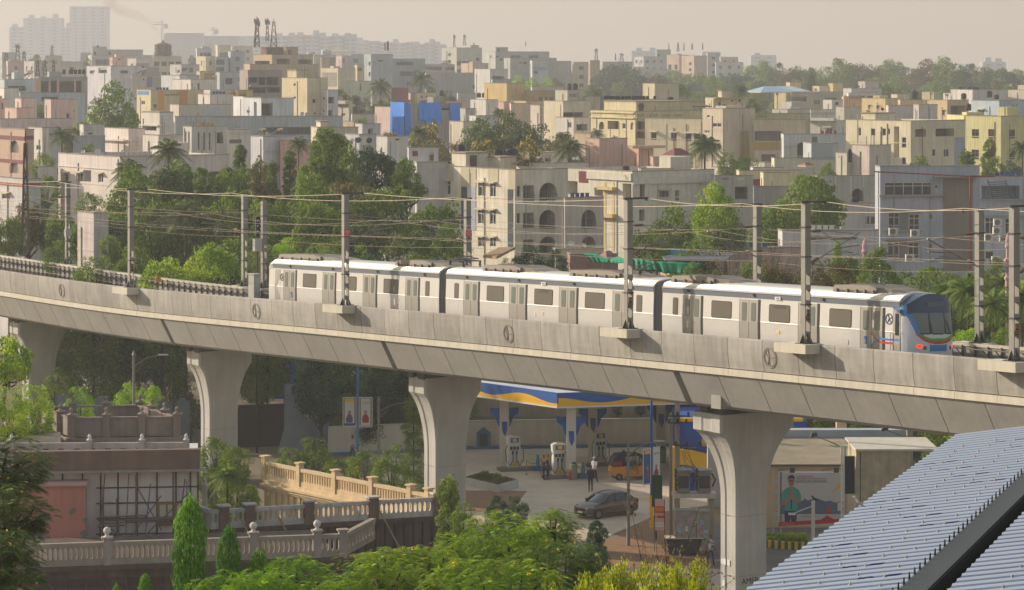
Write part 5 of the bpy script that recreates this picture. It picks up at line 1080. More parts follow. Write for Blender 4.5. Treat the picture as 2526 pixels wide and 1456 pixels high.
def proto(kind,seed):
 """meshes (trunk, crown, blossom) of a tree 10 m high, standing on the origin"""
 rn = random.Random(seed); T = MB(); L_ = MB(); B = MB(); cl = []
 if kind in ('round','spread','tall','bush','fern','flower'):
  rx,rz,cz,n = {'round': (4.3,3.7,6.1,92),'spread': (5.0,2.6,7.2,84),'tall': (3.0,4.4,5.5,92),'bush': (4.2,4.6,4.8,92),'fern': (1.9,1.5,8.5,64),'flower': (4.4,3.6,6.1,92)}[kind]
  lobes = [(rdir(rn),rn.uniform(.72,1.12)) for _ in range(9)]
  for i in range(n):
   d = rdir(rn); k = max((lv*max(0,d.dot(ld))**3 for ld,lv in lobes)); r = (.62+.42*k)*rn.uniform(.55,1)**.45
   if d.z < -.55 and kind not in ('bush','tall'): d.z *= .4
   cl.append((Vector((d.x*rx*r,d.y*rx*r,cz+d.z*rz*r)),rn.uniform(.75,1.3)*(1.0 if rx > 3.5 else (.8 if kind != 'fern' else .42)),d))
  hb = cz-rz*.7
  T.ptube([(0,0,-.3),(.1,0,hb*.5),(rn.uniform(-.3,.3),rn.uniform(-.3,.3),hb),(0,0,cz)],[.34,.27,.22,.1],7)
  for c_,r_,d in cl[::5]:
   q = Vector((0,0,hb*rn.uniform(.75,1.2))); T.ptube([q,q.lerp(c_,.5)+Vector((0,0,-.3)),c_],[.13,.08,.03],5)
  if kind == 'fern':
   for c_,r_,d in cl:
    for _ in range(22):
     o_ = rdir(rn); o_.z = abs(o_.z)*.9+.02 if rn.random() < .7 else o_.z; p = c_+o_*r_*1.05; ax = (Vector((o_.x,o_.y,0))+rdir(rn)*.5); ax.z = rn.uniform(-.15,.25); ax.normalize(); fl_ = rn.uniform(.26,.44)
     s = ax.cross(Vector((0,0,1))).normalized()
     for k in range(8):
      q = k/8; b = p+ax*fl_*q+Vector((0,0,-.55*fl_*q*q)); ll = .13*math.sin(math.pi*(.12+.85*q))+.02
      for sg in (-1,1):
       e = b+s*sg*ll+ax*.05+Vector((0,0,-ll*.25)); w_ = ax*fl_*.055; L_.quad(b-w_,b+w_,e+w_*.7,e-w_*.7)
    if rn.random() < .38:
     for _ in range(1):
      q = c_+rdir(rn)*r_*.9; q.z = c_.z+abs(q.z-c_.z)+.1
      for _ in range(5): e = q+rdir(rn)*.05; leafq(B,e,rdir(rn),rdir(rn),.09,.08)
  else:
   sz = .42 if kind != 'bush' else .36
   for c_,r_,d in cl:
    for _ in range(58):
     o_ = rdir(rn)
     if o_.z < -.3 and rn.random() < .6: o_.z = -o_.z
     p = c_+Vector((o_.x,o_.y,o_.z*.8))*r_*rn.uniform(.75,1.08); nr = (o_+rdir(rn)*.7).normalized(); ax = nr.cross(rdir(rn)); ax.z -= .15
     leafq(L_,p,ax,nr,sz*rn.uniform(.7,1.3),sz*.55)
    if kind == 'flower' and (d.z > .1 or rn.random() < .3):
     for _ in range(9): o_ = rdir(rn); o_.z = abs(o_.z); leafq(B,c_+o_*r_*1.1,rdir(rn),rdir(rn),.34,.3)
 elif kind == 'column':
  T.tube((0,0,-.3),(0,0,9.4),.2,6,.05)
  for i in range(150):
   q = (i+.5)/150; z = 9.9-9.3*q; r = (.18+1.12*min(1,q*6)**.7)*rn.uniform(.72,1.12); a = i*2.4; o_ = Vector((math.cos(a),math.sin(a),0)); c_ = o_*r*.72+Vector((0,0,z)); dr = rn.uniform(.8,1.5)
   for _ in range(40):
    k = rn.random(); p = c_+o_*(.34*math.sin(k*2.6))+rdir(rn)*.2+Vector((0,0,.35-dr*k)); ax = Vector((o_.x*.3*(1-k),o_.y*.3*(1-k),-1))+rdir(rn)*.3; leafq(L_,p,ax,o_+rdir(rn)*.8,.38*rn.uniform(.7,1.2),.11)
 elif kind == 'palm':
  lean = rn.uniform(-.5,.5); T.ptube([(0,0,-.2),(lean*.2,0,3),(lean*.6,.1,6),(lean,.1,8.4)],[.22,.16,.14,.13],8); hub = Vector((lean,.1,8.4))
  for i in range(34):
   a = i*2.4+rn.uniform(-.2,.2); ph = R(78-112*((i+.5)/34)**.9+rn.uniform(-8,8)); ln = rn.uniform(2.6,3.5); dx = Vector((math.cos(a),math.sin(a),0)); s = Vector((-dx.y,dx.x,0)); pts = []
   for k in range(9):
    q = k/8; pts.append(hub+dx*ln*q*(math.cos(ph)*.95+.12*q)+Vector((0,0,ln*(math.sin(ph)*q-(.30+.35*math.cos(ph))*q*q))))
   L_.ptube(pts,[.035]*8+[.01],3,False)
   for k in range(1,9):
    for m_ in (0,.5):
     q = min(8,k+m_)-1; b = pts[int(q)].lerp(pts[min(8,int(q)+1)],q-int(q)); tl = .8*math.sin(math.pi*(.15+.8*q/8)); dv = (pts[min(8,int(q)+1)]-pts[int(q)]).normalized()
     for sg in (-1,1):
      e = b+(s*sg*.8+dv*.5).normalized()*tl+Vector((0,0,-tl*.55)); w_ = dv*.07; L_.quad(b-w_,b+w_,e+w_*.3,e-w_*.3)
  for _ in range(5):
   v = rdir(rn)*.25; B.lathe(hub+Vector((v.x,v.y,-.35)),[(.01,-.13),(.11,-.05),(.12,.05),(.01,.13)],6)
 elif kind == 'dangle':
  T.ptube([(0,0,-.3),(0,0,6.6)],[.14,.08],6)
  for i in range(26):
   a = rn.uniform(0,6.28); r = rn.uniform(.1,1.45); tp = Vector((math.cos(a)*r,math.sin(a)*r,8.0+rn.uniform(0,1.9)*(1-r*.3))); md = Vector((tp.x*.45+rn.uniform(-.1,.1),tp.y*.45,7.3))
   T.ptube([(0,0,6.5),md,tp],[.045,.025,.006],4)
   for j in range(11):
    q = rn.uniform(0,1); b = md.lerp(tp,q); e = b+rdir(rn)*rn.uniform(.2,.5); e.z = max(e.z,b.z-.05); T.ptube([b,e],[.008,.003],3,False)
    for _ in range(24):
     p = b.lerp(e,rn.uniform(.1,1.1))+rdir(rn)*.13; ax = Vector((0,0,-1))+rdir(rn)*.35; leafq(L_,p+Vector((0,0,-.06)),ax,rdir(rn),rn.uniform(.1,.17),.042)
 elif kind == 'twig':
  T.ptube([(0,0,-.3),(0,0,3)],[.16,.1],6)
  for i in range(46):
   b = Vector((0,0,rn.uniform(1.5,4))); d = rdir(rn); d.z = abs(d.z)+.5; m_ = b+d*rn.uniform(1.5,3); e = m_+(d+rdir(rn)*.8)*rn.uniform(1,3); T.ptube([b,m_,e],[.07,.04,.012],4,False)
   for _ in range(3): T.ptube([m_,m_+(d+rdir(rn))*rn.uniform(.6,1.8)],[.025,.008],3,False)
   for _ in range(30): p = m_.lerp(e,rn.random())+rdir(rn)*.45; leafq(L_,p,rdir(rn),rdir(rn),.3,.15)
 return T,L_,B
PR = {}
def getp(kind,var):
 if (kind,var) not in PR:
  T,L_,B = proto(kind,var*17+hash(kind) % 7 if 0 else var*17+len(kind)*3+ord(kind[0]))
  PR[(kind,var)] = (T.mesh('trunk',bark_d if kind != 'palm' else bark),L_,B,{})
 return PR[(kind,var)]
def tree(kind,lm,r,c,x,y,w,Y,label,zg=None,var=None,group=None,htop=None):
 """crown top at tile row y, crown width w tile units, standing Y metres away"""
 var = (int(x) % 3) if var is None else var; tm,L_,B,cache = getp(kind,var)
 if lm not in cache: cache[lm] = L_.mesh('crown',LG[lm])
 if B.f and 'B' not in cache: cache['B'] = B.mesh('blossom' if kind != 'palm' else 'coconuts',petal if kind != 'palm' else bark)
 p = at(tx(c,x),ty(r,y),Y); z0 = gz(Y) if zg is None else zg; H = max(1.2,p.z-z0); wm = w*K/F*Y*(1.12 if kind in ('round','spread','bush') else 1)
 nat = {'round': 9.4,'spread': 10.6,'tall': 6.8,'bush': 9.2,'fern': 4.2,'flower': 9.4,'column': 2.8,'palm': 5.6,'dangle': 3.2,'twig': 6.5}[kind]
 o = thing({'palm': 'palm_tree','column': 'ashoka_tree','bush': 'shrub','twig': 'dry_shrub'}.get(kind,'tree'),label,'shrub' if kind in ('bush','twig') else 'tree',(p.x,Y,z0),(x*7.3) % 6.28,group)
 t = bpy.data.objects.new('trunk',tm); C.objects.link(t); t.parent = o; l = bpy.data.objects.new('crown',cache[lm]); C.objects.link(l); l.parent = o
 sx = wm/nat; sz = H/10
 if kind == 'palm':
  # keep the head in proportion: scale by width, lengthen the trunk only
  s = sx; hz_ = H-1.0*s; t.scale = (s,s,max(.05,hz_/8.4)); l.scale = (s,s,s); l.location = (0,0,hz_-8.4*s)
  ex = []
 else:
  # crowns keep roughly natural height for their width; the trunk makes up the rest
  if kind in ('fern','dangle'): zc = sx
  elif kind in ('bush','tall','column'): zc = min(sz,sx*(1.0 if kind == 'tall' else 1.25))
  elif kind == 'twig': zc = min(sz,sx*1.6)
  else: zc = max(min(sz,sx*1.5),sz*.45)
  l.scale = (sx,sx,zc); l.location = (0,0,H-10*zc); t.scale = (sx,sx,zc); t.location = (0,0,H-10*zc)
  if H-10*zc > .2:
   tb = MB(); tb.tube((0,0,-.3),(0,0,H-10*zc+.3),(.3 if kind not in ('fern','dangle') else .13)*sx,7); tb.build('trunk_base',bark_d,o)
  zz = H-10*zc; k = 0
  while kind in ('bush','tall','column') and zz > 1.2*zc and k < 4:      # foliage goes on down the stem
   k += 1; l2 = bpy.data.objects.new('lower_crown',cache[lm]); C.objects.link(l2); l2.parent = o; e = 1+(.1 if kind != 'column' else .04)*k; zz -= 6.2*zc; l2.scale = (sx*e,sx*e,zc); l2.location = ((k % 2-.5)*sx*(kind != 'column'),0,max(zz,-2*zc)); l2.rotation_euler = (0,0,2.1*k)
 if B.f and (kind != 'flower' or lm == 'flower') and not (kind == 'fern' and lm == 'lime'):
  b = bpy.data.objects.new('blossoms' if kind != 'palm' else 'coconuts',cache['B']); C.objects.link(b); b.parent = o; b.scale = l.scale; b.location = l.location
 return o
t = tree
# between the houses, left half
t('round','mid',0,0,1120,830,560,430,'biggest dense green tree among the roofs, left of the striped house')
t('bush','light',0,0,850,1105,340,418,'yellow green tree at the left foot of the biggest roof-top-high tree')
t('bush','light',0,0,570,930,190,478,'small yellow green tree above the stained pink cube')
t('bush','light',0,0,400,985,120,476,'tiny yellow green tree squeezed between the two pink cubes')
t('palm','palm',0,0,595,1255,270,352,'bushy coconut palm in front of the dark awning terrace')
t('bush','mid',0,0,860,1378,220,345,'low green shrub before the slate blue wall')
t('bush','olive',0,0,700,1200,160,398,'small olive shrub left of the pale air cooler house')
t('bush','dark',0,0,840,548,120,990,'dark hazy tree at the skyline left of the long grey block')
t('bush','dark',0,0,350,520,200,1000,'dark green tree clump on the left skyline below the lattice mast')
t('bush','dark',0,0,1850,530,90,1000,'small dark tree at the skyline right of the water tower')
t('bush','light',0,0,1955,680,80,700,'light green tree beside the dull yellow house')
t('palm','palm',0,0,2110,715,120,640,'small palm in front of the faded blue house')
t('bush','light',0,0,2235,745,170,630,'soft green tree right of the small palm')
t('bush','mid',1,0,430,105,260,322,'dark green tree between the villa and the white house')
t('bush','mid',1,0,460,320,270,292,'dark shadowy tree left of the white house wall')
t('flower','olive',1,0,285,605,430,250,'brown tipped dark tree beside the lattice pole at left')
t('round','mid',1,0,90,700,330,246,'dark tree at the far left edge behind the track')
t('bush','light',1,0,880,478,300,262,'feathery light green tree before the white house')
t('round','mid',1,0,560,700,330,246,'dark tree behind the leftmost far mast')
t('round','mid',1,0,800,770,430,238,'dark tree left of the bare cube house')
t('bush','mid',1,0,560,985,300,225,'mid green shrub under the slanting stay rod')
t('bush','mid',1,0,900,1075,480,216,'wide green shrub behind the far parapet left')
t('bush','light',1,0,1060,905,220,228,'yellow green shrub under the bare cube house')
t('palm','palm',1,0,1230,250,380,262,'coconut palm in front of the white house, left of the near mast')
t('palm','palm',1,0,1640,55,400,268,'tallest coconut palm, its crown against the slit window villa')
t('palm','palm',1,0,1790,640,470,238,'drooping brown-skirted palm behind the second and third masts')
t('tall','dark',1,0,1600,250,420,254,'tall weeping tree left of the tallest palm trunk')
t('tall','mid',1,0,1750,215,360,258,'tall weeping tree with hanging sprays under the palm crown')
t('tall','mid',1,0,1955,290,250,252,'weeping green tree right of the palm crown')
t('round','mid',1,0,1500,520,620,242,'dark tree mass behind the first near mast')
t('round','mid',1,0,2010,560,560,240,'dark tree mass left of the tall far mast')
t('tall','mid',1,0,2310,68,150,262,'tallest column shaped tree with ragged top')
t('tall','mid',1,0,2200,275,130,258,'shorter column tree left of the tallest one')
t('bush','flower',1,0,2490,190,260,276,'golden tipped tree behind the third mast')
t('round','mid',1,0,2330,460,420,243,'dark green tree around the column trees')
t('round','bright',1,0,1560,1085,520,210,'bright large leaved tree, left one by the far parapet')
t('spread','bright',1,0,2060,1035,560,212,'bright large leaved tree, right one by the far mast')
t('bush','mid',1,0,1290,1000,420,222,'dull green shrub left of the bright leaved trees')
t('round','mid',1,0,2250,900,420,226,'shaded tree between bright leaves and the far mast')
t('bush','light',1,0,2480,1040,300,216,'pale green shrub left of the track signal')
t('round','mid',1,0,1330,330,620,247,'wide green tree filling the gap between the two left palms')
t('round','mid',1,0,1050,640,520,236,'green tree right of the bare cube house')
t('round','mid',1,0,2180,250,460,256,'green tree behind the ragged top tree')
# middle mass
t('flower','olive',1,1,80,185,300,288,'golden brown crowned tree behind the short signal post')
t('tall','mid',1,1,335,125,150,260,'column tree with drooping leaves beside the brown pillar house')
t('tall','mid',1,1,175,225,130,256,'short column tree at the left of the pair')
t('column','bright',1,1,470,270,150,254,'ragged column tree to the right of the pair')
t('tall','mid',1,1,720,-95,440,254,'tallest olive dark tree with feathery top')
t('round','mid',1,1,910,85,290,260,'dark rounded crown right of the tallest feathery tree')
t('tall','mid',1,1,575,30,110,257,'slim column tree just left of the tallest feathery tree')
t('spread','teal',1,1,1160,110,560,262,'wide spreading dark tree with layered branches')
t('spread','mid',1,1,1470,225,380,258,'spreading dark crown below the white tower house')
t('round','mid',1,1,520,400,620,244,'broad dark tree under the column trees')
t('round','olive',1,1,900,330,620,248,'big olive green tree in the middle of the grove')
t('round','mid',1,1,1280,420,560,244,'mid green tree in front of the cream apartment, left')
t('round','mid',1,1,200,560,520,238,'green tree behind the signal box')
t('round','mid',1,1,620,560,560,234,'sun flecked tree behind the near mast with the red plate')
t('round','dark',1,1,1000,600,620,236,'dark green tree right of the red plate mast')
t('round','mid',1,1,1700,585,560,240,'dense green tree at the corner of the cream apartment')
t('bush','dark',1,1,1480,780,600,228,'dark shrub mass above the second car')
t('bush','mid',1,1,1850,820,400,226,'dark shrub mass below the cream apartment corner')
t('bush','lime',1,1,285,935,240,216,'yellow green shrub just right of the signal box')
t('bush','light',1,1,600,960,460,212,'light green rounded shrub above the first car')
t('bush','light',1,1,120,1000,300,213,'light green shrub behind the signal box post')
t('bush','teal',1,1,1150,1040,460,206,'blue green shrub just above the first car roof')
t('bush','mid',1,1,1600,1030,500,212,'dark undergrowth above the pantograph')
t('bush','mid',1,1,1900,1090,380,212,'green undergrowth by the thatched shed')
t('bush','mid',1,1,850,900,500,220,'dark undergrowth behind the first car')
t('twig','dry',1,1,20,1170,260,205,'dry grey shrub left of the train end')
# upper middle
t('palm','palm',0,1,1205,785,260,590,'palm in front of the pale green house')
t('palm','palm',0,1,1605,715,260,690,'tall palm before the plain grey wall')
t('bush','dark',0,1,1700,830,160,640,'dark shrub right of the tall palm')
t('round','dark',0,1,1220,930,340,545,'dark round tree left of the blue tarpaulins')
t('bush','dark',0,1,820,825,190,560,'dark tree right of the lavender balcony wing')
t('bush','flower',0,1,985,870,260,556,'orange flowered hedge tree below the pale green house')
t('bush','mid',0,1,1030,1100,220,445,'green tree left of the pink blank wall')
t('bush','dark',0,1,1860,850,170,600,'dark tree behind the diamond window house')
t('bush','teal',0,1,1830,555,190,1000,'hazy green hill tree left of the grey cream skyline block')
t('flower','flower',0,1,1320,1250,330,385,'yellow flowering tree below the left of the blue tarpaulins')
t('flower','flower',0,1,1660,1205,470,388,'yellow flowering tree below the middle of the blue tarpaulins')
t('palm','palm',0,1,1590,1235,230,372,'palm growing among the yellow flowering trees')
t('round','dark',0,1,2140,1175,520,398,'large dark tree right of the cream blank house')
t('round','dark',0,1,2470,1105,520,402,'largest dark crown above the row of tanks')
t('round','dark',0,2,120,1120,520,400,'dark crown with orange tips at picture centre')
t('flower','olive',0,2,480,1240,460,392,'dark tree sloping down to the right of the centre')
t('flower','flower',0,1,2190,1340,400,350,'yellow flowered tree behind the roof tanks')
t('flower','flower',0,2,140,1325,340,352,'yellow flowered tree left of the palm by the battlements')
t('bush','olive',0,1,1900,1330,300,352,'olive tree right of the square white tower house')
t('bush','dark',0,1,700,1250,380,330,'dark tree below the lavender terrace')
t('palm','palm',1,1,420,20,230,300,'small palm before the terracotta pink low house')
t('palm','palm',0,2,2230,830,190,560,'palm by the blue gabled roof')
t('palm','palm',0,2,1670,835,190,600,'palm right of the cream roof box')
t('palm','palm',0,2,800,862,160,640,'palm just left of the row of tanks')
t('palm','palm',0,2,835,1258,170,438,'palm in front of the ornate villa')
t('palm','palm',0,2,1020,1325,120,436,'short palm behind the battlements')
t('palm','palm',0,1,2350,1060,170,430,'palm beside the pink house wall')
t('palm','palm',1,2,560,40,360,362,'palm with wide fronds left of the battlemented tower')
t('palm','palm',1,2,1870,15,400,342,'big coconut palm in front of the beige apartment')
t('bush','mid',1,2,2100,112,230,378,'dark shrub right of the big coconut palm')
t('bush','mid',1,2,2290,135,240,376,'dark shrub under the wide dark windows')
t('bush','dark',0,3,1010,1060,90,470,'small dark shrub behind the cream apartment roof')
t('bush','lime',0,2,90,705,150,720,'lime green tree, left of the three before the dark wood')
t('bush','lime',0,2,215,740,150,715,'lime green tree, middle of the three before the dark wood')
t('bush','lime',0,2,365,740,150,700,'lime green tree, right of the three before the dark wood')
t('bush','dark',0,2,2330,950,160,520,'dark tree right of the flat yellow slab house')
t('round','bright',1,2,1960,468,470,256,'bright green domed tree behind the third car')
t('round','mid',1,2,1600,690,520,246,'green tree below the white house balcony')
t('round','mid',1,2,2080,640,440,250,'green tree left of the far mast')
t('round','mid',1,2,1340,850,420,240,'green tree just right of the tall near mast')
t('bush','mid',1,2,1800,860,620,236,'green shrub mass under the domed tree')
t('bush','teal',1,2,200,1035,440,232,'blue green shrub before the arched balconies')
t('bush','teal',1,2,440,1075,260,230,'pale blue green shrub right of the other')
t('bush','mid',1,2,40,1100,260,232,'green shrub above the bellows of the train')
t('spread','mid',1,3,420,405,820,288,'very broad dense tree left of the blue grey block')
t('bush','mid',1,3,400,318,230,300,'small crown on top of the very broad tree')
t('round','mid',1,3,120,560,520,280,'dark crown at the left side of the very broad tree')
t('bush','light',1,3,620,236,210,345,'airy light green tree before the white wall')
t('bush','light',1,3,1520,168,330,352,'airy yellow green tree above the blue grey roof')
t('tall','mid',1,3,2175,8,150,378,'column tree in front of the yellow apartment')
t('tall','mid',1,3,1960,112,190,372,'thick short column tree left of the taller one')
t('bush','mid',1,3,2230,140,260,370,'green tree behind the right wing roof')
t('bush','teal',1,3,2400,195,220,366,'grey green tree at the right roof edge')
t('palm','palm',1,3,2500,50,260,372,'palm cut by the right edge above the right wing')
t('twig','dry',1,2,1900,1175,330,224,'dry brown shrub left of the far mast by the third car')
t('twig','dry',1,2,2160,1150,420,216,'dry brown shrub in front of the pink wall')
t('twig','dry',1,2,2400,1140,420,214,'dry brown shrub by the near mast of the third car')
t('bush','mid',1,2,1760,1195,170,210,'small green shrub above the green netting end')
t('twig','olive',1,3,100,1010,330,216,'thin shrub with reddish leaves before the white shed')
t('twig','dry',1,3,300,1180,300,212,'dry tangle behind the third car roof')
for i,(x,y,w,lm) in enumerate(((480,1135,300,'olive'),(700,1100,360,'olive'),(880,1075,330,'mid'),(1100,1060,330,'mid'),(1380,1185,480,'mid'),(1640,1245,420,'mid'),(1840,1235,330,'mid'),(2060,1280,300,'light'),(2240,1180,320,'mid'),(2440,1300,300,'light'))):
 t('bush',lm,1,3,x,y-15,w*1.5,200+(i % 3)*5,['olive shrub right of the near mast base, behind the third car','olive shrub left of the pink minaret','green shrub at the foot of the pink minaret','green shrub right of the pink minaret','wide green shrub below the wall air conditioners','green shrub below the grey stair tower','green shrub above the cab roof','light shrub behind the cab','green shrub by the second minaret','light shrub at the right edge'][i])
t('column','bright',1,3,712,1008,90,210,'small column tree left of the pink minaret')
for i,(x,y,w,Y) in enumerate(((1780,-40,420,196),(2010,-60,520,190),(2230,60,560,182),(2480,-20,560,186),(2330,-120,420,205))):
 t('palm','palmb',2,3,x,y,w,Y,['palm just behind the cab crown','palm between the cab and the far mast','sunlit palm between the two right masts','palm at the right edge behind the near mast','taller palm behind the right masts'][i])
t('bush','lime',2,3,1960,330,330,172,'yellow green hedge shrub right of the cab')
t('bush','mid',2,3,2280,330,420,172,'green shrub below the right palms')
# below the deck
t('spread','bright',2,0,40,455,560,158,'light green tree in front of the first pier at the left edge')
t('bush','bright',2,0,330,880,430,150,'light green shrub at the foot of the first pier')
t('bush','bright',2,0,90,900,420,148,'light green shrub at the left edge above the tin roof')
t('round','dark',2,0,720,330,560,232,'dark tree right of the first pier')
t('round','teal',2,0,1130,240,620,222,'dark tree with a thick forked trunk under the deck')
t('round','dark',2,0,1560,380,520,226,'dark tree behind the lamp post arm')
t('bush','mid',2,0,560,760,300,212,'dull green shrub behind the sheet fence')
t('bush','dark',2,0,1700,700,420,214,'dark shrub left of the second pier')
t('bush','lime',2,0,1250,905,300,196,'clipped yellow hedge bush, left of the pair')
t('bush','lime',2,0,1450,900,230,194,'clipped yellow hedge bush, right of the pair')
t('bush','lime',2,0,780,915,300,200,'yellow topped hedge left of the thick trunk')
t('round','teal',2,1,70,560,600,222,'dark blue green tree right of the second pier')
t('round','teal',2,1,640,690,540,202,'big shaded green tree before the blue wall')
t('spread','teal',2,1,1180,700,620,212,'spreading green tree left of the third pier')
t('bush','light',2,1,1530,990,200,180,'small sunlit tree peeping left of the third pier')
for i,(x,y,w) in enumerate(((40,1120,300),(260,1150,260),(740,1120,260),(930,1120,300),(1190,1120,220))):
 t('bush',['dark','dark','mid','mid','light'][i],2,2,x,y,w,246,['leaning dark tree behind the station wall, far left','dark shrub behind the station wall, left','green tree behind the wall between two canopy columns','green tree behind the wall right of the blue winglet','sunlit shrub behind the wall near the lamp pole'][i])
for i,x in enumerate((1040,1260)):
 t('bush','dark',2,2,x,1360,110,226,['small potted shrub against the white wall, left of two','small potted shrub against the white wall, right of two'][i])
t('bush','dark',2,3,520,1180,330,186,'small dark tree behind the blue hoarding')
t('bush','dark',2,3,950,1210,420,188,'dark tree under the deck at right')
t('bush','mid',2,3,1650,1300,260,176,'green shrub left of the sheet roof top')
# front shrubs
t('bush','mid',3,0,2080,-80,330,165,'green shrub at the right end of the brown mansion')
t('bush','mid',3,0,2290,0,330,163,'green shrub in front of the second pier')
t('bush','mid',3,0,1990,260,220,160,'green shrub touching the white fluted wall')
t('palm','palmb',3,0,2200,270,400,157,'small feathery palm right of the brown mansion')
t('bush','mid',3,0,2420,430,260,159,'dark green shrub between mansion and balustrade')
t('bush','mid',3,1,330,40,300,182,'green shrub behind the left end of the cream balustrade')
t('bush','mid',3,1,570,-70,400,182,'taller green shrub behind the cream balustrade')
t('bush','mid',3,1,820,120,330,180,'green shrub behind the middle of the cream balustrade')
t('bush','mid',3,1,1060,30,380,176,'green shrub, left part of the round clump before the third pier')
t('bush','mid',3,1,1320,0,420,172,'green shrub, right part of the round clump before the third pier')
t('tall','mid',3,1,1870,335,280,138,'pointed green shrub at the foot of the third pier')
t('bush','mid',3,1,2010,560,300,134,'green shrub right of the balustrade corner')
t('bush','teal',3,1,2330,530,280,122,'blue green shrub left of the forecourt')
t('bush','teal',3,2,60,510,260,120,'blue green shrub beside the planter corner')
t('tall','teal',3,2,830,775,230,112,'slim blue green sapling in front of the car')
t('bush','teal',3,2,760,930,420,108,'blue green shrub under the slim sapling')
# nearest crowns
t('fern','dark',3,0,-60,-30,1150,74,'dark feathery tree filling the lower left corner',var=0)
t('fern','dark',3,0,60,480,1000,71,'lower crown of dark feathery leaves with yellow flowers at left',var=1)
t('fern','dark',3,0,-80,900,1200,68,'feathery crown in the bottom left corner',var=2)
t('column','ashoka',3,0,1830,585,340,82,'tall bright green weeping column tree')
t('column','ashoka',3,0,2210,858,250,84,'second bright weeping column tree, shorter, right of the tall one')
t('column','ashoka',3,0,2500,1085,260,84,'third bright weeping column tree, low, left of the flowering crowns')
t('column','ashoka',3,0,1400,1315,170,84,'tip of a weeping column tree at the bottom left')
t('column','ashoka',3,0,1125,1405,110,84,'small pointed tip of foliage at the bottom left')
t('fern','lime',3,0,2180,1270,900,78,'lime green feathery crown at the foot of the column trees',var=0)
t('fern','lime',3,1,370,1150,820,78,'lime green drooping crown under the lower balustrade',var=1)
t('fern','lime',3,1,40,1290,900,76,'lime green feathery crown at bottom, right of the column trees',var=2)
t('fern','bright',3,1,720,1330,900,76,'green feathery crown at the bottom below the broken frame',var=0)
t('fern','bright',3,1,1180,1090,1000,84,'green feathery crown with yellow blossoms, left of centre',var=1)
t('fern','bright',3,1,1620,1060,1000,86,'green feathery crown with yellow blossoms at centre',var=2)
t('fern','bright',3,1,2060,890,900,88,'feathery crown with a cluster of yellow flowers by the dark wall',var=0)
t('fern','bright',3,1,2400,730,1000,90,'high feathery crown with many yellow flowers',var=1)
t('fern','bright',3,1,2150,1180,1200,78,'feathery crown at the bottom centre',var=2)
t('fern','bright',3,2,60,800,1000,84,'feathery crown in front of the forecourt',var=0)
t('fern','bright',3,2,420,690,620,86,'tallest feathery spray beside the car',var=1)
t('fern','mid',3,2,480,1010,1000,80,'dark green feathery crown below the car',var=2)
t('fern','bright',3,2,0,1200,1200,72,'lowest feathery crown, right of the bottom centre',var=1)
t('dangle','yell',3,2,1010,1010,900,62,'yellow green dangling leaf tree, left one at the bottom',var=0)
t('dangle','yell',3,2,1380,1050,1000,64,'yellow green dangling leaf tree, middle one at the bottom',var=1)
t('dangle','yell',3,2,1690,1050,700,62,'yellow green dangling leaf tree, right one by the fourth pier',var=2)
t('dangle','yell',3,2,760,1170,900,60,'yellow green dangling leaf tree at the far left of its row',var=1)
t('dangle','yell',3,2,1200,1230,1000,57,'yellow green dangling leaf tree cut by the bottom edge',var=2)
t('twig','dry',3,2,1380,830,700,66,'bare branched sapling with few yellow leaves')
for x,y,w,lm in ((2050,1190,520,'olive'),(2330,1185,520,'mid'),(1750,1230,400,'mid'),(2560,1150,520,'olive')): t('bush',lm,1,2,x,y,w,212,'%s undergrowth %s the third car' % ({'olive': 'olive','mid': 'green'}[lm],{2050: 'just right of the second joint behind',2330: 'left of the far mast behind',1750: 'under the netting behind',2560: 'right of the far mast behind'}[x]))
# the wood beyond the roofs
wg = 'trees of the long wood'
prof_ = [(2,330,640,220),(2,450,600,260),(2,610,640,240),(2,780,690,200),(2,870,680,220),(2,980,585,260),(2,1080,610,200),(2,1180,690,230),(2,1400,680,260),(2,1600,700,260),(2,1730,690,220),(2,1860,668,260),(2,2010,690,240),(2,2180,680,260),(2,2330,622,260),(2,2470,612,220),(3,90,618,240),(3,250,680,200),(3,330,640,160),(3,440,618,220),(3,600,600,200),(3,740,552,260),(3,900,566,300),(3,1060,585,260),(3,1180,600,240),(3,1330,622,260),(3,1450,600,240),(3,1600,598,260),(3,1780,575,280),(3,1900,655,200),(3,2000,606,180),(3,2120,632,180),(3,2300,625,270),(3,2440,690,260),(3,2520,665,200)]
rn = random.Random(5)
def wood(kd,x,c_,y,w,Y):
 lm = rn.choice(('mid','teal','mid','olive','dark','light')); nm_ = {'mid': 'mid green','teal': 'blue green','olive': 'olive brown','dark': 'dark green','light': 'light green'}[lm]
 t(kd,lm,0,c_,x,y,w,Y,nm_+' hazy tree in the long wood below the '+('middle' if c_ == 2 else 'right')+' skyline',group=wg+', '+nm_+(' middle' if c_ == 2 else ' right'))
for c_,x,y,w in prof_: wood(rn.choice(('round','round','bush')),x,c_,y,w*1.55,1000+rn.uniform(-60,60))
for k in range(70):
 X = rn.uniform(120,4980); c_,x = (2,X) if X < 2457 else (3,X-2443); y = rn.uniform(715,870); wood(rn.choice(('round','bush','bush')),x,c_,y,rn.uniform(200,330),960-(y-700)*1.3)
t('palm','palm',0,3,155,612,90,960,'lone palm standing above the wood'); t('column','dark',0,3,462,706,90,760,'dark vine covered pole tree before the wood')
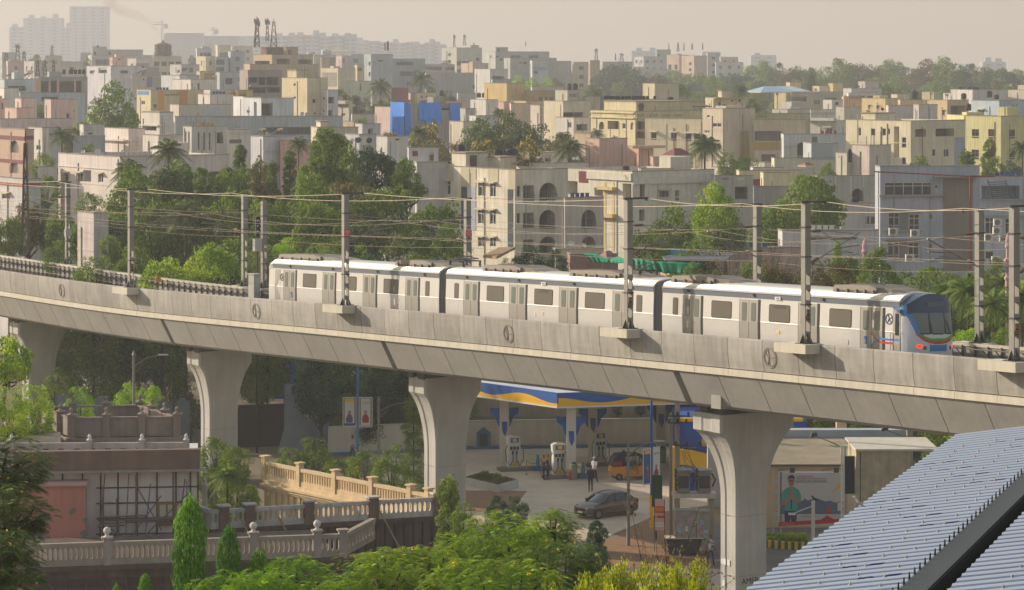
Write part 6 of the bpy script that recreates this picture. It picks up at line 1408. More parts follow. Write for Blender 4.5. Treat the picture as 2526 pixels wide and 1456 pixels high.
# ================================================================ THE FAR SKYLINE
far_m = M('far_tower_plaster',(150,156,160),.9,var=.1,scale=.02); far_d = M('far_tower_window',(96,102,108),.9,var=.1,scale=.02); far_c = M('unfinished_tower_concrete',(112,110,108),.9,var=.1,scale=.03)
def far_tower(c,xL,xR,y,Y,label,m=far_m,rib=3,crown=True):
 a = at(tx(c,xL),ty(0,y),Y); b = at(tx(c,xR),ty(0,y),Y); w = b.x-a.x; H = a.z-9; o = thing('tower_block',label,'tower block',(a.x,Y,9)); mb = MB(); mb.box(0,0,-9,w,22,H); mb.build('wall',m,o)
 n = max(2,int(w/9)); mb = MB()
 for i in range(n+1): x = w*i/n; mb.box(x-.8,-1.0,-8,x+.8,-.01,H-.5)
 mb.build('facade_rib',m,o); mb = MB(); rn = random.Random(int(xL))
 for i in range(n):
  for j in range(int(min(H,80)/3.3)):
   x = w*(i+.5)/n; z = H-3.2-3.3*j
   if z > 2: mb.box(x-1.9,-.3,z,x+1.9,-.012,z+1.5)
 q = mb.build('window_rows',far_d,o); q['kind'] = 'stuff'  # window bands in one tone darker than the plaster
 if crown:
  mb = MB()
  for i in range(n):
   if rn.random() < .6: x = w*(i+.5)/n; mb.box(x-2.5,3,H,x+2.5,9,H+rn.uniform(1.5,4.5))
  if mb.f: mb.build('roof_plant_room',m,o)
 return o
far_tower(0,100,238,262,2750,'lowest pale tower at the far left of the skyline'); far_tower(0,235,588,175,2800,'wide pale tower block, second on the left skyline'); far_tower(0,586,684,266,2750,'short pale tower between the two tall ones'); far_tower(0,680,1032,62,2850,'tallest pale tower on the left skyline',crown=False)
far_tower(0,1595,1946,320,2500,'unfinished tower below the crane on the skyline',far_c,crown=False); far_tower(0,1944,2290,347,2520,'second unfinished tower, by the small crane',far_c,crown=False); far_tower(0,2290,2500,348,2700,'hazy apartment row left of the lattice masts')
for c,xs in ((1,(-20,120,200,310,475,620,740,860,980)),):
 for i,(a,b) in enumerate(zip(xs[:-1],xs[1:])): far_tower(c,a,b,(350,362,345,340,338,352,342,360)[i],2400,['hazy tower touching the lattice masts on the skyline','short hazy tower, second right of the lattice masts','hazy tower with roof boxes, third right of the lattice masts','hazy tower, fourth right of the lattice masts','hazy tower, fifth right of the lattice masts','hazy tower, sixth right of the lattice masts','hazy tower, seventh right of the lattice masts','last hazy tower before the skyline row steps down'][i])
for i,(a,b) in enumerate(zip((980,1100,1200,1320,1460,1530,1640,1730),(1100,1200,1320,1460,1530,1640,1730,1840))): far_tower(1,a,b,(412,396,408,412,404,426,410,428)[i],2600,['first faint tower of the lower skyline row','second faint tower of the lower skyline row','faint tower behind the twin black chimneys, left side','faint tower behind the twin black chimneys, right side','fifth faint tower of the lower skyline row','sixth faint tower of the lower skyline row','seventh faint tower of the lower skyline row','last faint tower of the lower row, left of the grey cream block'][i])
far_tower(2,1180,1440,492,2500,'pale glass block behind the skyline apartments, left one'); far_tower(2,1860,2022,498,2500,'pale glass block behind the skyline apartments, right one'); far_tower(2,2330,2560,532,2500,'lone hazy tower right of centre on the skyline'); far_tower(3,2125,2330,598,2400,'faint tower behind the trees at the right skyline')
def crane(c,x,y,ym,jl,jr,Y,label):
 p = at(tx(c,x),ty(0,ym),Y); top = at(tx(c,x),ty(0,y),Y); jib = at(tx(c,jl),ty(0,y+(ym-y)*.32),Y); jb2 = at(tx(c,jr),ty(0,y+(ym-y)*.32),Y); o = thing('tower_crane',label,'crane',(p.x,Y,9)); k = Vector((p.x,Y,9)); m = M('crane_steel',(110,104,98),.7)
 mb = MB()
 for a,b in ((-1,-1),(1,-1),(1,1),(-1,1)): mb.tube((a*.9,b*.9,0),(a*.7,b*.7,jib.z-9),.25,4)
 z = 0; s = 1
 while z < jib.z-12: mb.tube((-.9*s,-.9,z),(.9*s,-.9,z+3),.15,3); z += 3; s = -s
 mb.build('crane_mast',m,o); mb = MB(); mb.tube(jib-k,jb2-k,.5,4); mb.tube(jib-k+Vector((0,0,1.8)),Vector((0,0,jib.z-9+1.8)),.25,4); mb.tube(top-k,(0,0,jib.z-9),.5,4); mb.tube(top-k,(jib-k)*.5+Vector((0,0,(jib.z-9)*.5)),.15,3); mb.tube(top-k,jb2-k,.15,3); mb.build('jib',m,o)
 mb = MB(); q = jb2-k; mb.cb(q+Vector((-1.5,0,-1.8)),(3,0,0),(0,2,0),(0,0,3.2)); mb.build('counterweight',m,o)
crane(0,1566,195,330,1475,1620,2480,'large tower crane above the water tower'); crane(0,2063,265,350,2020,2108,2500,'small tower crane over the second unfinished tower')
# round water tower
p = at(tx(0,1573),ty(0,432),900); o = thing('water_tower','dark round water tower with a conical cap on the left skyline','water tower',(p.x,900,gz(900))); r = 82*K/F*900; zt = p.z-gz(900); mb = MB(); m = M('water_tower_concrete',(96,84,74),.9,var=.25)
mb.lathe((0,0,0),[(r*.5,-1),(r*.5,zt-4.2),(r,zt-3.3),(r,zt),(r*.98,zt+.05),(.2,zt+.75)],20); mb.build('tank',m,o)
mb = MB()
for i in range(20): a = i*.314; mb.tube((r*1.08*math.cos(a),r*1.08*math.sin(a),zt-3.5),(r*1.08*math.cos(a),r*1.08*math.sin(a),zt-2.4),.06,3)
for z in (zt-2.4,zt-2.9): mb.ptube([(r*1.08*math.cos(i*.314),r*1.08*math.sin(i*.314),z) for i in range(21)],.05,3)
mb.build('walkway_rail',steel_d,o); mb = MB(); mb.lathe((0,0,zt+.6),[(.35,0),(.35,.6),(.02,.9)],8); mb.build('cap',m,o)
# smoke
mb = MB(); rr = []
sp = [(1572,405,10,14),(1560,370,10,20),(1510,300,11,36),(1430,205,12,64),(1300,140,14,84),(1150,95,18,105),(1000,15,24,130)]
for x,y,_,w_ in sp:
 c_ = at(tx(0,x),ty(0,y),1500); r_ = w_*K/F*1500*.62; rr.append([c_+Vector((r_*.8*math.cos(a*.5236)*.75,r_*math.sin(a*.5236+.9)*0+r_*math.sin(a*.5236)*.9,r_*math.cos(a*.5236)*.75)) for a in range(12)])
mb.rings(rr); m = bpy.data.materials.new('smoke'); m.use_nodes = True; nt = m.node_tree; nt.nodes.remove(nt.nodes['Principled BSDF']); pv = nt.nodes.new('ShaderNodeVolumePrincipled'); pv.inputs['Color'].default_value = (.50,.36,.30,1)
n = nt.nodes.new('ShaderNodeTexNoise'); n.inputs['Scale'].default_value = .09; n.inputs['Detail'].default_value = 3; g = nt.nodes.new('ShaderNodeNewGeometry'); nt.links.new(g.outputs['Position'],n.inputs['Vector']); mr = nt.nodes.new('ShaderNodeMapRange'); mr.inputs[1].default_value = .42; mr.inputs[2].default_value = .7; mr.inputs[4].default_value = .12; nt.links.new(n.outputs[0],mr.inputs[0]); nt.links.new(mr.outputs[0],pv.inputs['Density']); nt.links.new(pv.outputs[0],nt.nodes['Material Output'].inputs['Volume'])
import bmesh
so_ = mb.build('smoke',m,None,True); bm = bmesh.new(); bm.from_mesh(so_.data); bmesh.ops.recalc_face_normals(bm,faces=bm.faces); bm.to_mesh(so_.data); bm.free()
tag(so_,'brownish smoke plume drifting left from behind the water tower','smoke',None,'stuff')
# ================================================================ ROOF TANKS, DISHES, MASTS, HEATERS
tank_m = M('black_plastic_tank',(34,34,38),.55,var=.1); tank_w = M('white_plastic_tank',(190,188,184),.6,var=.1)
TN = {}
def tank(r,c,x,y,w,h,Y,label,m=tank_m,group=None):
 p = at(tx(c,x),ty(r,y+h),Y); R_ = w*K/F*Y/2; H = h*K/F*Y; o = thing('water_tank',label,'water tank',p,0,group)
 if m.name not in TN:
  mb = MB(); mb.lathe((0,0,0),[(.96,0),(1,.03),(1,.2),(.96,.22),(1,.24),(1,.42),(.96,.44),(1,.46),(1,.64),(.96,.66),(1,.68),(.97,.84),(.5,.93),(.3,.94)],14); me = mb.mesh('tank_body',m); mb = MB(); mb.lathe((0,0,0),[(.32,.935),(.32,.99),(.28,1.0)],10); TN[m.name] = (me,mb.mesh('tank_lid',m))
 for nm_,me in zip(('tank_body','tank_lid'),TN[m.name]): q = bpy.data.objects.new(nm_,me); C.objects.link(q); q.parent = o; q.scale = (R_,R_,H)
g1 = 'black tanks in the row on the ornate villa roof'; g2 = 'black tanks above the grey shed roof'
for i,x in enumerate((916,942,968,990,1022,1050,1086,1120,1150,1186,1212,1240,1262,1292,1325,1394)): tank(0,2,x,925,30,34,462,'black roof tank in the long row of tanks on the ornate villa roof',group=g1)
tank(0,2,1545,935,60,28,470,'low black tank at the right end of the villa roof row'); tank(0,2,570,803,44,70,572,'tall black tank, left of two on the grey cream stair tower'); tank(0,2,624,803,58,72,570,'tall black tank, right of two on the grey cream stair tower'); tank(0,2,2068,1008,58,42,476,'squat black tank on the cream slab roof house')
for i,(x,w) in enumerate(((616,34),(684,44),(728,34),(768,34),(808,34))): tank(0,0,x,668,w,48,585,'black tank on its rack above the grey shed roof at left',group=g2)
tank(0,0,1378,632,28,36,640,'small black tank above the solar heater'); tank(0,0,942,437,20,22,1002,'tiny black tank on the top of the long grey block'); tank(0,0,1215,652,22,20,640,'small dark tank behind the blank lavender block')
tank(0,1,2158,895,46,48,632,'black tank, left one of the pair below the mustard block'); tank(0,1,2212,893,46,50,632,'black tank, right one of the pair below the mustard block'); tank(0,1,2145,557,32,32,855,'small black tank on the tan house'); tank(0,1,685,475,98,60,905,'big pale round cistern near the skyline',tank_w); tank(0,1,540,497,80,30,905,'pale low round cistern near the skyline',tank_w)
tank(0,1,1797,870,50,58,600,'dark tank behind the diamond window house'); tank(0,1,2108,818,22,40,640,'narrow dark tank beside a white frame')
tank(1,1,1988,68,84,90,312,'big black tank alone on the left roof room of the cream apartment'); tank(1,1,2345,108,86,95,312,'big black tank, left of two on the cream apartment'); tank(1,1,2470,105,110,100,312,'big black tank, right of two on the cream apartment'); tank(1,2,30,105,90,105,314,'big black tank at the end of the cream apartment roof')
tank(1,2,1115,275,70,60,332,'dark tank under the battlemented tower'); tank(0,3,1455,870,72,92,600,'tall black tank standing alone at right'); tank(0,3,1933,898,54,62,604,'black tank on the white block, left'); tank(0,3,2180,875,58,66,606,'black tank on the white block, right'); tank(0,3,2248,912,52,48,600,'black tank at the corner of the pale blue house'); tank(0,3,1980,998,52,72,480,'black tank in the doorway bay left of the pale blue house')
tank(1,3,832,112,42,130,348,'tall black tank beside the mushroom grey stair tower'); tank(1,3,880,582,78,60,330,'black tank under the dark arch'); tank(1,3,2250,338,44,46,340,'black tank, left one on the right wing roof'); tank(1,3,2340,338,46,50,340,'black tank, right one on the right wing roof')
for i,x in enumerate((1900,1985,2040,2062)): tank(0,3,x,840,40,25,618,'low black tank on the top terrace of the white block',group='low tanks on the white block')
DM = {}
def dish(r,c,x,y,w,Y,label,m=None,az=200):
 m = m or M('satellite_dish_grey',(170,170,168),.5,var=.08)
 p = at(tx(c,x),ty(r,y+w*.75),Y); s = w*K/F*Y/2; o = thing('satellite_dish',label,'satellite dish',p)
 if m.name not in DM:
  mb = MB(); rg = []
  for k in range(5): q = k/4; rg.append([Vector((q*math.cos(a*.3927),q*math.sin(a*.3927),.22*q*q)) for a in range(16)])
  rg2 = [[v+Vector((0,0,-.04)) for v in r_] for r_ in rg[::-1]]; mb.rings(rg[1:]+rg2[:-1],True,True); mt = Matrix.Rotation(R(62),4,'X'); mb.v = [tuple(mt@Vector(v)+Vector((0,0,1.5))) for v in mb.v]; me = mb.mesh('reflector',m,True)
  mb = MB(); mb.tube((0,0,0),(0,0,1.4),.07,5); mb.tube((0,.1,1.4),(0,.3,1.5),.06,4); e = mt@Vector((0,0,.95))+Vector((0,0,1.5)); mb.tube(tuple(mt@Vector((0,.95,.2))+Vector((0,0,1.5))),tuple(e),.035,4); mb.cb(e,(.14,0,0),(0,.14,0),(0,0,.14)); DM[m.name] = (me,mb.mesh('stand',steel_d))
 for nm_,me in zip(('reflector','stand'),DM[m.name]): q = bpy.data.objects.new(nm_,me); C.objects.link(q); q.parent = o; q.scale = (s,s,s); q.rotation_euler = (0,0,R(az-180))
bd = M('satellite_dish_black',(52,54,60),.5,var=.05); wd = M('satellite_dish_white',(214,212,208),.5,var=.05)
dish(1,1,998,32,60,335,'black satellite dish, left of the pair on the grey house',bd,170); dish(1,1,1102,35,60,335,'black satellite dish, right of the pair on the grey house',bd,170); dish(1,1,938,35,42,335,'small pale dish left of the two black dishes',wd,175)
for a_ in ((1,0,806,142,42,296,'grey dish at the roof edge above the hooded windows',None,150),(1,0,945,140,60,296,'wide pale dish on the roof above the hooded windows',wd,180),(1,0,1185,142,46,330,'dish on the pinkish villa wall',None,150),(1,0,1015,160,40,297,'dish behind the bent rod on the roof',None,210),(0,0,1933,1155,38,402,'dish on the long blue grey terrace',None,180),(0,0,2395,1078,34,412,'dish by the pale cube room',None,200),(0,0,1035,1125,22,398,'little dish on the pale air cooler house',None,200),
 (0,1,575,955,36,545,'dish on a pole in front of the lavender wall',None,180),(0,1,455,1100,40,412,'dish, left one in the cluster on the long terrace',None,170),(0,1,500,1105,40,411,'dish, middle one in the cluster on the long terrace',None,190),(0,1,650,1085,32,411,'dish, right one in the cluster on the long terrace',None,210),(0,1,420,1318,44,340,'dish at the edge of the house with heaters',None,220),(0,1,115,1290,40,344,'dish between the two solar heaters',None,160),(0,1,2215,845,20,735,'small dish on the white house wall, left',None,180),(0,1,2240,850,20,735,'small dish on the white house wall, right',None,180),
 (1,2,404,270,44,345,'dish on the low terrace behind the cream apartment',None,200),(1,2,888,292,46,330,'dish below the battlemented tower',None,180),(1,2,612,208,34,348,'white dish near the palm, left one',wd,180),(1,2,648,208,34,348,'white dish near the palm, right one',wd,180),(1,2,590,1032,56,283,'white dish on the low cream house, left',wd,170),(1,2,710,1045,50,283,'white dish on the low cream house, right',wd,220),(1,3,272,808,60,286,'white dish standing alone by the broad tree',wd,180),
 (0,3,505,868,28,700,'dish on the pale yellow roof room',None,180),(0,3,1772,920,34,632,'dish on the small white box',None,180),(0,3,1702,942,30,575,'dish on the tan house',None,200),(0,3,1148,1055,34,520,'dark dish on the yellow house',bd,190),(0,3,42,1062,30,485,'small dish at the left of the mould stained house',None,190),(0,2,1375,1125,30,448,'pinkish dish on the cream hooded window house',None,200),(0,2,805,1020,22,560,'small dish right of the stair tower',None,180),(0,2,320,960,22,540,'tiny dish on the yellow cream house',None,180),(0,3,920,838,22,680,'dark small dish beside the mauve tower',bd,180)): dish(*a_)
def heater(r,c,x,y,w,Y,label):
 p = at(tx(c,x),ty(r,y+w*.55),Y); s = w*K/F*Y; o = thing('solar_heater',label,'solar heater',p,R(-20)); mb = MB(); mb.prism([(-.8*s,0,0),(.35*s,0,.45*s),(.35*s,0,.5*s),(-.8*s,0,.05*s)],(0,s*1.0,0)); mb.build('collector_panel',M('collector_glass',(150,158,160),.2,.2),o)
 mb = MB(); mb.tube((.42*s,0,.6*s),(.42*s,s*1.0,.6*s),.17*s,12); mb.build('storage_drum',M('drum_steel',(214,190,160),.22,.9),o); mb = MB()
 for yy in (.1*s,.9*s): mb.tube((.4*s,yy,0),(.4*s,yy,.5*s),.03*s,4); mb.tube((-.1*s,yy,0),(.35*s,yy,.45*s),.03*s,4)
 mb.build('frame',steel_d,o)
heater(0,0,95,695,80,585,'solar heater with a glinting drum, leftmost'); heater(0,0,245,698,80,585,'solar heater with a glinting drum, second from left'); heater(0,0,1340,675,80,588,'solar heater on the long low house'); heater(0,0,2030,745,60,545,'tiny solar heater on the white block'); heater(0,1,25,1255,85,350,'solar heater, left one on the lavender white house'); heater(0,1,190,1255,85,350,'solar heater, right one on the lavender white house'); heater(1,2,90,205,110,308,'big cream solar heater on the cream apartment roof'); heater(0,3,2355,830,60,640,'glinting solar heater on the far right house')
def cellmast(r,c,x,y0,y1,w,Y,label,ant=5,lean=0):
 top = at(tx(c,x),ty(r,y0),Y); b = at(tx(c,x),ty(r,y1),Y); H = top.z-b.z; W_ = w*K/F*Y/2; o = thing('lattice_mast',label,'mast',b); mb = MB(); L4 = ((-1,-1),(1,-1),(1,1),(-1,1))
 th = max(.05,Y*.00012)
 for a,q in L4: mb.tube((a*W_,q*W_,0),(a*W_*.35,q*W_*.35,H*.9),th,4)
 n = max(4,int(H/1.6))
 for i in range(n):
  z0,z1 = H*.9*i/n,H*.9*(i+1)/n; k0,k1 = W_*(1-.65*i/n),W_*(1-.65*(i+1)/n)
  for a,q in ((L4[0],L4[1]),(L4[3],L4[2])): mb.tube((a[0]*k0,a[1]*k0,z0),(q[0]*k1,q[1]*k1,z1),th*.6,3); mb.tube((q[0]*k0,q[1]*k0,z0),(a[0]*k1,a[1]*k1,z1),th*.6,3)
 mb.tube((0,0,H*.85),(0,0,H),th,4); mb.build('lattice',M('mast_steel_far',(104,92,88),.7,.2),o)
 for i in range(ant):
  a = i*6.283/max(1,ant); rr_ = max(.5,W_*.8); z = H*(.78+.08*(i % 2)); mb = MB(); mb.cb((rr_*math.cos(a),rr_*math.sin(a),z),(.34,0,0),(0,.2,0),(0,0,min(2.2,H*.16))); mb.tube((0,0,z),(rr_*math.cos(a),rr_*math.sin(a),z),th*.7,3); mb.build('panel_antenna',M('antenna_grey',(150,146,144),.6),o)
for a_ in ((0,0,170,420,600,46,850,'bundled cell mast at the left edge skyline',6),(0,0,232,490,640,40,850,'lower cell mast right of the bundled one',5),(0,0,60,505,600,50,900,'small hazy cell mast at the far left',6),(0,0,502,432,545,26,1000,'slim lattice mast on the left skyline',3),(0,0,362,570,735,36,600,'dark guyed roof mast, left of three',3),(0,0,433,570,735,36,600,'dark guyed roof mast, middle of three',3),(0,0,518,570,735,30,600,'dark guyed roof mast, right of three',2),
 (0,0,2478,160,455,52,690,'tall lattice cell tower, first of four on the brown block',6),(0,1,22,170,458,44,694,'tall lattice cell tower, second of four on the brown block',6),(0,1,118,170,400,30,696,'slim cell tower, third of four on the brown block',5),(0,1,180,180,455,60,698,'spiked lattice tower, rightmost of four on the brown block',0),
 (0,1,1922,330,455,20,1082,'thin cell mast, left of two on the grey cream skyline block',3),(0,1,2020,330,440,26,1085,'leaning cell mast, right of two on the grey cream skyline block',3),(0,2,830,462,585,30,1002,'lattice cell mast alone above the tan rooftop box',4),(0,2,1075,512,600,40,1062,'small pale cell mast among the wood trees',6),(0,2,1016,515,585,10,1062,'single thin pole beside the pale cell mast',0),(0,2,1620,408,500,22,1215,'thin antenna, first on the skyline apartments',0),(0,2,1676,412,490,8,1215,'thin antenna, second on the skyline apartments',0),(0,2,1756,415,480,16,1215,'thin antenna, third on the skyline apartments',0),(0,2,1857,412,480,8,1215,'thin antenna, fourth on the skyline apartments',0),(0,2,1531,415,480,6,1252,'thin antenna at the left end of the skyline apartments',0),
 (1,0,245,-60,1120,66,205,'long thin lattice mast in front of the dark trees at left',0),(0,1,2112,408,450,10,1085,'short pole on the round cooling tower',0),(0,2,150,400,445,6,1022,'thin pole on the stair tower skyline block',0)): cellmast(*a_)
# chimneys on the big grey block
for x,w in ((1253,12),(1280,22)):
 p = at(tx(1,x),ty(0,490),855); q = at(tx(1,x),ty(0,400 if w > 15 else 412),855); tag((lambda mb: (mb.tube((0,0,0),(0,0,q.z-p.z),w*K/F*855/2,8),mb.build('chimney',steel_d,None,False,p))[1])(MB()),'thick dark chimney on the large blue grey block' if w > 15 else 'thin dark chimney beside the thick one on the large blue grey block','chimney')
# maroon hipped roof, blue gabled roofs
def hip(r,c,xL,xC,xR,y0,y1,Y,col,label,al=34):
 b = at(tx(c,xC),ty(r,y1),Y); ap = at(tx(c,(xL+xR)/2),ty(r,y0),Y+2); ca,sa = math.cos(R(al)),math.sin(R(al)); kR,kL = (tx(c,xR)-1263)/F,(tx(c,xL)-1263)/F; w = (kR*Y-b.x)/(ca-kR*sa); t_ = (b.x-kL*Y)/(sa+kL*ca)
 o = thing('hipped_roof',label,'roof',b); r_,l_ = Vector((ca,sa,0)),Vector((-sa,ca,0)); mb = MB(); c0,c1,c2,c3 = Vector(),r_*w,r_*w+l_*t_,l_*t_; h = ap.z-b.z; a1,a2 = (c0+c2)/2+Vector((0,0,h))-r_*w*.18,(c0+c2)/2+Vector((0,0,h))+r_*w*.18
 mb.quad(c0,c1,a2,a1); mb.quad(c1,c2,a2); mb.quad(c2,c3,a1,a2); mb.quad(c3,c0,a1); mb.quad(c0,c3,c2,c1); mb.build('roof_tiles',M('roof_'+col,col,.8,var=.15),o); mb = MB()
 for a,b_ in ((c0,c1),(c0,c3)): mb.ob(a-Vector((0,0,.18)),b_-a,(r_+l_)*.1,(0,0,.17))
 mb.build('fascia',hoodm,o)
hip(1,2,1460,1585,1770,108,178,371,'7C4A44','maroon hipped roof on the small yellow house'); hip(0,2,2270,2420,2760,835,890,690,'8FA8C0','pale blue hipped factory roof by the wood',10); hip(0,3,-40,90,470,836,885,700,'A8BACB','long light blue shed roof behind the olive house',8); hip(1,3,330,410,500,240,275,340,'9C6660','small red hipped kiosk roof above the broad tree'); hip(1,2,850,930,1040,1090,1160,258,'8E6660','small mauve gable roof above the green netting',20); hip(0,1,640,680,960,480,500,925,'B09C84','tan stepped gable roof near the skyline',8)
# rust coloured sheet roof of the ornate villa
mb = MB(); a0,a1 = at(tx(2,1225),ty(0,1028),452),at(tx(2,1950),ty(0,1035),470); b0,b1 = at(tx(2,1140),ty(0,962),462),at(tx(2,1640),ty(0,965),478)
mb.rings([[a0,a1,b1,b0],[v+Vector((0,0,.15)) for v in (a0,a1,b1,b0)]]); tag(mb.build('sheet_roof',M('rust_roof',(120,88,80),.8,var=.3,scale=1.5)),'rust brown sloping sheet roof on the ornate yellow villa','roof')
# slate roof and thatch behind the train
mb = MB(); q = [at(tx(2,1465),ty(1,1165),232),at(tx(2,1500),ty(1,1195),228),at(tx(2,2080),ty(1,1200),226),at(tx(2,2165),ty(1,1140),240),at(tx(2,1720),ty(1,1118),246)]; mb.prism(q,(0,0,.12)); tag(mb.build('sheet_roof',M('slate_grey_sheet',(96,98,106),.8,var=.15,scale=2)),'slate grey patched sheet roof behind the green netting','roof')
mb = MB(); q = [at(tx(1,2200),ty(1,1165),226),at(tx(1,2330),ty(1,1178),222),at(tx(1,2510),ty(1,1085),232),at(tx(1,2350),ty(1,1088),236)]; mb.prism(q,(0,0,.2)); tag(mb.build('sheet_roof',M('thatch_brown',(150,122,92),.95,var=.2,scale=3)),'brown sloping shed roof right of the middle far mast','roof')
mb = MB(); mb.cb(at(tx(2,1605),ty(1,1130),240),(2.2,0,0),(0,1,0),(0,0,.8)); tag(mb.build('blue_sheet',M('cyan_sheet',(50,170,200),.7)),'small cyan plastic sheet on the slate roof','sheet')
def cloth(name,pts_top,pts_bot,Y0,Y1,mat,label,r,c,fold=.5,n=40):
 mb = MB(); rn = random.Random(3); g = []
 def lerp(pts,q):
  k = min(len(pts)-2,int(q*(len(pts)-1))); f_ = q*(len(pts)-1)-k; return (pts[k][0]+(pts[k+1][0]-pts[k][0])*f_,pts[k][1]+(pts[k+1][1]-pts[k][1])*f_)
 for i in range(n+1):
  q = i/n; a,b = lerp(pts_top,q),lerp(pts_bot,q); row = []; ph = rn.uniform(-1,1)
  for j in range(7):
   s = j/6; p = at(tx(c,a[0]+(b[0]-a[0])*s),ty(r,a[1]+(b[1]-a[1])*s),Y0+(Y1-Y0)*q); p.y += fold*math.sin(i*1.3+ph)*s*(.6+.4*math.sin(i*.37)); row.append(p)
  g.append(row)
 rr = [row+[v+Vector((0,.05,0)) for v in row[::-1]] for row in g]; mb.rings(rr); return tag(mb.build(name,mat,None,True),label,'tarpaulin')
net = M('green_net',(28,150,110),.8,var=.2,scale=1.2); blue_t = M('blue_tarp',(16,132,236),.45,var=.15,scale=.8,spec=.5); white_t = M('clear_tarp',(180,190,205),.4,var=.1)
cloth('green_netting',[(710,1125),(840,1130),(960,1180),(1045,1150),(1110,1180)],[(780,1200),(870,1215),(960,1210),(1040,1220),(1110,1215)],236,230,net,'green shade netting stretched left of the tall near mast',1,2,.3)
cloth('green_netting',[(1180,1175),(1290,1180),(1400,1200),(1600,1208),(1860,1218)],[(1180,1265),(1300,1300),(1450,1310),(1600,1318),(1760,1310)],226,222,net,'hanging green netting behind the lowered roof of the third car',1,2,.7)
# building wrapped in blue tarpaulin
o = house(0,1,1318,1440,1995,1005,478,34,'8C8A84','construction building wrapped in bright blue tarpaulins',[('o','R',1460,1010,1560,1070,2),('o','R',1800,1020,1880,1065,2)],[],name='wrapped_building',cat='building')
bl = o.o; wdt,tdp,Hh = o.w,o.t,o.H
def sheet(face,a0,a1,z0,z1,mat,seed,part='tarpaulin'):
 mb = MB(); rn = random.Random(seed); N_ = 26; rows = []
 for i in range(N_+1):
  a = a0+(a1-a0)*i/N_; f0 = .12+.22*abs(math.sin(i*.9+seed))+rn.uniform(0,.1); row = []
  for j in range(7): q = j/6; zz = z1+(z0-z1)*q+(.5*math.sin(i*.5+seed) if j == 6 else 0); off = f0*(.3+q); row.append(Vector((a,-off,zz)) if face == 'R' else Vector((-off,a,zz)))
  rows.append(row)
 mb.rings(rows,False); x = mb.build(part,mat,bl,True); return x
sheet('L',-.2,tdp+.3,Hh-15,Hh+.3,blue_t,1); sheet('R',.2,wdt*.72,Hh-19,Hh-7.5,blue_t,2); sheet('R',wdt*.72,wdt+.5,Hh-9.5,Hh-7.2,blue_t,3); sheet('R',0,1.2,Hh-6,Hh+.2,blue_t,5); sheet('R',wdt*.24,wdt*.62,Hh-3,Hh+.2,blue_t,6); sheet('R',wdt*.78,wdt*.95,Hh-4.2,Hh+.1,blue_t,7); sheet('R',.3,wdt*.3,Hh-21,Hh-16,net,8,'green_netting'); sheet('L',0,tdp,Hh-20,Hh-15,net,9,'green_netting'); sheet('R',.1,3.2,Hh-11.5,Hh-7,white_t,4)
# air conditioners on the blue grey block
acb = M('ac_white',(206,202,190),.6,var=.06)
for i,(x,y) in enumerate(((1248,920),(1458,935),(1408,1175),(2256,830),(2250,910),(2168,975),(2312,980),(2238,1190),(1540,1150-1150+660*0+1150))):
 if i == 8: continue
 p = at(tx(3,x),ty(1,y+26),298 if x < 1700 else 309); o = thing('air_conditioner',['white air conditioner under the left ribboned window','white air conditioner under the second window','white air conditioner at the lower windows','upper air conditioner of two between the right wing windows','lower air conditioner of two between the right wing windows','air conditioner below the left right-wing window','air conditioner below the right wing window, right','lowest air conditioner on the right wing'][i],'air conditioner',p,R(8)); mb = MB(); mb.box(-.45,-.35,0,.45,0,.75); mb.build('casing',acb,o); mb = MB(); mb.tube((-.08,-.38,.37),(-.08,-.352,.37),.3,14); mb.build('fan_grille',M('fan_grille_grey',(120,118,112),.6),o); mb = MB(); mb.box(-.4,-.3,-.1,-.34,.6,-.01); mb.box(.34,-.3,-.1,.4,.6,-.01); mb.build('bracket',steel_d,o)
# red pipe and ladder on that block
mb = MB(); q = at(tx(3,2018),ty(1,380),296); q2 = at(tx(3,1998),ty(1,1290),296); mb.tube(q2,Vector((q2.x,q.y,q.z)),.1,8); mb.tube(Vector((q2.x,q.y,q.z)),Vector((q2.x+2.5,q.y+.3,q.z)),.1,6); mb.tube(Vector((q2.x,q.y,q.z)),Vector((q2.x-10,q.y-.2,q.z+.5)),.07,6); tag(mb.build('red_pipe',M('red_pipe_paint',(150,66,62),.6)),'red pipe running down the grey stair tower and over the roof','pipe')
mb = MB(); a,b = at(tx(3,2165),ty(1,440),309),at(tx(3,2210),ty(1,595),309)
for dx in (0,.6): mb.tube(a+Vector((dx*3.2,0,.3)),b+Vector((dx*3.2,0,0)),.06,5)
for k in range(8): q = a.lerp(b,k/8); mb.tube(q,q+Vector((1.9,0,.1)),.05,4)
tag(mb.build('ladder',steel_d),'steel ladder leaning on the right wing terrace','ladder')
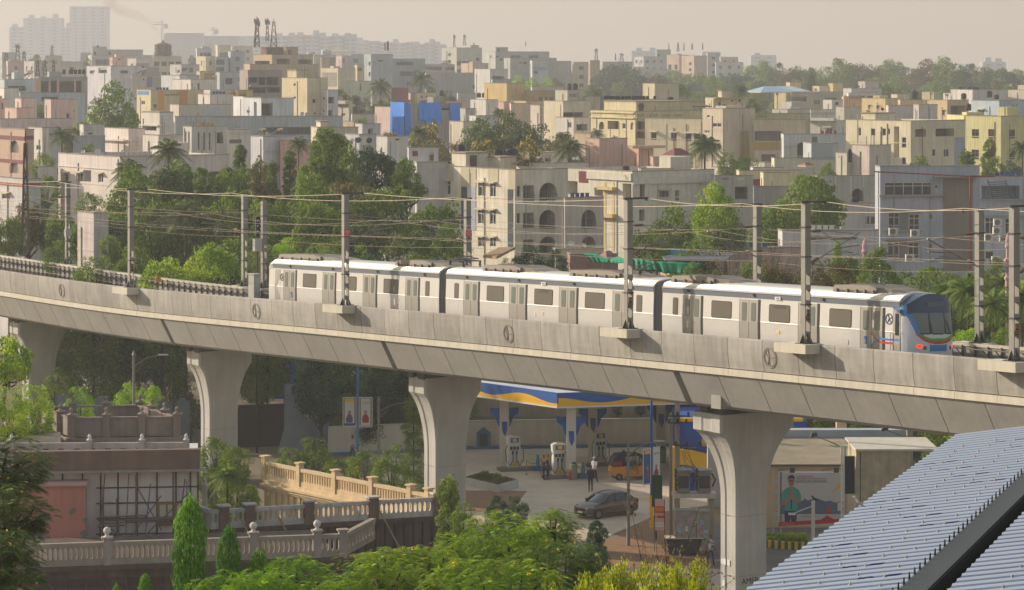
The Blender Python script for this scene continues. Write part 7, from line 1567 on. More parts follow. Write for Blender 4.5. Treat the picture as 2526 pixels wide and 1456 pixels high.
# two little pink minarets
for x,y,Y,lb in ((978,958,205,'ornate pink minaret rising above the shrubs behind the train'),(2362,900,196,'ornate pink minaret at the right, between the masts')):
 p = at(tx(3,x),ty(1,y),Y); o = thing('minaret',lb,'minaret',(p.x,Y,0)); m = M('minaret_pink',(196,160,164),.8,var=.08); H = p.z; mb = MB(); k = 26*K/F*Y
 mb.lathe((0,0,0),[(k*1.1,0),(k*1.1,H-3.4),(k*1.5,H-3.35),(k*1.5,H-3.2),(k,H-3.1),(k*.95,H-2.2),(k*1.7,H-2.1),(k*1.7,H-1.95),(k*.85,H-1.9),(k*.8,H-1.2)],8); mb.build('shaft',m,o)
 mb = MB(); mb.lathe((0,0,0),[(k*1.1,H-1.2),(k*1.25,H-1.1),(k*.9,H-.9),(k*1.0,H-.7),(k*.8,H-.45),(k*.3,H-.25),(k*.08,H-.1),(k*.04,H+.3)],10); mb.build('dome',m,o)
 mb = MB()
 for i in range(8): a = i*.785+.39; mb.cb((k*.98*math.cos(a),k*.98*math.sin(a),H-2.6),(.06,0,0),(0,.06,0),(0,0,.7))
 mb.build('niche',M('niche_mauve',(120,100,118),.8),o)
# ================================================================ FUEL STATION AND STREET
def V3(x,v,z=0):   # the point at height z seen at x, v
 Y = (HC-z)*F/(v-VH); return Vector(((x-1263)/F*Y,Y,z))
def sheetpoly(name,pts,z,mat):
 mb = MB(); mb.quad(*[Vector((p.x,p.y,z)) for p in pts]); struct(name,mb,mat)
sheetpoly('road',[Vector((-60,110,0)),Vector((60,110,0)),Vector((60,172,0)),Vector((-60,176,0))],.004,M('asphalt',(112,108,104),.9,var=.18,scale=.6,bump=.3))
sheetpoly('forecourt',[gnd(900,1105),gnd(1760,1080),gnd(1800,1240),gnd(1640,1262),gnd(1480,1332),gnd(1150,1345),gnd(960,1250)],.008,M('forecourt_concrete',(206,190,164),.85,var=.16,scale=.5,bump=.2))
sheetpoly('dirt_patch',[gnd(1700,1268),gnd(1630,1268),gnd(1500,1330),gnd(1400,1400),gnd(1760,1400)],.012,M('brown_dirt',(150,116,86),.95,var=.25,scale=1.5,bump=.4))
sheetpoly('dirt_strip',[gnd(1080,1210),gnd(1300,1212),gnd(1260,1262),gnd(1090,1262)],.016,MATS['brown_dirt'])
for k in range(9):
 a = gnd(1540+k*14,1222+k*4.5); mb = MB(); mb.quad(*[Vector((p.x,p.y,.014)) for p in (a,a+Vector((2.6,-.55,0)),a+Vector((2.62,-.40,0)),a+Vector((.02,.15,0)))]); struct('painted_marking',mb,M('worn_yellow_paint',(196,172,110),.8,var=.2))
cst = M('station_cream',(214,206,188),.8,var=.08,scale=.6,streak=.06); sblue = M('station_blue',(36,92,168),.5,var=.05); syel = M('station_yellow',(240,184,20),.5,var=.05); swht = M('station_white',(222,220,214),.6,var=.05)
# boundary wall of the station
for (a,b,lb) in ((V3(811,1124),V3(1140,1110),'white ribbed boundary wall of the fuel station, left of the third pier'),(V3(1140,1108),V3(1700,1100),'white boundary wall of the fuel station, behind the pumps')):
 o = thing('boundary_wall',lb,'wall',a); d = b-a; n = Vector((-d.y,d.x,0)).normalized()*.2; mb = MB(); mb.ob((0,0,-.1),d,n,(0,0,2.05)); mb.build('wall_face',cst,o); mb = MB(); mb.ob(-n*.2+Vector((0,0,1.951)),d,n*1.4,(0,0,.1)); mb.build('coping',conc_edge,o)
 mb = MB(); k = .6
 while k < d.length: q = d.normalized()*k; mb.ob(q-n*.12,d.normalized()*.08,n*.118,(0,0,1.9)); k += .6
 mb.build('rib',cst,o); mb = MB(); mb.ob(-n*1.8,d,n*1.5,(0,0,.22)); mb.build('plinth',M('plinth_blue',(92,124,150),.7,var=.1),o)
o = thing('wall_shrine','small blue house shaped niche on the white boundary wall','niche',V3(1193,1106)); mb = MB(); mb.prism([Vector(p) for p in ((-.5,-.5,0),(.5,-.5,0),(.5,-.5,1.15),(0,-.5,1.6),(-.5,-.5,1.15))],(0,.4,0)); mb.build('frame',M('niche_blue',(84,124,150),.7),o); mb = MB(); mb.box(-.28,-.53,.15,.28,-.502,1.1); mb.build('door',M('niche_dark',(60,72,84),.7),o)
# canopy
A0 = Vector((3.08,191.7,0)); rv = Vector((17,4.6,0)); lv = Vector((-8.8,10.6,0)); z0,z1 = 4.9,5.85
o = thing('fuel_canopy','fuel station canopy with blue and yellow wave fascia under the viaduct','canopy',A0)
cn = [Vector(),rv,rv+lv,lv]; cen = (rv+lv)/2
mb = MB(); mb.prism([p*.985+cen*.015+Vector((0,0,z0+.12)) for p in cn],(0,0,.4)); mb.build('soffit',swht,o)
mb = MB(); n = 60
for i in range(n): a = rv*(i/n); mb.ob(a*.99+cen*.01+Vector((0,0,z1-.12)),rv/n*.5,lv*.98,(0,0,.10)); mb.ob(a*.99+rv/n*.5+cen*.01+Vector((0,0,z1-.12)),rv/n*.5,lv*.98,(0,0,.05))
mb.build('roof_sheet',M('canopy_roof_sheet',(206,212,220),.5,.3,var=.06),o)
for side,(p,q) in enumerate(((Vector(),rv),(Vector(),lv),(lv,lv+rv),(rv,rv+lv))):
 d = q-p; nn = Vector((d.y,-d.x,0)).normalized()*(1 if side in (0,3) else -1); N_ = 48
 wave = lambda t: .42+.20*math.cos(t*d.length*.95/(1 if side in (0,2) else 1)+(.2 if side == 0 else 2.8))
 for nm_,m_,lo,hi in (('yellow_fascia',syel,lambda t: .03,wave),('blue_fascia',sblue,wave,lambda t: z1-z0)):
  mb = MB(); rr = []
  for i in range(N_+1): t_ = i/N_; b_ = p+d*t_+Vector((0,0,z0)); rr.append([b_+Vector((0,0,lo(t_))),b_+nn*.08+Vector((0,0,lo(t_))),b_+nn*.08+Vector((0,0,hi(t_))),b_+Vector((0,0,hi(t_)))])
  mb.rings(rr); mb.build(nm_,m_,o)
 mb = MB(); mb.ob(p+Vector((0,0,z0-.08)),d,nn*.11,(0,0,.105)); mb.build('fascia_trim',swht,o)
for x,v,wl_ in ((1244,1154,0),(1409,1180,1),(1462,1144,1),(1630,1132,1),(1780,1120,0)):
 b = V3(x,v)-A0; mb = MB(); mb.box(b.x-.32,b.y-.28,0,b.x+.32,b.y+.28,z0+.12); c_ = mb.build('column',cst,o)
 for sx_ in (-1,1):
  mb = MB(); s = sx_; zz = 2.6+.3*(x % 3); mb.prism([b+Vector(p) for p in ((s*.33,-.12,zz+.9),(s*1.0,-.12,zz+.95),(s*.95,-.12,zz+.6),(s*.6,-.12,zz+.3),(s*.45,-.12,zz-.2),(s*.33,-.12,zz-.4))],(0,.2,0)); mb.build('blue_winglet',sblue,c_)
 mb = MB(); mb.prism([b+Vector(p) for p in ((-.18,-.3,3.2),(.2,-.3,3.2),(.2,-.3,2.6),(.05,-.3,2.2),(-.12,-.3,2.5))],(0,.015,0)); mb.build('blue_shield',sblue,c_)
# dispensers on their islands
disp_w = M('dispenser_white',(216,214,206),.5,var=.05); hose_m = M('rubber_hose',(38,40,44),.7)
def dispenser(x,v,label,rz=.25):
 o = thing('fuel_dispenser',label,'fuel pump',V3(x,v)+Vector((0,0,.18)),rz,'fuel pumps under the canopy'); mb = MB(); mb.box(-.42,-.26,0,.42,.26,1.55); mb.build('cabinet',disp_w,o)
 mb = MB(); mb.prism([Vector(p) for p in ((-.46,-.28,1.56),(.46,-.28,1.56),(.40,-.28,2.1),(-.2,-.28,2.16),(-.5,-.28,2.02))],(0,.5,0)); mb.build('head',disp_w,o)
 mb = MB(); mb.box(-.3,-.3,1.68,.3,-.283,2.0); mb.build('screen_panel',M('screen_panel_blue',(70,110,190),.4),o); mb = MB(); mb.box(-.12,-.31,1.72,.16,-.302,1.95); mb.build('yellow_badge',syel,o)
 mb = MB()
 for i in range(3): mb.box(-.32+i*.23,-.275,1.2,-.14+i*.23,-.262,1.42)
 mb.build('display_windows',M('display_dark',(52,52,58),.3),o)
 for s in (-1,1):
  mb = MB(); mb.ptube([(s*.46,-.1,1.5),(s*.62,-.25,1.2),(s*.6,-.34,.5),(s*.35,-.36,.12),(s*.12,-.34,.5),(s*.14,-.32,1.0)],.028,6); h_ = mb.build('hose',hose_m,o); mb = MB(); mb.cb((s*.14,-.34,1.02),(.09,0,0),(0,.1,0),(0,0,.26)); mb.build('nozzle',M('nozzle_dark',(46,58,66),.6),h_)
 mb = MB(); mb.prism([Vector(p) for p in ((-.3,-.285,.15),(.1,-.285,.12),(.3,-.285,.45),(0,-.285,.4))],(0,.02,0)); mb.build('yellow_swoosh',syel,o)
for x,v,lb in ((1267,1158,'white fuel pump at the left, right of the leftmost canopy column'),(1378,1177,'white fuel pump left of the middle canopy column, nearest of the three'),(1479,1146,'white fuel pump farthest back, by the two pedestrians')):
 dispenser(x,v,lb); b = V3(x+12,v+2); io = thing('pump_island','raised kerb island under the '+lb.split(',')[0],'kerb',b,.25); mb = MB(); mb.box(-1.4,-.6,0,1.5,.6,.18); mb.build('slab',M('island_grey',(120,112,104),.8,var=.1),io); mb = MB(); mb.box(.9,-.9,.02,2.1,-.3,.30); mb.build('blue_guard',M('guard_blue',(50,108,140),.6),io)
 mb = MB(); mb.tube((1.2,-.6,.3),(1.2,-.6,1.1),.14,10,.1); mb.build('tyre_air_unit',M('air_unit_blue',(70,140,160),.5),io)
# bin, extinguisher, stands
for x,v,c_,lb,H in ((1415,1184,'86907C','grey green litter bin beside the middle canopy column',1.0),(1634,1142,'5E8A5A','green litter bin beside the right canopy column',1.0)):
 o = thing('litter_bin',lb,'bin',V3(x,v)); mb = MB(); mb.lathe((0,0,0),[(.24,0),(.27,H),(.29,H+.03),(.2,H+.08)],12); mb.build('drum',M('bin_'+c_,c_,.5,var=.1),o); mb = MB(); mb.lathe((0,0,H+.08),[(.21,0),(.12,.1),(.02,.12)],12); mb.build('lid',hose_m,o)
o = thing('fire_extinguisher','red fire extinguisher standing by the middle canopy column','extinguisher',V3(1406,1183)+Vector((0,-.3,0))); mb = MB(); mb.lathe((0,0,0),[(.1,0),(.11,.5),(.05,.6),(.03,.66)],10); mb.build('cylinder',red_c,o); mb = MB(); mb.ptube([(0,0,.66),(-.15,0,.7),(-.2,0,.4)],.015,4); mb.build('hose',hose_m,o)
for a,b,lb in ((V3(1299,1172),V3(1336,1168),'blue chain barrier left of the two attendants'),(V3(1524,1159),V3(1560,1156),'low rope barrier left of the auto rickshaw')):
 o = thing('chain_barrier',lb,'barrier',a); d = b-a
 for q in (Vector(),d): mb = MB(); mb.tube(q,q+Vector((0,0,1.0)),.03,6); mb.lathe(q,[(.15,0),(.13,.04),(.03,.06)],8); mb.build('post',steel,o)
 mb = MB(); mb.ptube([d*(k/6)+Vector((0,0,.95-.25*(1-(k/3-1)**2))) for k in range(7)],.02,4); mb.build('chain',sblue,o)
# planter
q = [V3(1143,1196),V3(1228,1216),V3(1279,1203),V3(1190,1182)]; o = thing('planter','low white planter with grass right of the third pier','planter',q[1]); q = [p-q[1] for p in q]; cc = sum(q,Vector())/4; mb = MB()
for a,b in zip(q,q[1:]+q[:1]): n_ = (cc-(a+b)/2).normalized()*.18; mb.ob(a,b-a,n_,(0,0,.5))
mb.build('kerb_wall',M('planter_white',(190,190,184),.8,var=.12),o); mb = MB(); mb.quad(*[p.lerp(cc,.05)+Vector((0,0,.42)) for p in q]); mb.build('soil',MATS['brown_dirt'],o)
mb = MB(); rn = random.Random(2)
for i in range(1500):
 a,b = rn.random(),rn.random(); p = (q[0].lerp(q[1],a)).lerp(q[3].lerp(q[2],a),b)*.94+cc*.06+Vector((0,0,.5)); leafq(mb,p,Vector((rn.uniform(-.5,.5),rn.uniform(-.5,.5),1)),rdir(rn),.22,.05)
g_ = mb.build('grass',LG['olive'],o); g_['kind'] = 'stuff'
for k,u_ in enumerate((.35,.7)):
 p = q[0].lerp(q[1],u_).lerp(q[3].lerp(q[2],u_),.5)+Vector((0,0,.5)); mb = MB()
 for i in range(90): leafq(mb,p+rdir(rn)*.25+Vector((0,0,.15)),rdir(rn)+Vector((0,0,.6)),rdir(rn),.4,.07)
 mb.build('spiky_plant',LG['mid'],o)
# ---------------- people
def person(x,v,face,label,shirt,trou,skin='8A624A',hair='1E1A18',pose='stand',extra=None,h=1.7,yoke=None,stripes=None,cap=None):
 b = V3(x,v); o = thing('person',label,'person',b,face); s = h/1.7; vs = []; ed = []; rs = []
 def J(p,r,par=None):
  vs.append(Vector(p)*s); rs.append(r*s)
  if par is not None: ed.append((par,len(vs)-1))
  return len(vs)-1
 st = .16 if pose == 'walk' else .03
 hip = J((0,0,.92),.13); sp_ = J((0,0,1.12),.125,hip); ch = J((0,.01,1.32),.15,sp_); nk = J((0,.0,1.47),.055,ch); hd0 = J((0,-.02,1.56),.085,nk); hd = J((0,-.02,1.64),.095,hd0); tp = J((0,-.01,1.70),.05,hd)
 for sg,k in ((-1,1),(1,-1)):
  hj = J((sg*.09,0,.86),.09,hip); kn = J((sg*.10,-st*k*.6-.02,.49),.06,hj); an = J((sg*.10,-st*k*1.4,.08),.04,kn); J((sg*.11,-st*k*1.4-.14,.03),.035,an)
  sh = J((sg*.17,0,1.40),.06,ch)
  if pose == 'reach' and sg < 0: el = J((-.3,-.12,1.2),.043,sh); wr = J((-.42,-.3,1.12),.03,el)
  elif pose == 'hips': el = J((sg*.33,.05,1.14),.043,sh); wr = J((sg*.2,-.1,1.0),.03,el)
  else: el = J((sg*.23,.03+.1*k*(st > .1),1.14),.043,sh); wr = J((sg*.24,-.06-.12*k*(st > .1),.9),.03,el)
  w = vs[wr]/s; dn = Vector((0,-.02,-.05)) if pose != 'reach' or sg > 0 else Vector((-.04,-.03,0)); pm = J(w+dn,.034,wr)
  for f_ in range(4): a = (w+dn); q1 = J(a+dn*.7+Vector((0,(f_-1.5)*.018,0)),.009,pm); J(a+dn*(1.25-.12*abs(f_-1.5))+Vector((0,(f_-1.5)*.02-.008,0)),.007,q1)
  J(w+dn*.6+Vector((-sg*.035,-.02,0)),.009,pm)
 me = bpy.data.meshes.new('tmp'); me.from_pydata([tuple(v_) for v_ in vs],ed,[]); to = bpy.data.objects.new('tmp',me); C.objects.link(to)
 m_ = to.modifiers.new('s','SKIN'); m_.use_smooth_shade = True
 for i,r in enumerate(rs): me.skin_vertices[0].data[i].radius = (r,r*.82 if i in (0,1,2) else r); me.skin_vertices[0].data[i].use_root = (i == 0)
 sb = to.modifiers.new('b','SUBSURF'); sb.levels = 1; sb.render_levels = 1
 bm_ = bpy.data.meshes.new_from_object(to.evaluated_get(bpy.context.evaluated_depsgraph_get())); bpy.data.objects.remove(to)
 ms = [M('skin_'+skin,skin,.6,var=.03),M('cloth_'+shirt,shirt,.85,var=.1,scale=6),M('cloth_'+trou,trou,.85,var=.1,scale=6),M('hair_'+hair,hair,.8),M('shoe_dark',(40,36,34),.6),M('cloth_'+(yoke or stripes or shirt),yoke or stripes or shirt,.85,var=.08,scale=6)]
 bm_.materials.clear()
 for q_ in ms: bm_.materials.append(q_)
 for p_ in bm_.polygons:
  c_ = p_.center/s; arm = abs(c_.x) > .19 or (c_.y < -.13 and c_.z > .85 and c_.z < 1.35)
  if c_.z > 1.62 and c_.y > -.06 or c_.z > 1.69: k = 3
  elif c_.z > 1.46: k = 0
  elif arm and c_.z < 1.16: k = 0
  elif c_.z > .93: k = 5 if (yoke and c_.z > 1.26) or (stripes and int(c_.z*16) % 2) else 1
  elif c_.z > .07 and not (abs(c_.x) > .185): k = 2
  elif c_.z <= .07: k = 4
  else: k = 0
  p_.material_index = k
 bm_.name = 'body'; bo = bpy.data.objects.new('body',bm_); C.objects.link(bo); bo.parent = o
 mb = MB(); mb.cb(Vector((0,-.118,1.615))*s,(.025*s,0,0),(0,.03*s,0),(0,0,.045*s)); mb.build('nose',ms[0],o)
 mb = MB()
 for q_ in (-.035,.035): mb.cb(Vector((q_,-.108,1.64))*s,(.02*s,0,0),(0,.01*s,0),(0,0,.01*s))
 mb.cb(Vector((0,-.108,1.575))*s,(.045*s,0,0),(0,.01*s,0),(0,0,.01*s)); mb.build('eyes_and_mouth',ms[3],o)
 if cap: mb = MB(); mb.lathe(Vector((0,-.02,1.64))*s,[(.105*s,0),(.1*s,.06*s),(.05*s,.1*s)],12); mb.cb(Vector((0,-.14,1.655))*s,(.14*s,0,0),(0,.1*s,0),(0,0,.015*s)); mb.build('cap',M('cap_'+cap,cap,.7),o)
 if extra == 'pack': mb = MB(); rr = [[Vector((a*k,.2+b*k,z)) for a,b in ((-.15,-.1),(.15,-.1),(.17,.04),(.1,.12),(-.1,.12),(-.17,.04))] for z,k in ((.95,.8),(1.0,1),(1.3,1),(1.42,.75))]; mb.rings(rr); mb.build('backpack',M('backpack_black',(44,42,46),.8),o)
 return o
person(1341,1185,R(80),'fuel attendant in a blue shirt with orange shoulders, left of the pair','3E5C80','2C2C30',yoke='D88A20',pose='reach')
person(1351,1183,R(60),'fuel attendant in a blue shirt with orange shoulders, right of the pair','48607C','303034',yoke='D89028')
person(1466,1192,R(150),'pedestrian in a white shirt and cap walking past the rear pump','D4D4D6','2E2E34',pose='walk',cap='BDBDB8')
person(1457,1214,R(190),'pedestrian in black with a black backpack seen from behind','38383C','34343A',extra='pack')
person(1752,1396,R(150),'man in a grey and white striped shirt walking behind the fourth pier','6E727A','44444C',stripes='C8CACC',pose='walk')
person(869,1135,R(110),'person in a pale blue shirt by the white wall left of the lamp post','A8B8C8','4A4A52',pose='walk')
# ---------------- auto rickshaw
o = thing('auto_rickshaw','yellow auto rickshaw with a black canvas hood on the forecourt','auto rickshaw',V3(1556,1182),R(12)); ry = M('rickshaw_yellow',(222,150,28),.45,var=.06); rk = M('rickshaw_hood',(40,40,42),.75,var=.1)
mb = MB(); mb.rings([[Vector(p) for p in ((-1.3,y_,.28),(-1.42,y_,.55),(-1.35,y_,.92),(-.5,y_,.95),(-.45,y_,.45),(.35,y_,.42),(.4,y_,.95),(.75,y_,.98),(1.15,y_,.7),(1.2,y_,.42),(.9,y_,.28))] for y_ in (-.62,.62)]); mb.build('body',ry,o)
mb = MB(); mb.rings([[Vector(p) for p in ((-1.4,y_*k,.96),(-1.3,y_*k,1.45),(-1.0,y_*k,1.72),(.45,y_*k,1.74),(.8,y_*k,1.6),(.78,y_*k,1.52),(.4,y_*k,1.62),(-.55,y_*k,1.58),(-.6,y_*k,.96))] for y_,k in ((-.64,1),(.64,1))]); mb.build('hood',rk,o)
mb = MB()
for y_ in (-.6,.6): mb.tube((.42,y_,.95),(.5,y_,1.64),.03,5); mb.tube((.82,y_,.95),(.68,y_,1.6),.03,5)
mb.build('hood_frame',rk,o); mb = MB(); mb.prism([Vector(p) for p in ((.95,-.55,.98),(.95,.55,.98),(.72,.5,1.58),(.72,-.5,1.58))],(.02,0,0)); mb.build('windscreen',glass,o)
mb = MB(); mb.box(-.95,-.5,.45,-.55,.5,.62); mb.box(-1.0,-.5,.6,-.85,.5,1.1); mb.build('bench_seat',hose_m,o)
mb = MB(); mb.box(-1.36,-.66,1.02,-.75,-.645,1.28); mb.build('side_patch',M('rickshaw_red',(150,50,46),.6),o)
def wheel(mb_,c_,r,ax,w=.16):
 mb_.tube(Vector(c_)-Vector(ax)*w/2,Vector(c_)+Vector(ax)*w/2,r,16)
for c_ in ((-.95,-.56,.24),(-.95,.56,.24),(1.05,0,.24)):
 mb = MB(); wheel(mb,c_,.24,(0,1,0),.14); w_ = mb.build('wheel',hose_m,o); mb = MB(); wheel(mb,c_,.12,(0,1,0),.16); mb.build('rim',steel,w_)
# ---------------- the car
cp_ = M('car_paint_bronze',(106,92,86),.25,.5,var=.04,spec=.6); cgl = M('car_glass',(30,34,38),.04,var=.02,spec=.8)
o = thing('parked_car','dark bronze hatchback leaving the fuel station forecourt','car',V3(1480,1278),math.atan2(.6,.8)); o.location += Vector((.4,.9,0))
# x runs from the nose (-) to the tail (+)
low = [(-1.98,.30,.34),(-1.99,.62,.60),(-1.9,.78,.70),(-1.0,.82,.93),(-.6,.84,.98),(.3,.85,1.0),(1.2,.84,1.02),(1.75,.80,1.06),(1.95,.74,1.0),(1.99,.70,.6),(1.96,.62,.34)]
rr = []
for x,hw,zt in low:
 hw = max(hw,.62); zb = .24 if abs(x) < 1.9 else .32; rr.append([Vector((x,y_,z_)) for y_,z_ in ((-hw*.96,zb),(-hw,zb+.16),(-hw*1.01,zt*.72),(-hw*.95,zt-.03),(-hw*.8,zt),(0,zt+.03),(hw*.8,zt),(hw*.95,zt-.03),(hw*1.01,zt*.72),(hw,zb+.16),(hw*.96,zb))])
mb = MB(); mb.rings(rr); mb.build('body',cp_,o,True)
cab = [(-1.0,.70,.95),(-.35,.66,1.38),(0,.64,1.47),(.6,.63,1.50),(1.1,.62,1.43),(1.7,.66,1.10)]
rr = [[Vector((x,y_,z_)) for y_,z_ in ((-.78,.95),(-hw,zt-.06),(-hw*.85,zt),(0,zt+.025),(hw*.85,zt),(hw,zt-.06),(.78,.95))] for x,hw,zt in cab]; mb = MB(); mb.rings(rr,False); mb.build('greenhouse',cgl,o,True)
rr = [[Vector((x,y_,z_)) for y_,z_ in ((-hw*1.0,zt-.05),(-hw*.86,zt+.012),(0,zt+.04),(hw*.86,zt+.012),(hw*1.0,zt-.05))] for x,hw,zt in cab[1:5]]; mb = MB(); mb.rings(rr,False); mb.build('roof_panel',cp_,o,True)
mb = MB()
for s in (-1,1):
 for a,b in (((-1.0,.80,.96),(-.35,.67,1.37)),((.18,.80,.98),(.2,.65,1.46)),((1.1,.63,1.41),(1.55,.80,1.05)),((.95,.8,1.0),(1.05,.64,1.4))): mb.tube((a[0],s*a[1],a[2]),(b[0],s*b[1],b[2]),.03,5)
mb.build('pillar',cp_,o)
for x in (-1.25,1.2):
 for s in (-1,1): mb = MB(); wheel(mb,(x,s*.76,.31),.31,(0,1,0),.2); w_ = mb.build('wheel',hose_m,o); mb = MB(); wheel(mb,(x,s*.77,.31),.19,(0,1,0),.2); mb.build('rim',M('alloy_grey',(130,126,122),.4,.6),w_)
for s in (-1,1): mb = MB(); mb.prism([Vector((x,s*y_,z_)) for x,y_,z_ in ((-1.97,.36,.68),(-1.86,.66,.72),(-1.55,.80,.78),(-1.6,.81,.70),(-1.92,.62,.60))],(-.03,0,.015)); mb.build('headlight',M('headlamp_glass',(150,156,164),.1,.3),o); mb = MB(); mb.cb((-.78,s*.92,1.0),(.12,0,0),(0,.16,0),(0,0,.12)); mb.build('side_mirror',cp_,o); mb = MB(); mb.cb((1.9,s*.7,.88),(.12,0,0),(0,.16,0),(0,0,.16)); mb.build('tail_light',M('tail_red_off',(120,30,28),.3),o)
mb = MB(); mb.cb((-2.0,0,.56),(.03,0,0),(0,.9,0),(0,0,.14)); mb.build('grille',hose_m,o); mb = MB(); mb.cb((-2.03,0,.42),(.02,0,0),(0,.44,0),(0,0,.11)); mb.build('number_plate',wht,o)
mb = MB(); mb.cb((-.2,-.86,.9),(.2,0,0),(0,.02,0),(0,0,.025)); mb.cb((.75,-.86,.92),(.2,0,0),(0,.02,0),(0,0,.025)); mb.build('door_handle',steel,o)
# ---------------- lamp posts
def lamp(x,vt,Y,xa,va,label):
 p = at(x,vt,Y); o = thing('street_lamp',label,'street lamp',(p.x,Y,0)); H = p.z; a = at(xa,va,Y)-Vector((p.x,Y,0)); mb = MB(); mb.tube((0,0,0),(0,0,H),.11,8,.07); mb.build('pole',steel,o); mb = MB(); mb.ptube([(0,0,H-.6),(a.x*.5,0,H-.6+(a.z-H+.6)*.75),tuple(a)],.04,5); mb.ptube([(0,0,H-1.1),(a.x*.35,0,H-.5+(a.z-H)*.3)],.025,4); mb.build('arm',steel,o)
 mb = MB(); mb.rings([[a+Vector((x_,y_*k,z_)) for y_,z_ in ((-.12,0),(0,-.05),(.12,0),(0,.07))] for x_,k in ((-.15,.6),(.1,1),(.5,.8))]); mb.build('lamp_head',M('lamp_head_grey',(176,174,168),.5),o); mb = MB(); mb.lathe((0,0,H),[(.1,0),(.13,.12),(.05,.3),(.01,.42)],8); mb.build('finial',steel,o)
lamp(330,880,185,396,876,'street lamp left of the second pier, its arm reaching right'); lamp(934,992,190,1004,993,'street lamp left of the third pier'); lamp(1550,1098,166,1618,1089,'street lamp in front of the dark car')
# ---------------- advertising boxes
def lightbox(parent,x0,x1,z0_,z1_,mat,name='poster_box'):
 mb = MB()
 for a,b in (((x0,z0_),(x1,z0_)),((x1,z0_),(x1,z1_)),((x1,z1_),(x0,z1_)),((x0,z1_),(x0,z0_))): mb.tube((a[0],0,a[1]),(b[0],0,b[1]),.03,5)
 b_ = mb.build(name,swht,parent); mb = MB(); mb.box(x0+.1,-.03,z0_+.06,x1-.1,.03,z1_-.06); mb.build('poster',mat,b_); return b_
pw = M('poster_white',(206,208,210),.6,var=.04)
for x,vt,vb,Y,rz,xo,lb,w,kind in ((882,902,1085,188,0,.1,'blue pole with two poster boxes left of the third pier',.85,0),(1607,983,1280,172,R(50),.06,'blue and yellow pole with two narrow poster boxes right of the lamp post',.75,1)):
 t_ = at(x,vt,Y); o = thing('poster_pole',lb,'sign pole',(t_.x,Y,0),rz); H = t_.z; mb = MB(); mb.tube((0,0,1.7 if kind == 0 else 2.0),(0,0,H),.08,8); mb.build('upper_pole',sblue if kind else M('pole_pale_blue',(70,120,170),.5),o); mb = MB(); mb.tube((0,0,0),(0,0,1.7 if kind == 0 else 2.0),.11,8); mb.build('lower_pole',syel,o)
 zb = at(x,1053 if kind == 0 else 1193,Y).z; zt = at(x,981 if kind == 0 else 1106,Y).z
 for s in (-1,1):
  x0,x1 = (xo,xo+w) if s > 0 else (-xo-w,-xo); pm = pw if not (kind and s < 0) else M('poster_blue',(44,96,160),.6,var=.08)
  b_ = lightbox(o,x0,x1,zb,zt,pm); mb = MB(); hh = zt-zb; xc = (x0+x1)/2
  if s < 0: mb.box(x0+.1,-.036,zt-.3,x1-.1,-.031,zt-.07); mb.build('yellow_header',syel,b_); mb = MB(); mb.box(x0+.1,-.036,zb+.07,x1-.1,-.031,zb+.24); mb.build('blue_footer',sblue,b_); cl_ = M('poster_purple',(104,92,130),.6)
  else: mb.lathe((xc-.12,-.033,zt-.4),[(.0,-.0),(.11,.04),(.11,.1),(0,.12)],10); mb.build('yellow_badge',syel,b_); text_mesh('Talk to us',.12,'poster_words',MATS['black_paint'],b_,basis(Vector((xc+.15,-.04,zt-.34)),Vector((1,0,0)),Vector((0,0,1)),Vector((0,-1,0))),.002); cl_ = M('poster_red',(170,44,50),.6)
  z_ = zb+hh*.14; mb = MB(); mb.prism([Vector((xc+a*.2,-.036,z_+b*.55)) for a,b in ((-1,0),(1,0),(1.1,.6),(.5,1),(-.5,1),(-1.1,.6))],(0,.005,0)); mb.build('printed_figure',cl_,b_); mb = MB(); mb.prism([Vector((xc+.11*math.cos(k),-.038,z_+.68+.14*math.sin(k))) for k in [i*.785 for i in range(8)]],(0,.004,0)); mb.build('printed_head',M('poster_skin',(176,128,104),.6),b_)
# green board and mirrored banner
p = at(1621,1251,168); o = thing('green_board','dark green sign board seen from behind, right of the poster pole','sign board',(p.x,168,0)); zt = at(1621,1172,168).z; mb = MB(); mb.box(-.3,-.03,p.z,.3,.03,zt); mb.build('panel',M('board_green',(34,74,50),.7,var=.08),o); mb = MB(); mb.tube((-.05,.06,0),(-.05,.06,zt-.2),.04,6); mb.build('leg',hose_m,o)
p = at(1627,1309,164); zt = at(1627,1231,164).z; o = thing('street_banner','red and white banner with mirrored lettering below the green board','banner',(p.x,164,0),R(-8)); mb = MB(); mb.box(-.27,-.01,p.z,.27,.01,zt); mb.build('banner_cloth',M('banner_pink',(222,180,176),.7),o); H_ = zt-p.z
for nm_,m_,a,b in (('orange_band',M('banner_orange',(222,96,40),.7),.55,.78),('red_band',M('banner_red',(196,48,44),.7),.40,.47),('white_band',wht,.12,.26)): mb = MB(); mb.box(-.268,-.016,p.z+H_*a,.268,-.0105,p.z+H_*b); mb.build(nm_,m_,o)
text_mesh('MSIT',.24,'banner_word',syel,o,basis(Vector((0,-.02,p.z+H_*.66)),Vector((1,0,0)),Vector((0,0,1)),Vector((0,-1,0))),.002,True); text_mesh('CCL Sch',.15,'banner_word',red_c,o,basis(Vector((0,-.02,p.z+H_*.19)),Vector((1,0,0)),Vector((0,0,1)),Vector((0,-1,0))),.002,True)
mb = MB(); mb.tube((-.29,0,0),(-.29,0,zt),.02,5); mb.tube((.29,0,0),(.29,0,zt),.02,5); mb.build('stake',hose_m,o)
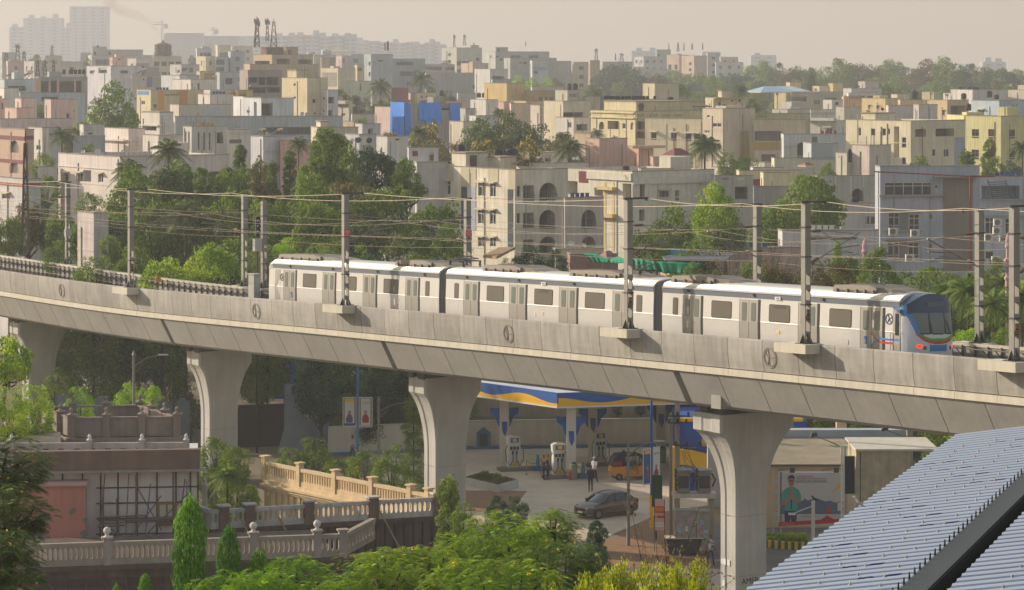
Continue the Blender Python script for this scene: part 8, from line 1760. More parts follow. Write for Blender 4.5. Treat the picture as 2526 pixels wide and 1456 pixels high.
# ---------------- utility pole, transformers, cabinets
polec = M('pole_concrete',(170,160,144),.9,var=.12,streak=.1)
p = at(1671,988,168); o = thing('utility_pole','concrete utility pole with crossarms beside the yellow post','utility pole',(p.x,168,0)); mb = MB(); mb.ob((-.14,-.1,0),(.28,0,0),(0,.2,0),(0,0,p.z)); mb.build('pole',polec,o)
for z,w,c_ in ((p.z-.9,1.5,0),(p.z-1.3,1.2,0),(p.z-2.6,1.7,.6),(p.z-4.4,1.2,.4)):
 mb = MB(); mb.cb((c_,-.14,z),(w,0,0),(0,.08,0),(0,0,.08)); ca_ = mb.build('crossarm',steel_d,o); mb = MB()
 for k in (-.42,0,.42): mb.lathe((c_+w*k,-.14,z+.04),[(.05,0),(.09,.05),(.05,.1),(.09,.15),(.03,.2)],8)
 mb.build('insulators',M('insulator_dark',(58,48,46),.4),ca_)
mb = MB()
for k in range(5): mb.ptube([(.2-.1*k,-.2,p.z-.8),(.5,-.35,p.z-2.5-k*.4),(1.1+.3*k,-.3,p.z-4.6)],.014,3)
mb.build('jumper_cable',hose_m,o)
p = at(1655,1030,169); tag((lambda m_: (m_.tube((0,0,0),(0,0,p.z),.1,8),m_.build('steel_post',steel,None,False,(p.x,169,0)))[1])(MB()),'slim steel post just left of the concrete utility pole','post')
o = thing('transformer_platform','grey concrete shelf carrying two transformers left of the fourth pier','platform',(at(1712,1220,165).x,165,0)); mb = MB(); mb.box(-1.25,-.5,2.95,1.25,.7,3.2); mb.build('shelf',conc_edge,o)
for s in (-1,1): mb = MB(); mb.box(s*1.0-.12,-.1,0,s*1.0+.12,.2,2.95); mb.build('leg',polec,o)
trm = M('transformer_grey',(150,144,138),.6,.2,var=.2,scale=3)
for x,lb in ((-.62,'left rusty transformer with cooling fins on the shelf'),(.58,'right rusty transformer with cooling fins on the shelf')):
 q = thing('transformer',lb,'transformer',Vector(o.location)+Vector((x,0,3.2))); mb = MB(); mb.box(-.36,-.3,.05,.36,.4,1.28); mb.build('tank',trm,q); mb = MB(); mb.box(-.48,-.4,1.285,.48,.5,1.34); mb.build('lid',trm,q); mb = MB()
 for k in range(5): mb.box(-.48,-.4,.15+k*.26,-.37,.4,.3+k*.26)
 mb.box(-.3,-.34,.3,.3,-.302,1.0); mb.build('cooling_fins',steel_d,q); mb = MB(); mb.ptube([(.45,-.3,.4),(.62,-.35,.8),(.4,-.3,1.15)],.05,6); mb.build('bushing_cable',hose_m,q)
cabm = M('cabinet_weathered',(160,156,148),.6,.2,var=.25,scale=3)
b = at(1705,1330,163);
for i,(x0,x1,z0_,z1_,lb) in enumerate(((-.95,.25,1.0,2.5,'upper grey switch cabinet covered in torn posters'),(-.85,.2,.0,.98,'lower grey switch cabinet under the poster covered one'),(.28,1.0,.3,2.45,'tall grey cabinet with printed to let notices'))):
 o = thing('switch_cabinet',lb,'cabinet',(b.x,163,.0)); mb = MB(); mb.box(x0,-.35,z0_,x1,.4,z1_); mb.build('casing',cabm,o); mb = MB(); mb.box(x0-.04,-.4,z1_+.002,x1+.04,.44,z1_+.06); mb.build('lid',cabm,o); rn = random.Random(i+4)
 for k in range(7): w_ = rn.uniform(.14,.3); xx = rn.uniform(x0+.05,x1-w_-.03); zz = rn.uniform(z0_+.1,z1_-.42); mb = MB(); mb.ob((xx,-.36-.004*k,zz),(w_,0,0),(0,.008,0),(.02,0,.28)); mb.build('torn_poster',M('paper_%d' % (k % 4),[(196,196,198),(196,150,156),(150,170,190),(214,208,196)][k % 4],.8,var=.2,scale=9),o)
 if i == 2:
  for zz in (1.5,.9): text_mesh('TO-LET',.13,'notice_word',MATS['black_paint'],o,basis(Vector((.64,-.395,zz)),Vector((1,0,0)),Vector((0,0,1)),Vector((0,-1,0))),.002)
 if z0_ > .1: mb = MB(); mb.box(x0+.1,-.2,0,x0+.2,.2,z0_); mb.box(x1-.2,-.2,0,x1-.1,.2,z0_); mb.build('leg',steel_d,o)
for x,v,lb in ((1590,1376,'black cable drum standing by the banner'),): pass
o = thing('waste_container','dark open bin under the cabinets by the pier','bin',V3(1690,1368)); mb = MB(); mb.prism([Vector(p) for p in ((-.9,-.4,0),(.7,-.4,0),(.95,-.4,.95),(-1.1,-.4,.95))],(0,.9,0)); mb.build('skip_body',M('skip_dark',(66,62,62),.8,var=.2),o); mb = MB(); mb.box(-1.15,-.45,.955,1.0,.55,1.0); mb.build('rim',conc_edge,o)
# ---------------- station shop with blue and yellow walls
o = thing('station_shop','blue and yellow station shop behind the fourth pier','shop',at(1662,1204,186)*1.0); o.location.z = 0; px = lambda x: at(x,1100,186).x-o.location.x; pz = lambda v: at(1700,v,186).z
mb = MB(); mb.box(px(1676),.0,0,px(1990),9,pz(1040)); mb.build('wall',M('shop_blue',(48,84,160),.6,var=.05),o); mb = MB(); mb.box(px(1672),-.05,pz(1040)+.003,px(1980),.3,pz(1032)); mb.build('coping',syel,o)
mb = MB(); mb.box(px(1651),-.8,0,px(1663),-.2,pz(1099)); mb.build('yellow_post',syel,o)
N_ = 16; tp_ = lambda q: pz(1106)-.45*math.sin(q*1.6)*q; mb = MB(); mb.rings([[Vector((px(1663+112*i/N_),yy,z)) for yy,z in ((-.7,tp_(i/N_)-.95),(-.7,tp_(i/N_)),(-.2,tp_(i/N_)),(-.2,tp_(i/N_)-.95))] for i in range(N_+1)]); mb.build('yellow_fascia',syel,o)
mb = MB(); mb.box(px(1664),-.68,pz(1170),px(1790),-.2,pz(1132)-.35); f_ = mb.build('sign_band',M('band_blue_grey',(108,124,168),.6),o)
for x,s in ((1678,'CO'),(1729,'COM')): text_mesh(s,.42,'sign_word',swht,f_,basis(Vector((px(x),-.70,pz(1154))),Vector((1,0,0)),Vector((0,0,1)),Vector((0,-1,0))),.006)
mb = MB(); mb.box(px(1731),-.06,pz(1100),px(1762),-.005,pz(1082)); f_ = mb.build('name_plate',syel,o)
for k,s in enumerate(('Bharat','Petroleum')): text_mesh(s,.2,'sign_word',sblue,f_,basis(Vector((px(1746),-.065,pz(1087+8*k))),Vector((1,0,0)),Vector((0,0,1)),Vector((0,-1,0))),.004)
for i,x in enumerate((1690,1710,1748)): mb = MB(); mb.tube((px(x),0,pz(1110)),(px(x),-.7,pz(1101)),.025,4); mb.cb((px(x),-.8,pz(1102)),(.3,0,0),(0,.2,0),(0,0,.12)); mb.build('flood_light',steel_d,o)
# ---------------- long shed, billboard, concrete room at the right
o = thing('long_shed','cream shed with a corrugated roof behind the billboard','shed',at(1888,1345,172)); o.location.z = 0; px = lambda x,Y=172: (x-1263)/F*Y-o.location.x
zt = at(1888,1146,172).z; zb_ = at(1888,1098,180).z; mb = MB(); mb.box(-.2,.3,0,px(2110),8,zt-.15); mb.build('wall',M('shed_cream',(206,178,138),.85,var=.1,streak=.1),o); mb = MB(); n_ = 70; w_ = px(2120)+.4
for i in range(n_): x = -.4+w_*i/n_; mb.prism([Vector(p) for p in ((x,0,zt-.05),(x+w_/n_*.5,0,zt+.03),(x+w_/n_,0,zt-.05),(x+w_/n_,8.2,zb_+.4),(x+w_/n_*.5,8.2,zb_+.48),(x,8.2,zb_+.4))],(0,0,-.03))
mb.build('roof_sheet',M('shed_roof_sheet',(172,162,142),.7,.2,var=.25,scale=.8),o); mb = MB(); mb.box(px(1770),8.3,0,px(2300),9.3,zb_+.9); mb.build('rear_wall',M('rear_wall_blue_grey',(176,182,188),.8,var=.1),o)
for i,(x,v,dx) in enumerate(((2010,1075,-1.2),(2185,1060,-1.2),(2350,1060,-1.2))): a_ = at(x,v,178); q = thing('flood_light',['flood light on a slanting arm above the shed, left','flood light on a slanting arm above the shed, middle','flood light on a slanting arm above the shed, right'][i],'flood light',a_); mb = MB(); mb.tube((0,0,0),(1.9,0,-.75),.035,5); mb.build('arm',steel,q); mb = MB(); mb.prism([Vector(p) for p in ((-.3,-.2,-.1),(.15,-.2,0),(.1,-.2,.22),(-.2,-.2,.2))],(0,.4,0)); mb.build('lamp_housing',steel_d,q)
for x,v0,Y,lb in ((2243,1058,180,'short fat vent pipe above the shed'),(2075,1030,183,'cream square column under the viaduct at right')):
 p = at(x,v0,Y); q = thing('vent_pipe' if x > 2100 else 'column',lb,'pipe' if x > 2100 else 'column',(p.x,Y,0)); mb = MB()
 if x > 2100: mb.tube((0,0,0),(0,0,p.z),.2,10); mb.build('pipe',polec,q); mb = MB(); mb.lathe((0,0,p.z),[(.28,0),(.28,.2),(.1,.35)],10); mb.build('cap',steel_d,q)
 else: mb.box(-.32,-.3,0,.32,.3,p.z+1); mb.build('shaft',M('shed_cream',(206,178,138)),q); mb = MB(); mb.box(-.4,-.38,p.z+1.002,.4,.38,p.z+1.2); mb.build('capital',cst,q)
# billboard
Yb = 167; o = thing('billboard','billboard of a man greeting with folded hands reading AUTO LPG STATION','billboard',(at(1921,1300,Yb).x,Yb,0)); bx = lambda x: (x-1263)/F*Yb-o.location.x; bz = lambda v: at(1921,v,Yb).z
mb = MB(); mb.box(bx(1921),0,bz(1298),bx(2085),.12,bz(1165)); mb.build('panel',M('billboard_white',(206,208,212),.6,var=.03),o)
def bp(name,pts,mat,y=-.01):
 mb = MB(); mb.prism([Vector((bx(x),y,bz(v))) for x,v in pts],(0,.008,0)); return mb.build(name,mat,o)
tp = lambda x,y: (tx(3,x),ty(3,y))
dk = M('print_skyline_blue',(104,124,152),.6); tl = M('print_teal',(84,172,166),.6); nv = M('print_purple',(72,56,110),.6); sk = M('print_skin',(190,132,108),.6); hr = M('print_hair',(58,44,42),.6); rdp = M('print_red',(206,54,50),.6)
bp('printed_skyline',[tp(160,720),tp(160,650),tp(215,610),tp(300,600),tp(380,590),tp(400,570),tp(425,590),tp(500,565),tp(525,570),tp(600,600),tp(640,590),tp(690,610),tp(770,600),tp(770,720)],dk,-.012)
bp('printed_red_band',[tp(148,838),tp(148,800),tp(500,780),tp(560,772),tp(615,735),tp(680,770),tp(775,765),tp(775,800)],rdp,-.014)
bp('printed_trousers',[tp(205,795),tp(202,680),tp(325,680),tp(318,795),tp(268,795),tp(262,740),tp(255,795)],nv,-.022)
bp('printed_shirt',[tp(205,690),tp(205,600),tp(168,600),tp(172,530),tp(205,480),tp(245,458),tp(295,458),tp(340,485),tp(362,540),tp(362,600),tp(328,600),tp(328,690)],tl,-.026)
for s in ([tp(170,595),tp(200,590),tp(270,540),tp(262,575),tp(205,635),tp(170,625)],[tp(362,595),tp(335,590),tp(280,540),tp(285,578),tp(335,615),tp(362,610)]): bp('printed_arm',s,sk,-.034)
bp('printed_hands',[tp(248,560),tp(255,520),tp(262,475),tp(275,475),tp(283,520),tp(290,560),tp(272,578)],sk,-.04); bp('printed_shirt_edge',[tp(264,680),tp(264,580),tp(276,580),tp(274,680)],nv,-.038)
bp('printed_face',[tp(x,y) for x,y in ((240,380),(252,362),(285,362),(298,382),(296,425),(280,452),(278,468),(256,468),(254,450),(242,425))],sk,-.034); bp('printed_hair',[tp(x,y) for x,y in ((236,395),(236,362),(255,345),(285,345),(300,365),(300,395),(292,375),(246,375))],hr,-.04); bp('printed_moustache',[tp(256,428),tp(284,428),tp(288,434),tp(252,434)],hr,-.04); bp('printed_glasses',[tp(242,396),tp(297,396),tp(295,406),tp(244,406)],hr,-.041)
bp('printed_canopy',[tp(640,530),tp(712,460),tp(712,425),tp(740,425),tp(775,435),tp(775,470),tp(735,465),tp(650,525)],syel,-.014); bp('printed_pump',[tp(715,690),tp(715,610),tp(750,610),tp(750,690)],swht,-.02); bp('printed_rickshaw',[tp(608,715),tp(608,665),tp(640,658),tp(655,690),tp(655,718)],rdp,-.02)
for s,x,y,sz,m_ in (('NAMASKARAM...',410,358,22,rdp),('WELCOME TO OUR WORLD CLASS',460,380,17,hr),('AUTO LPG STATION',462,408,31,hr),('CUSTOMER CARE NO',435,745,14,hr),('www.station.com',235,815,16,swht)):
 text_mesh(s,sz*K*Yb/F*1.05,'printed_words',m_,o,basis(Vector((bx(tx(3,x)),-.03,bz(ty(3,y)))),Vector((1,0,0)),Vector((0,0,1)),Vector((0,-1,0))),.002)
mb = MB()
for k in (0,.42): mb.box(bx(1907)-.0+k,.0,0,bx(1907)+.07+k,.08,bz(1163))
z = .3
while z < bz(1170): mb.box(bx(1907)+.07,.01,z,bx(1907)+.42,.07,z+.2); z += .62
mb.box(bx(2083),.0,0,bx(2083)+.1,.1,bz(1100)); mb.build('support_frame',M('frame_white_steel',(190,190,186),.5),o)
for x in (1950,2058): mb = MB(); mb.tube((bx(x-30),0,bz(1160)),(bx(x),-.5,bz(1152)),.03,4); mb.cb((bx(x+2),-.6,bz(1156)),(.28,0,0),(0,.15,0),(0,0,.3)); mb.build('flood_light',steel_d,o)
for x,v,vb,lb in ((2006,1236,1345,'white pole with a side camera arm in front of the billboard'),):
 p = at(x,v,162); q = thing('camera_pole',lb,'pole',(p.x,162,0)); mb = MB(); mb.box(-.09,-.09,0,.09,.09,p.z); mb.build('pole',swht,q); mb = MB(); mb.tube((0,-.1,p.z-.25),(-1.15,-.1,p.z-.7),.03,4); mb.cb((-1.2,-.1,p.z-.72),(.4,0,0),(0,.12,0),(0,0,.12)); mb.build('camera_arm',swht,q)
 q = thing('bird','dark bird perched on top of the white camera pole','bird',(p.x+.05,162,p.z)); mb = MB(); mb.rings([[Vector((x_,r*math.cos(a*1.047),z_+r*math.sin(a*1.047))) for a in range(6)] for x_,z_,r in ((-.2,.28,.015),(-.14,.27,.05),(-.06,.2,.08),(.05,.12,.07),(.2,-.02,.03))]); mb.build('body',M('bird_dark',(58,58,66),.8),q)
o = thing('concrete_room','bare stained concrete room right of the billboard','building',(at(2112,1242,160).x,160,0)); zt = at(2112,1113,160).z; mb = MB(); mb.box(0,0,0,3.0,4,zt); mb.build('wall',M('raw_concrete',(190,176,148),.9,var=.25,scale=1.5,streak=.2),o); mb = MB(); mb.box(-.05,-.1,zt+.003,4.6,5,zt+.12); mb.build('slab',conc_edge,o); mb = MB(); mb.box(-.62,.1,zt-2.4,-.06,.3,zt-.3); mb.build('dark_window',M('smoked_glass',(44,52,54),.2),o)
mb = MB(); mb.box(-.85,.0,0,-.76,.1,zt+.3); mb.box(-.7,.0,0,-.64,.1,zt+.3)
for k in range(9): mb.box(-.76,.02,zt-.2-k*.36,-.7,.08,zt-.15-k*.36)
mb.build('ladder_frame',swht,o); mb = MB(); mb.box(.2,-.02,.0,.25,-.003,zt-.1); mb.build('seam',steel_d,o)
for i in range(13):
 a = V3(1886+i*8.2,1352+(.6*i if i < 8 else 5),0); q = thing('kerb_block','green and yellow striped kerb block in the row before the billboard','kerb',a,R(-8),'green and yellow kerb blocks'); mb = MB(); mb.box(0,0,0,.19,.25,.42); mb.mi = 0; mb.build('block',syel if i % 2 else M('kerb_green',(36,110,70),.7),q)
mb = MB(); rn = random.Random(8)
for i in range(2600): p = V3(rn.uniform(1884,1996),1352,0)+Vector((0,rn.uniform(.4,2.2),rn.uniform(0,.55))); leafq(mb,p,rdir(rn)+Vector((0,0,.7)),rdir(rn),.2,.09)
tag(mb.build('hedge',LG['bright']),'low green hedge behind the striped kerb','hedge',None,'stuff')
# ---------------- things behind the left piers
o = thing('sheet_fence','tall blue grey sheet metal fence right of the first pier','fence',V3(135,1100,0)); b = V3(470,1110,0)-Vector(o.location); mb = MB(); n_ = 60
for i in range(n_): mb.ob(b*(i/n_),b/n_*.96,(0,.05+.04*(i % 2),0),(0,0,3.5+.25*math.sin(i*.7)))
mb.build('sheet_panel',M('sheet_blue_grey',(112,126,136),.7,.1,var=.3,scale=.8),o); mb = MB()
for i in range(9): mb.box(b.x*i/8-.05,b.y*i/8-.12,0,b.x*i/8+.05,b.y*i/8-.002,4.0)
mb.build('fence_post',steel_d,o)
o = thing('blue_hall','blue corrugated hall wall behind the trees right of the second pier','building',V3(690,990,0)); o.location = (-19.5,238,0); mb = MB(); mb.box(0,0,-.5,13,14,6.2); mb.build('wall',M('hall_blue',(66,120,176),.7,var=.1),o); mb = MB()
for k in range(60): mb.box(.1+k*.215,-.05,0,.18+k*.215,-.002,6.1)
mb.build('cladding_rib',MATS['hall_blue'],o); mb = MB(); mb.prism([Vector(p) for p in ((-.3,-.3,6.21),(13.3,-.3,6.21),(13.3,14,7.2),(-.3,14,7.2))],(0,0,.15)); mb.build('roof',M('hall_roof_blue',(86,130,176),.6,var=.1),o)
for x0,x1,vt,vb,lb in ((700,742,950,1105,'grey blue sheet wall strip beside the dark yard'),(762,806,985,1100,'leaning grey sheet panel in the dark yard'),(684,756,1035,1110,'crumpled pale sheets leaning in the yard')):
 a = V3(x0,vb+8); b = V3(x1,vb+8); z = at(x0,vt,a.y).z; o = thing('metal_sheet',lb,'metal sheet',a); d = b-a; mb = MB(); n_ = 10
 for i in range(n_): mb.ob(d*(i/n_),d/n_,(0,.04+.03*(i % 2),0),Vector((d.x*.25*(x0 == 762)+d.x*.3*(x0 == 684)*(1-i/n_*.5),.6,z)))
 mb.build('corrugated_sheet',M('sheet_pale_grey',(128,138,144),.6,.2,var=.2),o)
o = thing('dark_fence','dark brown fence across the shaded yard left of the third pier','fence',V3(570,1105,0)); d = V3(700,1100,0)-Vector(o.location); mb = MB(); mb.ob((0,0,0),d,(0,.1,0),(0,0,3.0)); mb.build('panel',M('fence_dark_brown',(64,54,50),.9,var=.2),o); mb = MB(); mb.ob((0,-.05,3.002),d,(0,.2,0),(0,0,.08)); mb.build('top_rail',steel_d,o)
o = thing('grey_fence','ribbed grey fence topping the wall left of the third pier','fence',V3(880,1112,0)+Vector((0,1,0))); mb = MB(); mb.box(0,0,1.9,5.6,.08,3.6); mb.build('panel',M('fence_grey',(116,110,104),.8,var=.15),o); mb = MB()
for k in range(28): mb.box(k*.2,-.03,1.9,k*.2+.04,-.002,3.6)
mb.build('rib',steel_d,o)
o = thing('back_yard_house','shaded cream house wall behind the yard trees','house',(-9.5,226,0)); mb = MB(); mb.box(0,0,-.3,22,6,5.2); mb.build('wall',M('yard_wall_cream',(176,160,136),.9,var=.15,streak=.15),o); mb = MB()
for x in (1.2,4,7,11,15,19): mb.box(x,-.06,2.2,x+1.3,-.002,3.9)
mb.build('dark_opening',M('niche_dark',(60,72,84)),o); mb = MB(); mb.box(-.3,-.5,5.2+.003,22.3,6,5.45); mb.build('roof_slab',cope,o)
o = thing('parked_van','roof and windscreen of a pale blue vehicle behind the mansion parapet','vehicle',V3(318,1085,0)); mb = MB(); mb.rings([[Vector((x,y_,z)) for y_,z in ((-.8,.3),(-.85,1.0),(-.7,zt_),(.7,zt_),(.85,1.0),(.8,.3))] for x,zt_ in ((-2,1.3),(-1.5,1.9),(.8,1.95),(1.5,1.3),(2.2,1.1))]); mb.build('body',M('van_blue',(96,126,150),.3,.2),o,True)
for x in (-1.3,1.4):
 for y_ in (-.8,.8): mb = MB(); wheel(mb,(x,y_,.34),.34,(0,1,0),.2); mb.build('wheel',hose_m,o)
# ================================================================ OLD MANSION AND BALUSTRADES, LOWER LEFT
mans = M('mansion_grey_plaster',(168,158,150),.9,var=.2,scale=.8,streak=.25); mdark = M('mansion_dark_plaster',(104,88,78),.95,var=.3,scale=.8,streak=.3); mbrown = M('fascia_brown',(126,104,92),.9,var=.2,streak=.12); bwht = M('baluster_white',(196,190,182),.85,var=.2,scale=2,streak=.15); bcrm = M('baluster_cream',(216,192,152),.85,var=.15,scale=2,streak=.1); bgry = M('baluster_grey',(158,148,134),.85,var=.2,scale=2,streak=.15)
def balustrade(p0,p1,label,mat,posts,h=1.0,ball=None,pmat=None,pitch=.24,base=None,ph=1.15,pw=.36,caps=True):
 o = thing('balustrade',label,'balustrade',p0); d = Vector(p1)-Vector(p0); L_ = d.length; e = d.normalized(); n = Vector((-e.y,e.x,0)).normalized()
 if n.y < 0: n = -n
 up = Vector((0,0,1)); mb = MB(); mb.ob(-n*.06+up*(h-.18),d,n*.26,up*.18); mb.build('top_rail',mat,o); mb = MB(); mb.ob(-n*.04,d,n*.22,up*.26); mb.build('bottom_rail',mat,o)
 mb = MB(); k = pitch/2
 while k < L_:      # upright bars whose ends swell into the rails, leaving round ended slots
  c_ = e*k; prof = [(.26,.5),(.30,.34),(.36,.24),(.44,.2),(h-.36,.2),(h-.28,.24),(h-.22,.34),(h-.18,.5)]
  L2 = [c_-e*pitch*w+up*z for z,w in prof]+[c_+e*pitch*w+up*z for z,w in prof[::-1]]; mb.prism(L2,n*.12); k += pitch
 mb.build('slotted_panel',mat,o)
 for q in posts:
  c_ = d*q; mb = MB(); mb.cb(c_+n*.07+up*(ph/2-.02),e*pw,n*pw,up*(ph+.04)); po_ = mb.build('post',pmat or mat,o)
  if caps: mb = MB(); mb.cb(c_+n*.07+up*(ph+.045),e*(pw+.14),n*(pw+.14),up*.08); mb.build('post_cap',mat,po_)
  if ball and q in ball: mb = MB(); r = .17; mb.lathe(c_+n*.07+up*(ph+.08),[(.2,0),(.12,.05),(.07,.1),(.1,.13)]+[(r*math.sin(a*.3927),.28-r*math.cos(a*.3927)) for a in range(1,8)]+[(.01,.46)],14); mb.build('ball_finial',M('finial_pale',(206,200,192),.8,var=.1),po_,True)
 if base: mb = MB(); mb.ob(-n*.15-up*.22,d,n*.5,up*.215); mb.build('plinth',base,o)
 return o
def body(name,label,p0,p1,depth,top,mat,cat='building'):
 o = thing(name,label,cat,(p0.x,p0.y,0)); d = Vector((p1.x-p0.x,p1.y-p0.y,0)); n = Vector((-d.y,d.x,0)).normalized()
 if n.y < 0: n = -n
 mb = MB(); mb.ob((0,0,-.2),d,n*depth,(0,0,top+.2)); mb.build('wall',mat,o); return o,d,n
# lowest balustrade on its roof
z = 5.6; a,b = V3(60,1401,z),V3(846,1373,z); o,d,n = body('terrace_building','lowest terrace block with a rusty steel frame roof at the bottom left',a,b,9,z-.22,mdark)
balustrade(a,b,'lowest grey balustrade with ball topped posts',bgry,[.0,.256,.715,.918,1],1.02,[.256,.715,.918],mans,.225,mdark)
balustrade(b,b+Vector((1.2,4.6,0)),'short broken return of the lowest balustrade at its right end',bgry,[],1.0,None,None,.5)
rm = M('rusty_frame',(104,74,62),.8,.2,var=.3,scale=3); mb = MB(); e = d.normalized()
for k in range(17): c_ = d*(k/16); mb.tube(c_+Vector((0,0,z-.6)),c_-n*2.2+Vector((0,0,z-1.5)),.05,4)
for q,zz in ((0,z-.6),(.35,z-.9),(.7,z-1.25),(1,z-1.5)): mb.tube(-n*2.2*q+Vector((0,0,zz)),d-n*2.2*q+Vector((0,0,zz)),.06,4)
mb.build('steel_rafters',rm,o); mb = MB(); mb.ob(-n*2.05+Vector((0,0,z-1.75)),d,n*2,(0,0,.1)); mb.build('lean_to_sheet',M('dusty_sheet_grey',(140,138,136),.8,var=.3),o); mb = MB(); mb.ob(-n*2.15,d,n*.1,(0,0,z-1.9)); mb.build('front_panel',M('front_panel_white',(186,180,176),.9,var=.12,streak=.15),o); mb = MB()
for k in range(12): mb.ob(d*(k/11)-n*2.25,e*.1,n*.099,(0,0,z-1.75))
mb.build('panel_batten',rm,o)
mb = MB(); mb.cb(a.lerp(b,.45)+Vector((0,1.4,.35)),d*.86,n*.08,(0,0,.7));
bb = tag(mb.build('painted_board',M('board_pastel',(200,184,172),.8,var=.35,scale=.7)),'pastel painted boards lying behind the lowest balustrade','board')
# the white grid walled mansion with the brown fascia
zt = 9.1; a,b = V3(40,1112,zt),V3(488,1105.5,zt); o,d,n = body('old_mansion','old mansion with brown roof fascia, white panelled wall and stick scaffolding',a,b,9,8.15,M('panel_wall_white',(216,210,208),.9,var=.1,scale=.8,streak=.12)); e = d.normalized(); L_ = d.length
mb = MB(); mb.ob(-n*.5-e*.1+Vector((0,0,8.17)),d+e*.2,n*.5,(0,0,.93)); mb.build('fascia',mbrown,o); mb = MB(); mb.ob(-n*.75-e*.1+Vector((0,0,8.06)),d+e*.5,n*.75,(0,0,.1)); mb.build('ledge',bgry,o)
mb = MB()
for q in (.02,.13,.25,.36,.46,.555,.66,.77,.875,.955,.997): mb.ob(d*q-n*.06,e*.07,n*.058,(0,0,8.05))
for zz in (7.2,6.45,5.7,4.95): mb.ob(d*.44-n*.055+Vector((0,0,zz)),d*.56,n*.052,(0,0,.06))
mb.build('dark_batten',M('batten_dark',(72,60,54),.9,var=.2),o)
mb = MB(); mb.ob(-n*1.3-e*.3,d*.42,n*1.2,(0,0,7.55)); pk = mb.build('pink_annex',M('annex_pink',(186,126,112),.9,var=.12,streak=.1),o); mb = MB(); mb.ob(-n*1.45-e*.3+Vector((0,0,7.553)),d*.43,n*1.4,(0,0,.12)); mb.build('cornice',M('annex_cornice',(190,156,146),.9,var=.1),pk)
rn = random.Random(4); pat = M('plaster_patch_grey',(120,118,112),.95,var=.2)
for cx_,cz_,r_ in ((.9,5.6,.5),(1.0,5.1,.42),(1.45,4.9,.4),(1.35,6.0,.4),(2.0,4.75,.35),(.35,4.7,.3),(2.75,6.3,.18),(.4,7.1,.2),(3.3,5.2,.2),(3.35,5.9,.15)):
 mb = MB(); pts = []
 for k in range(14): A_ = k*.4488; rr_ = r_*rn.uniform(.55,1.25); pts.append(e*(cx_+rr_*math.cos(A_))-n*1.306+Vector((0,0,cz_+rr_*math.sin(A_))))
 mb.prism(pts,n*.004); mb.build('bare_plaster_patch',pat,pk)
w0 = d*.775-n*.1; mb = MB(); mb.ob(w0+Vector((0,0,5.35)),e*.95,n*.098,(0,0,1.15)); wf = mb.build('window',M('window_wood',(150,116,74),.8,var=.15),o)
for i in (0,1): mb = MB(); mb.ob(w0+e*(.12+.4*i)-n*.02+Vector((0,0,5.8)),e*.3,n*.015,(0,0,.58)); mb.build('pane',M('dusty_pane',(196,190,172),.3),wf)
mb = MB(); st = lambda q,z_,k=.5: d*q-n*k+Vector((0,0,z_))
for q0,z0_,q1,z1_,r_ in ((.455,4.6,.49,8.0,.035),(.48,4.2,.48,7.4,.04),(.46,5.5,.66,4.3,.035),(.63,4.3,.95,7.0,.035),(.52,5.3,.72,4.2,.03),(.66,7.4,.80,5.2,.03),(.555,4.2,.555,6.8,.035),(.66,4.2,.66,7.9,.04),(.60,4.2,.62,8.0,.03),(.865,4.2,.865,8.1,.05),(.88,4.2,.93,7.7,.035),(.94,4.2,.94,7.6,.03),(.70,4.2,.74,7.5,.03),(.58,4.3,.80,6.9,.03)): mb.tube(st(q0,z0_),st(q1,z1_,.6),r_,5)
for q0,z0_,q1 in ((.45,5.75,.95),(.46,5.62,.9),(.45,5.9,.72),(.60,5.72,.97),(.45,5.45,.6),(.46,6.55,.52)): mb.tube(st(q0,z0_,.62),st(q1,z0_+.05,.6),.045,5)
mb.build('pole_scaffold',M('scaffold_poles',(112,98,86),.9,var=.3,scale=5),o)
# white parapet behind the fascia, and the dark terrace room with finials
a2,b2 = V3(-20,1094,8.75),V3(460,1092,8.75); o2,d2,n2 = body('terrace_parapet','pale parapet with small vents above the brown fascia',a2,b2,.25,8.75,mans,'parapet'); mb = MB()
for k in range(11): c_ = d2*(.1+.08*k); mb.ob(c_-n2*.03+Vector((0,0,8.42)),d2.normalized()*.3,n2*.028,(0,0,.05))
mb.build('vent_slot',M('slot_dark',(66,60,56),.9),o2)
for k,q in enumerate((.1,.5,.77,.998)): mb = MB(); mb.cb(d2*q+n2*.1+Vector((0,0,8.35)),d2.normalized()*.3,n2*.4,(0,0,1.1)); c_ = mb.build('pier_post',mans,o2); mb = MB(); mb.lathe(d2*q+n2*.1+Vector((0,0,8.9)),[(.16,0),(.07,.08),(.1,.16),(.06,.26),(.01,.3)],10); mb.build('finial',M('finial_pale',(206,200,192)),c_)
p1_,p2_,p3_,p0_ = V3(176,1032,9.2),V3(437,1029,9.2),V3(345,1000,9.2),V3(97,1005,9.2); o = thing('roof_terrace','dark stained roof terrace with ball finials on its parapet posts','terrace',(p1_.x,p1_.y,0)); O = Vector((p1_.x,p1_.y,0)); dark_p = M('terrace_dark_plaster',(146,132,122),.92,var=.25,scale=.8,streak=.2)
cs = [Vector((p.x,p.y,0))-O for p in (p1_,p2_,p3_,p0_)]; cc = sum(cs,Vector())/4; mb = MB(); mb.prism([Vector((p.x,p.y,-.2)) for p in [q+(q-cc).normalized()*.5 for q in cs]],(0,0,8.4)); mb.build('base_block',dark_p,o)
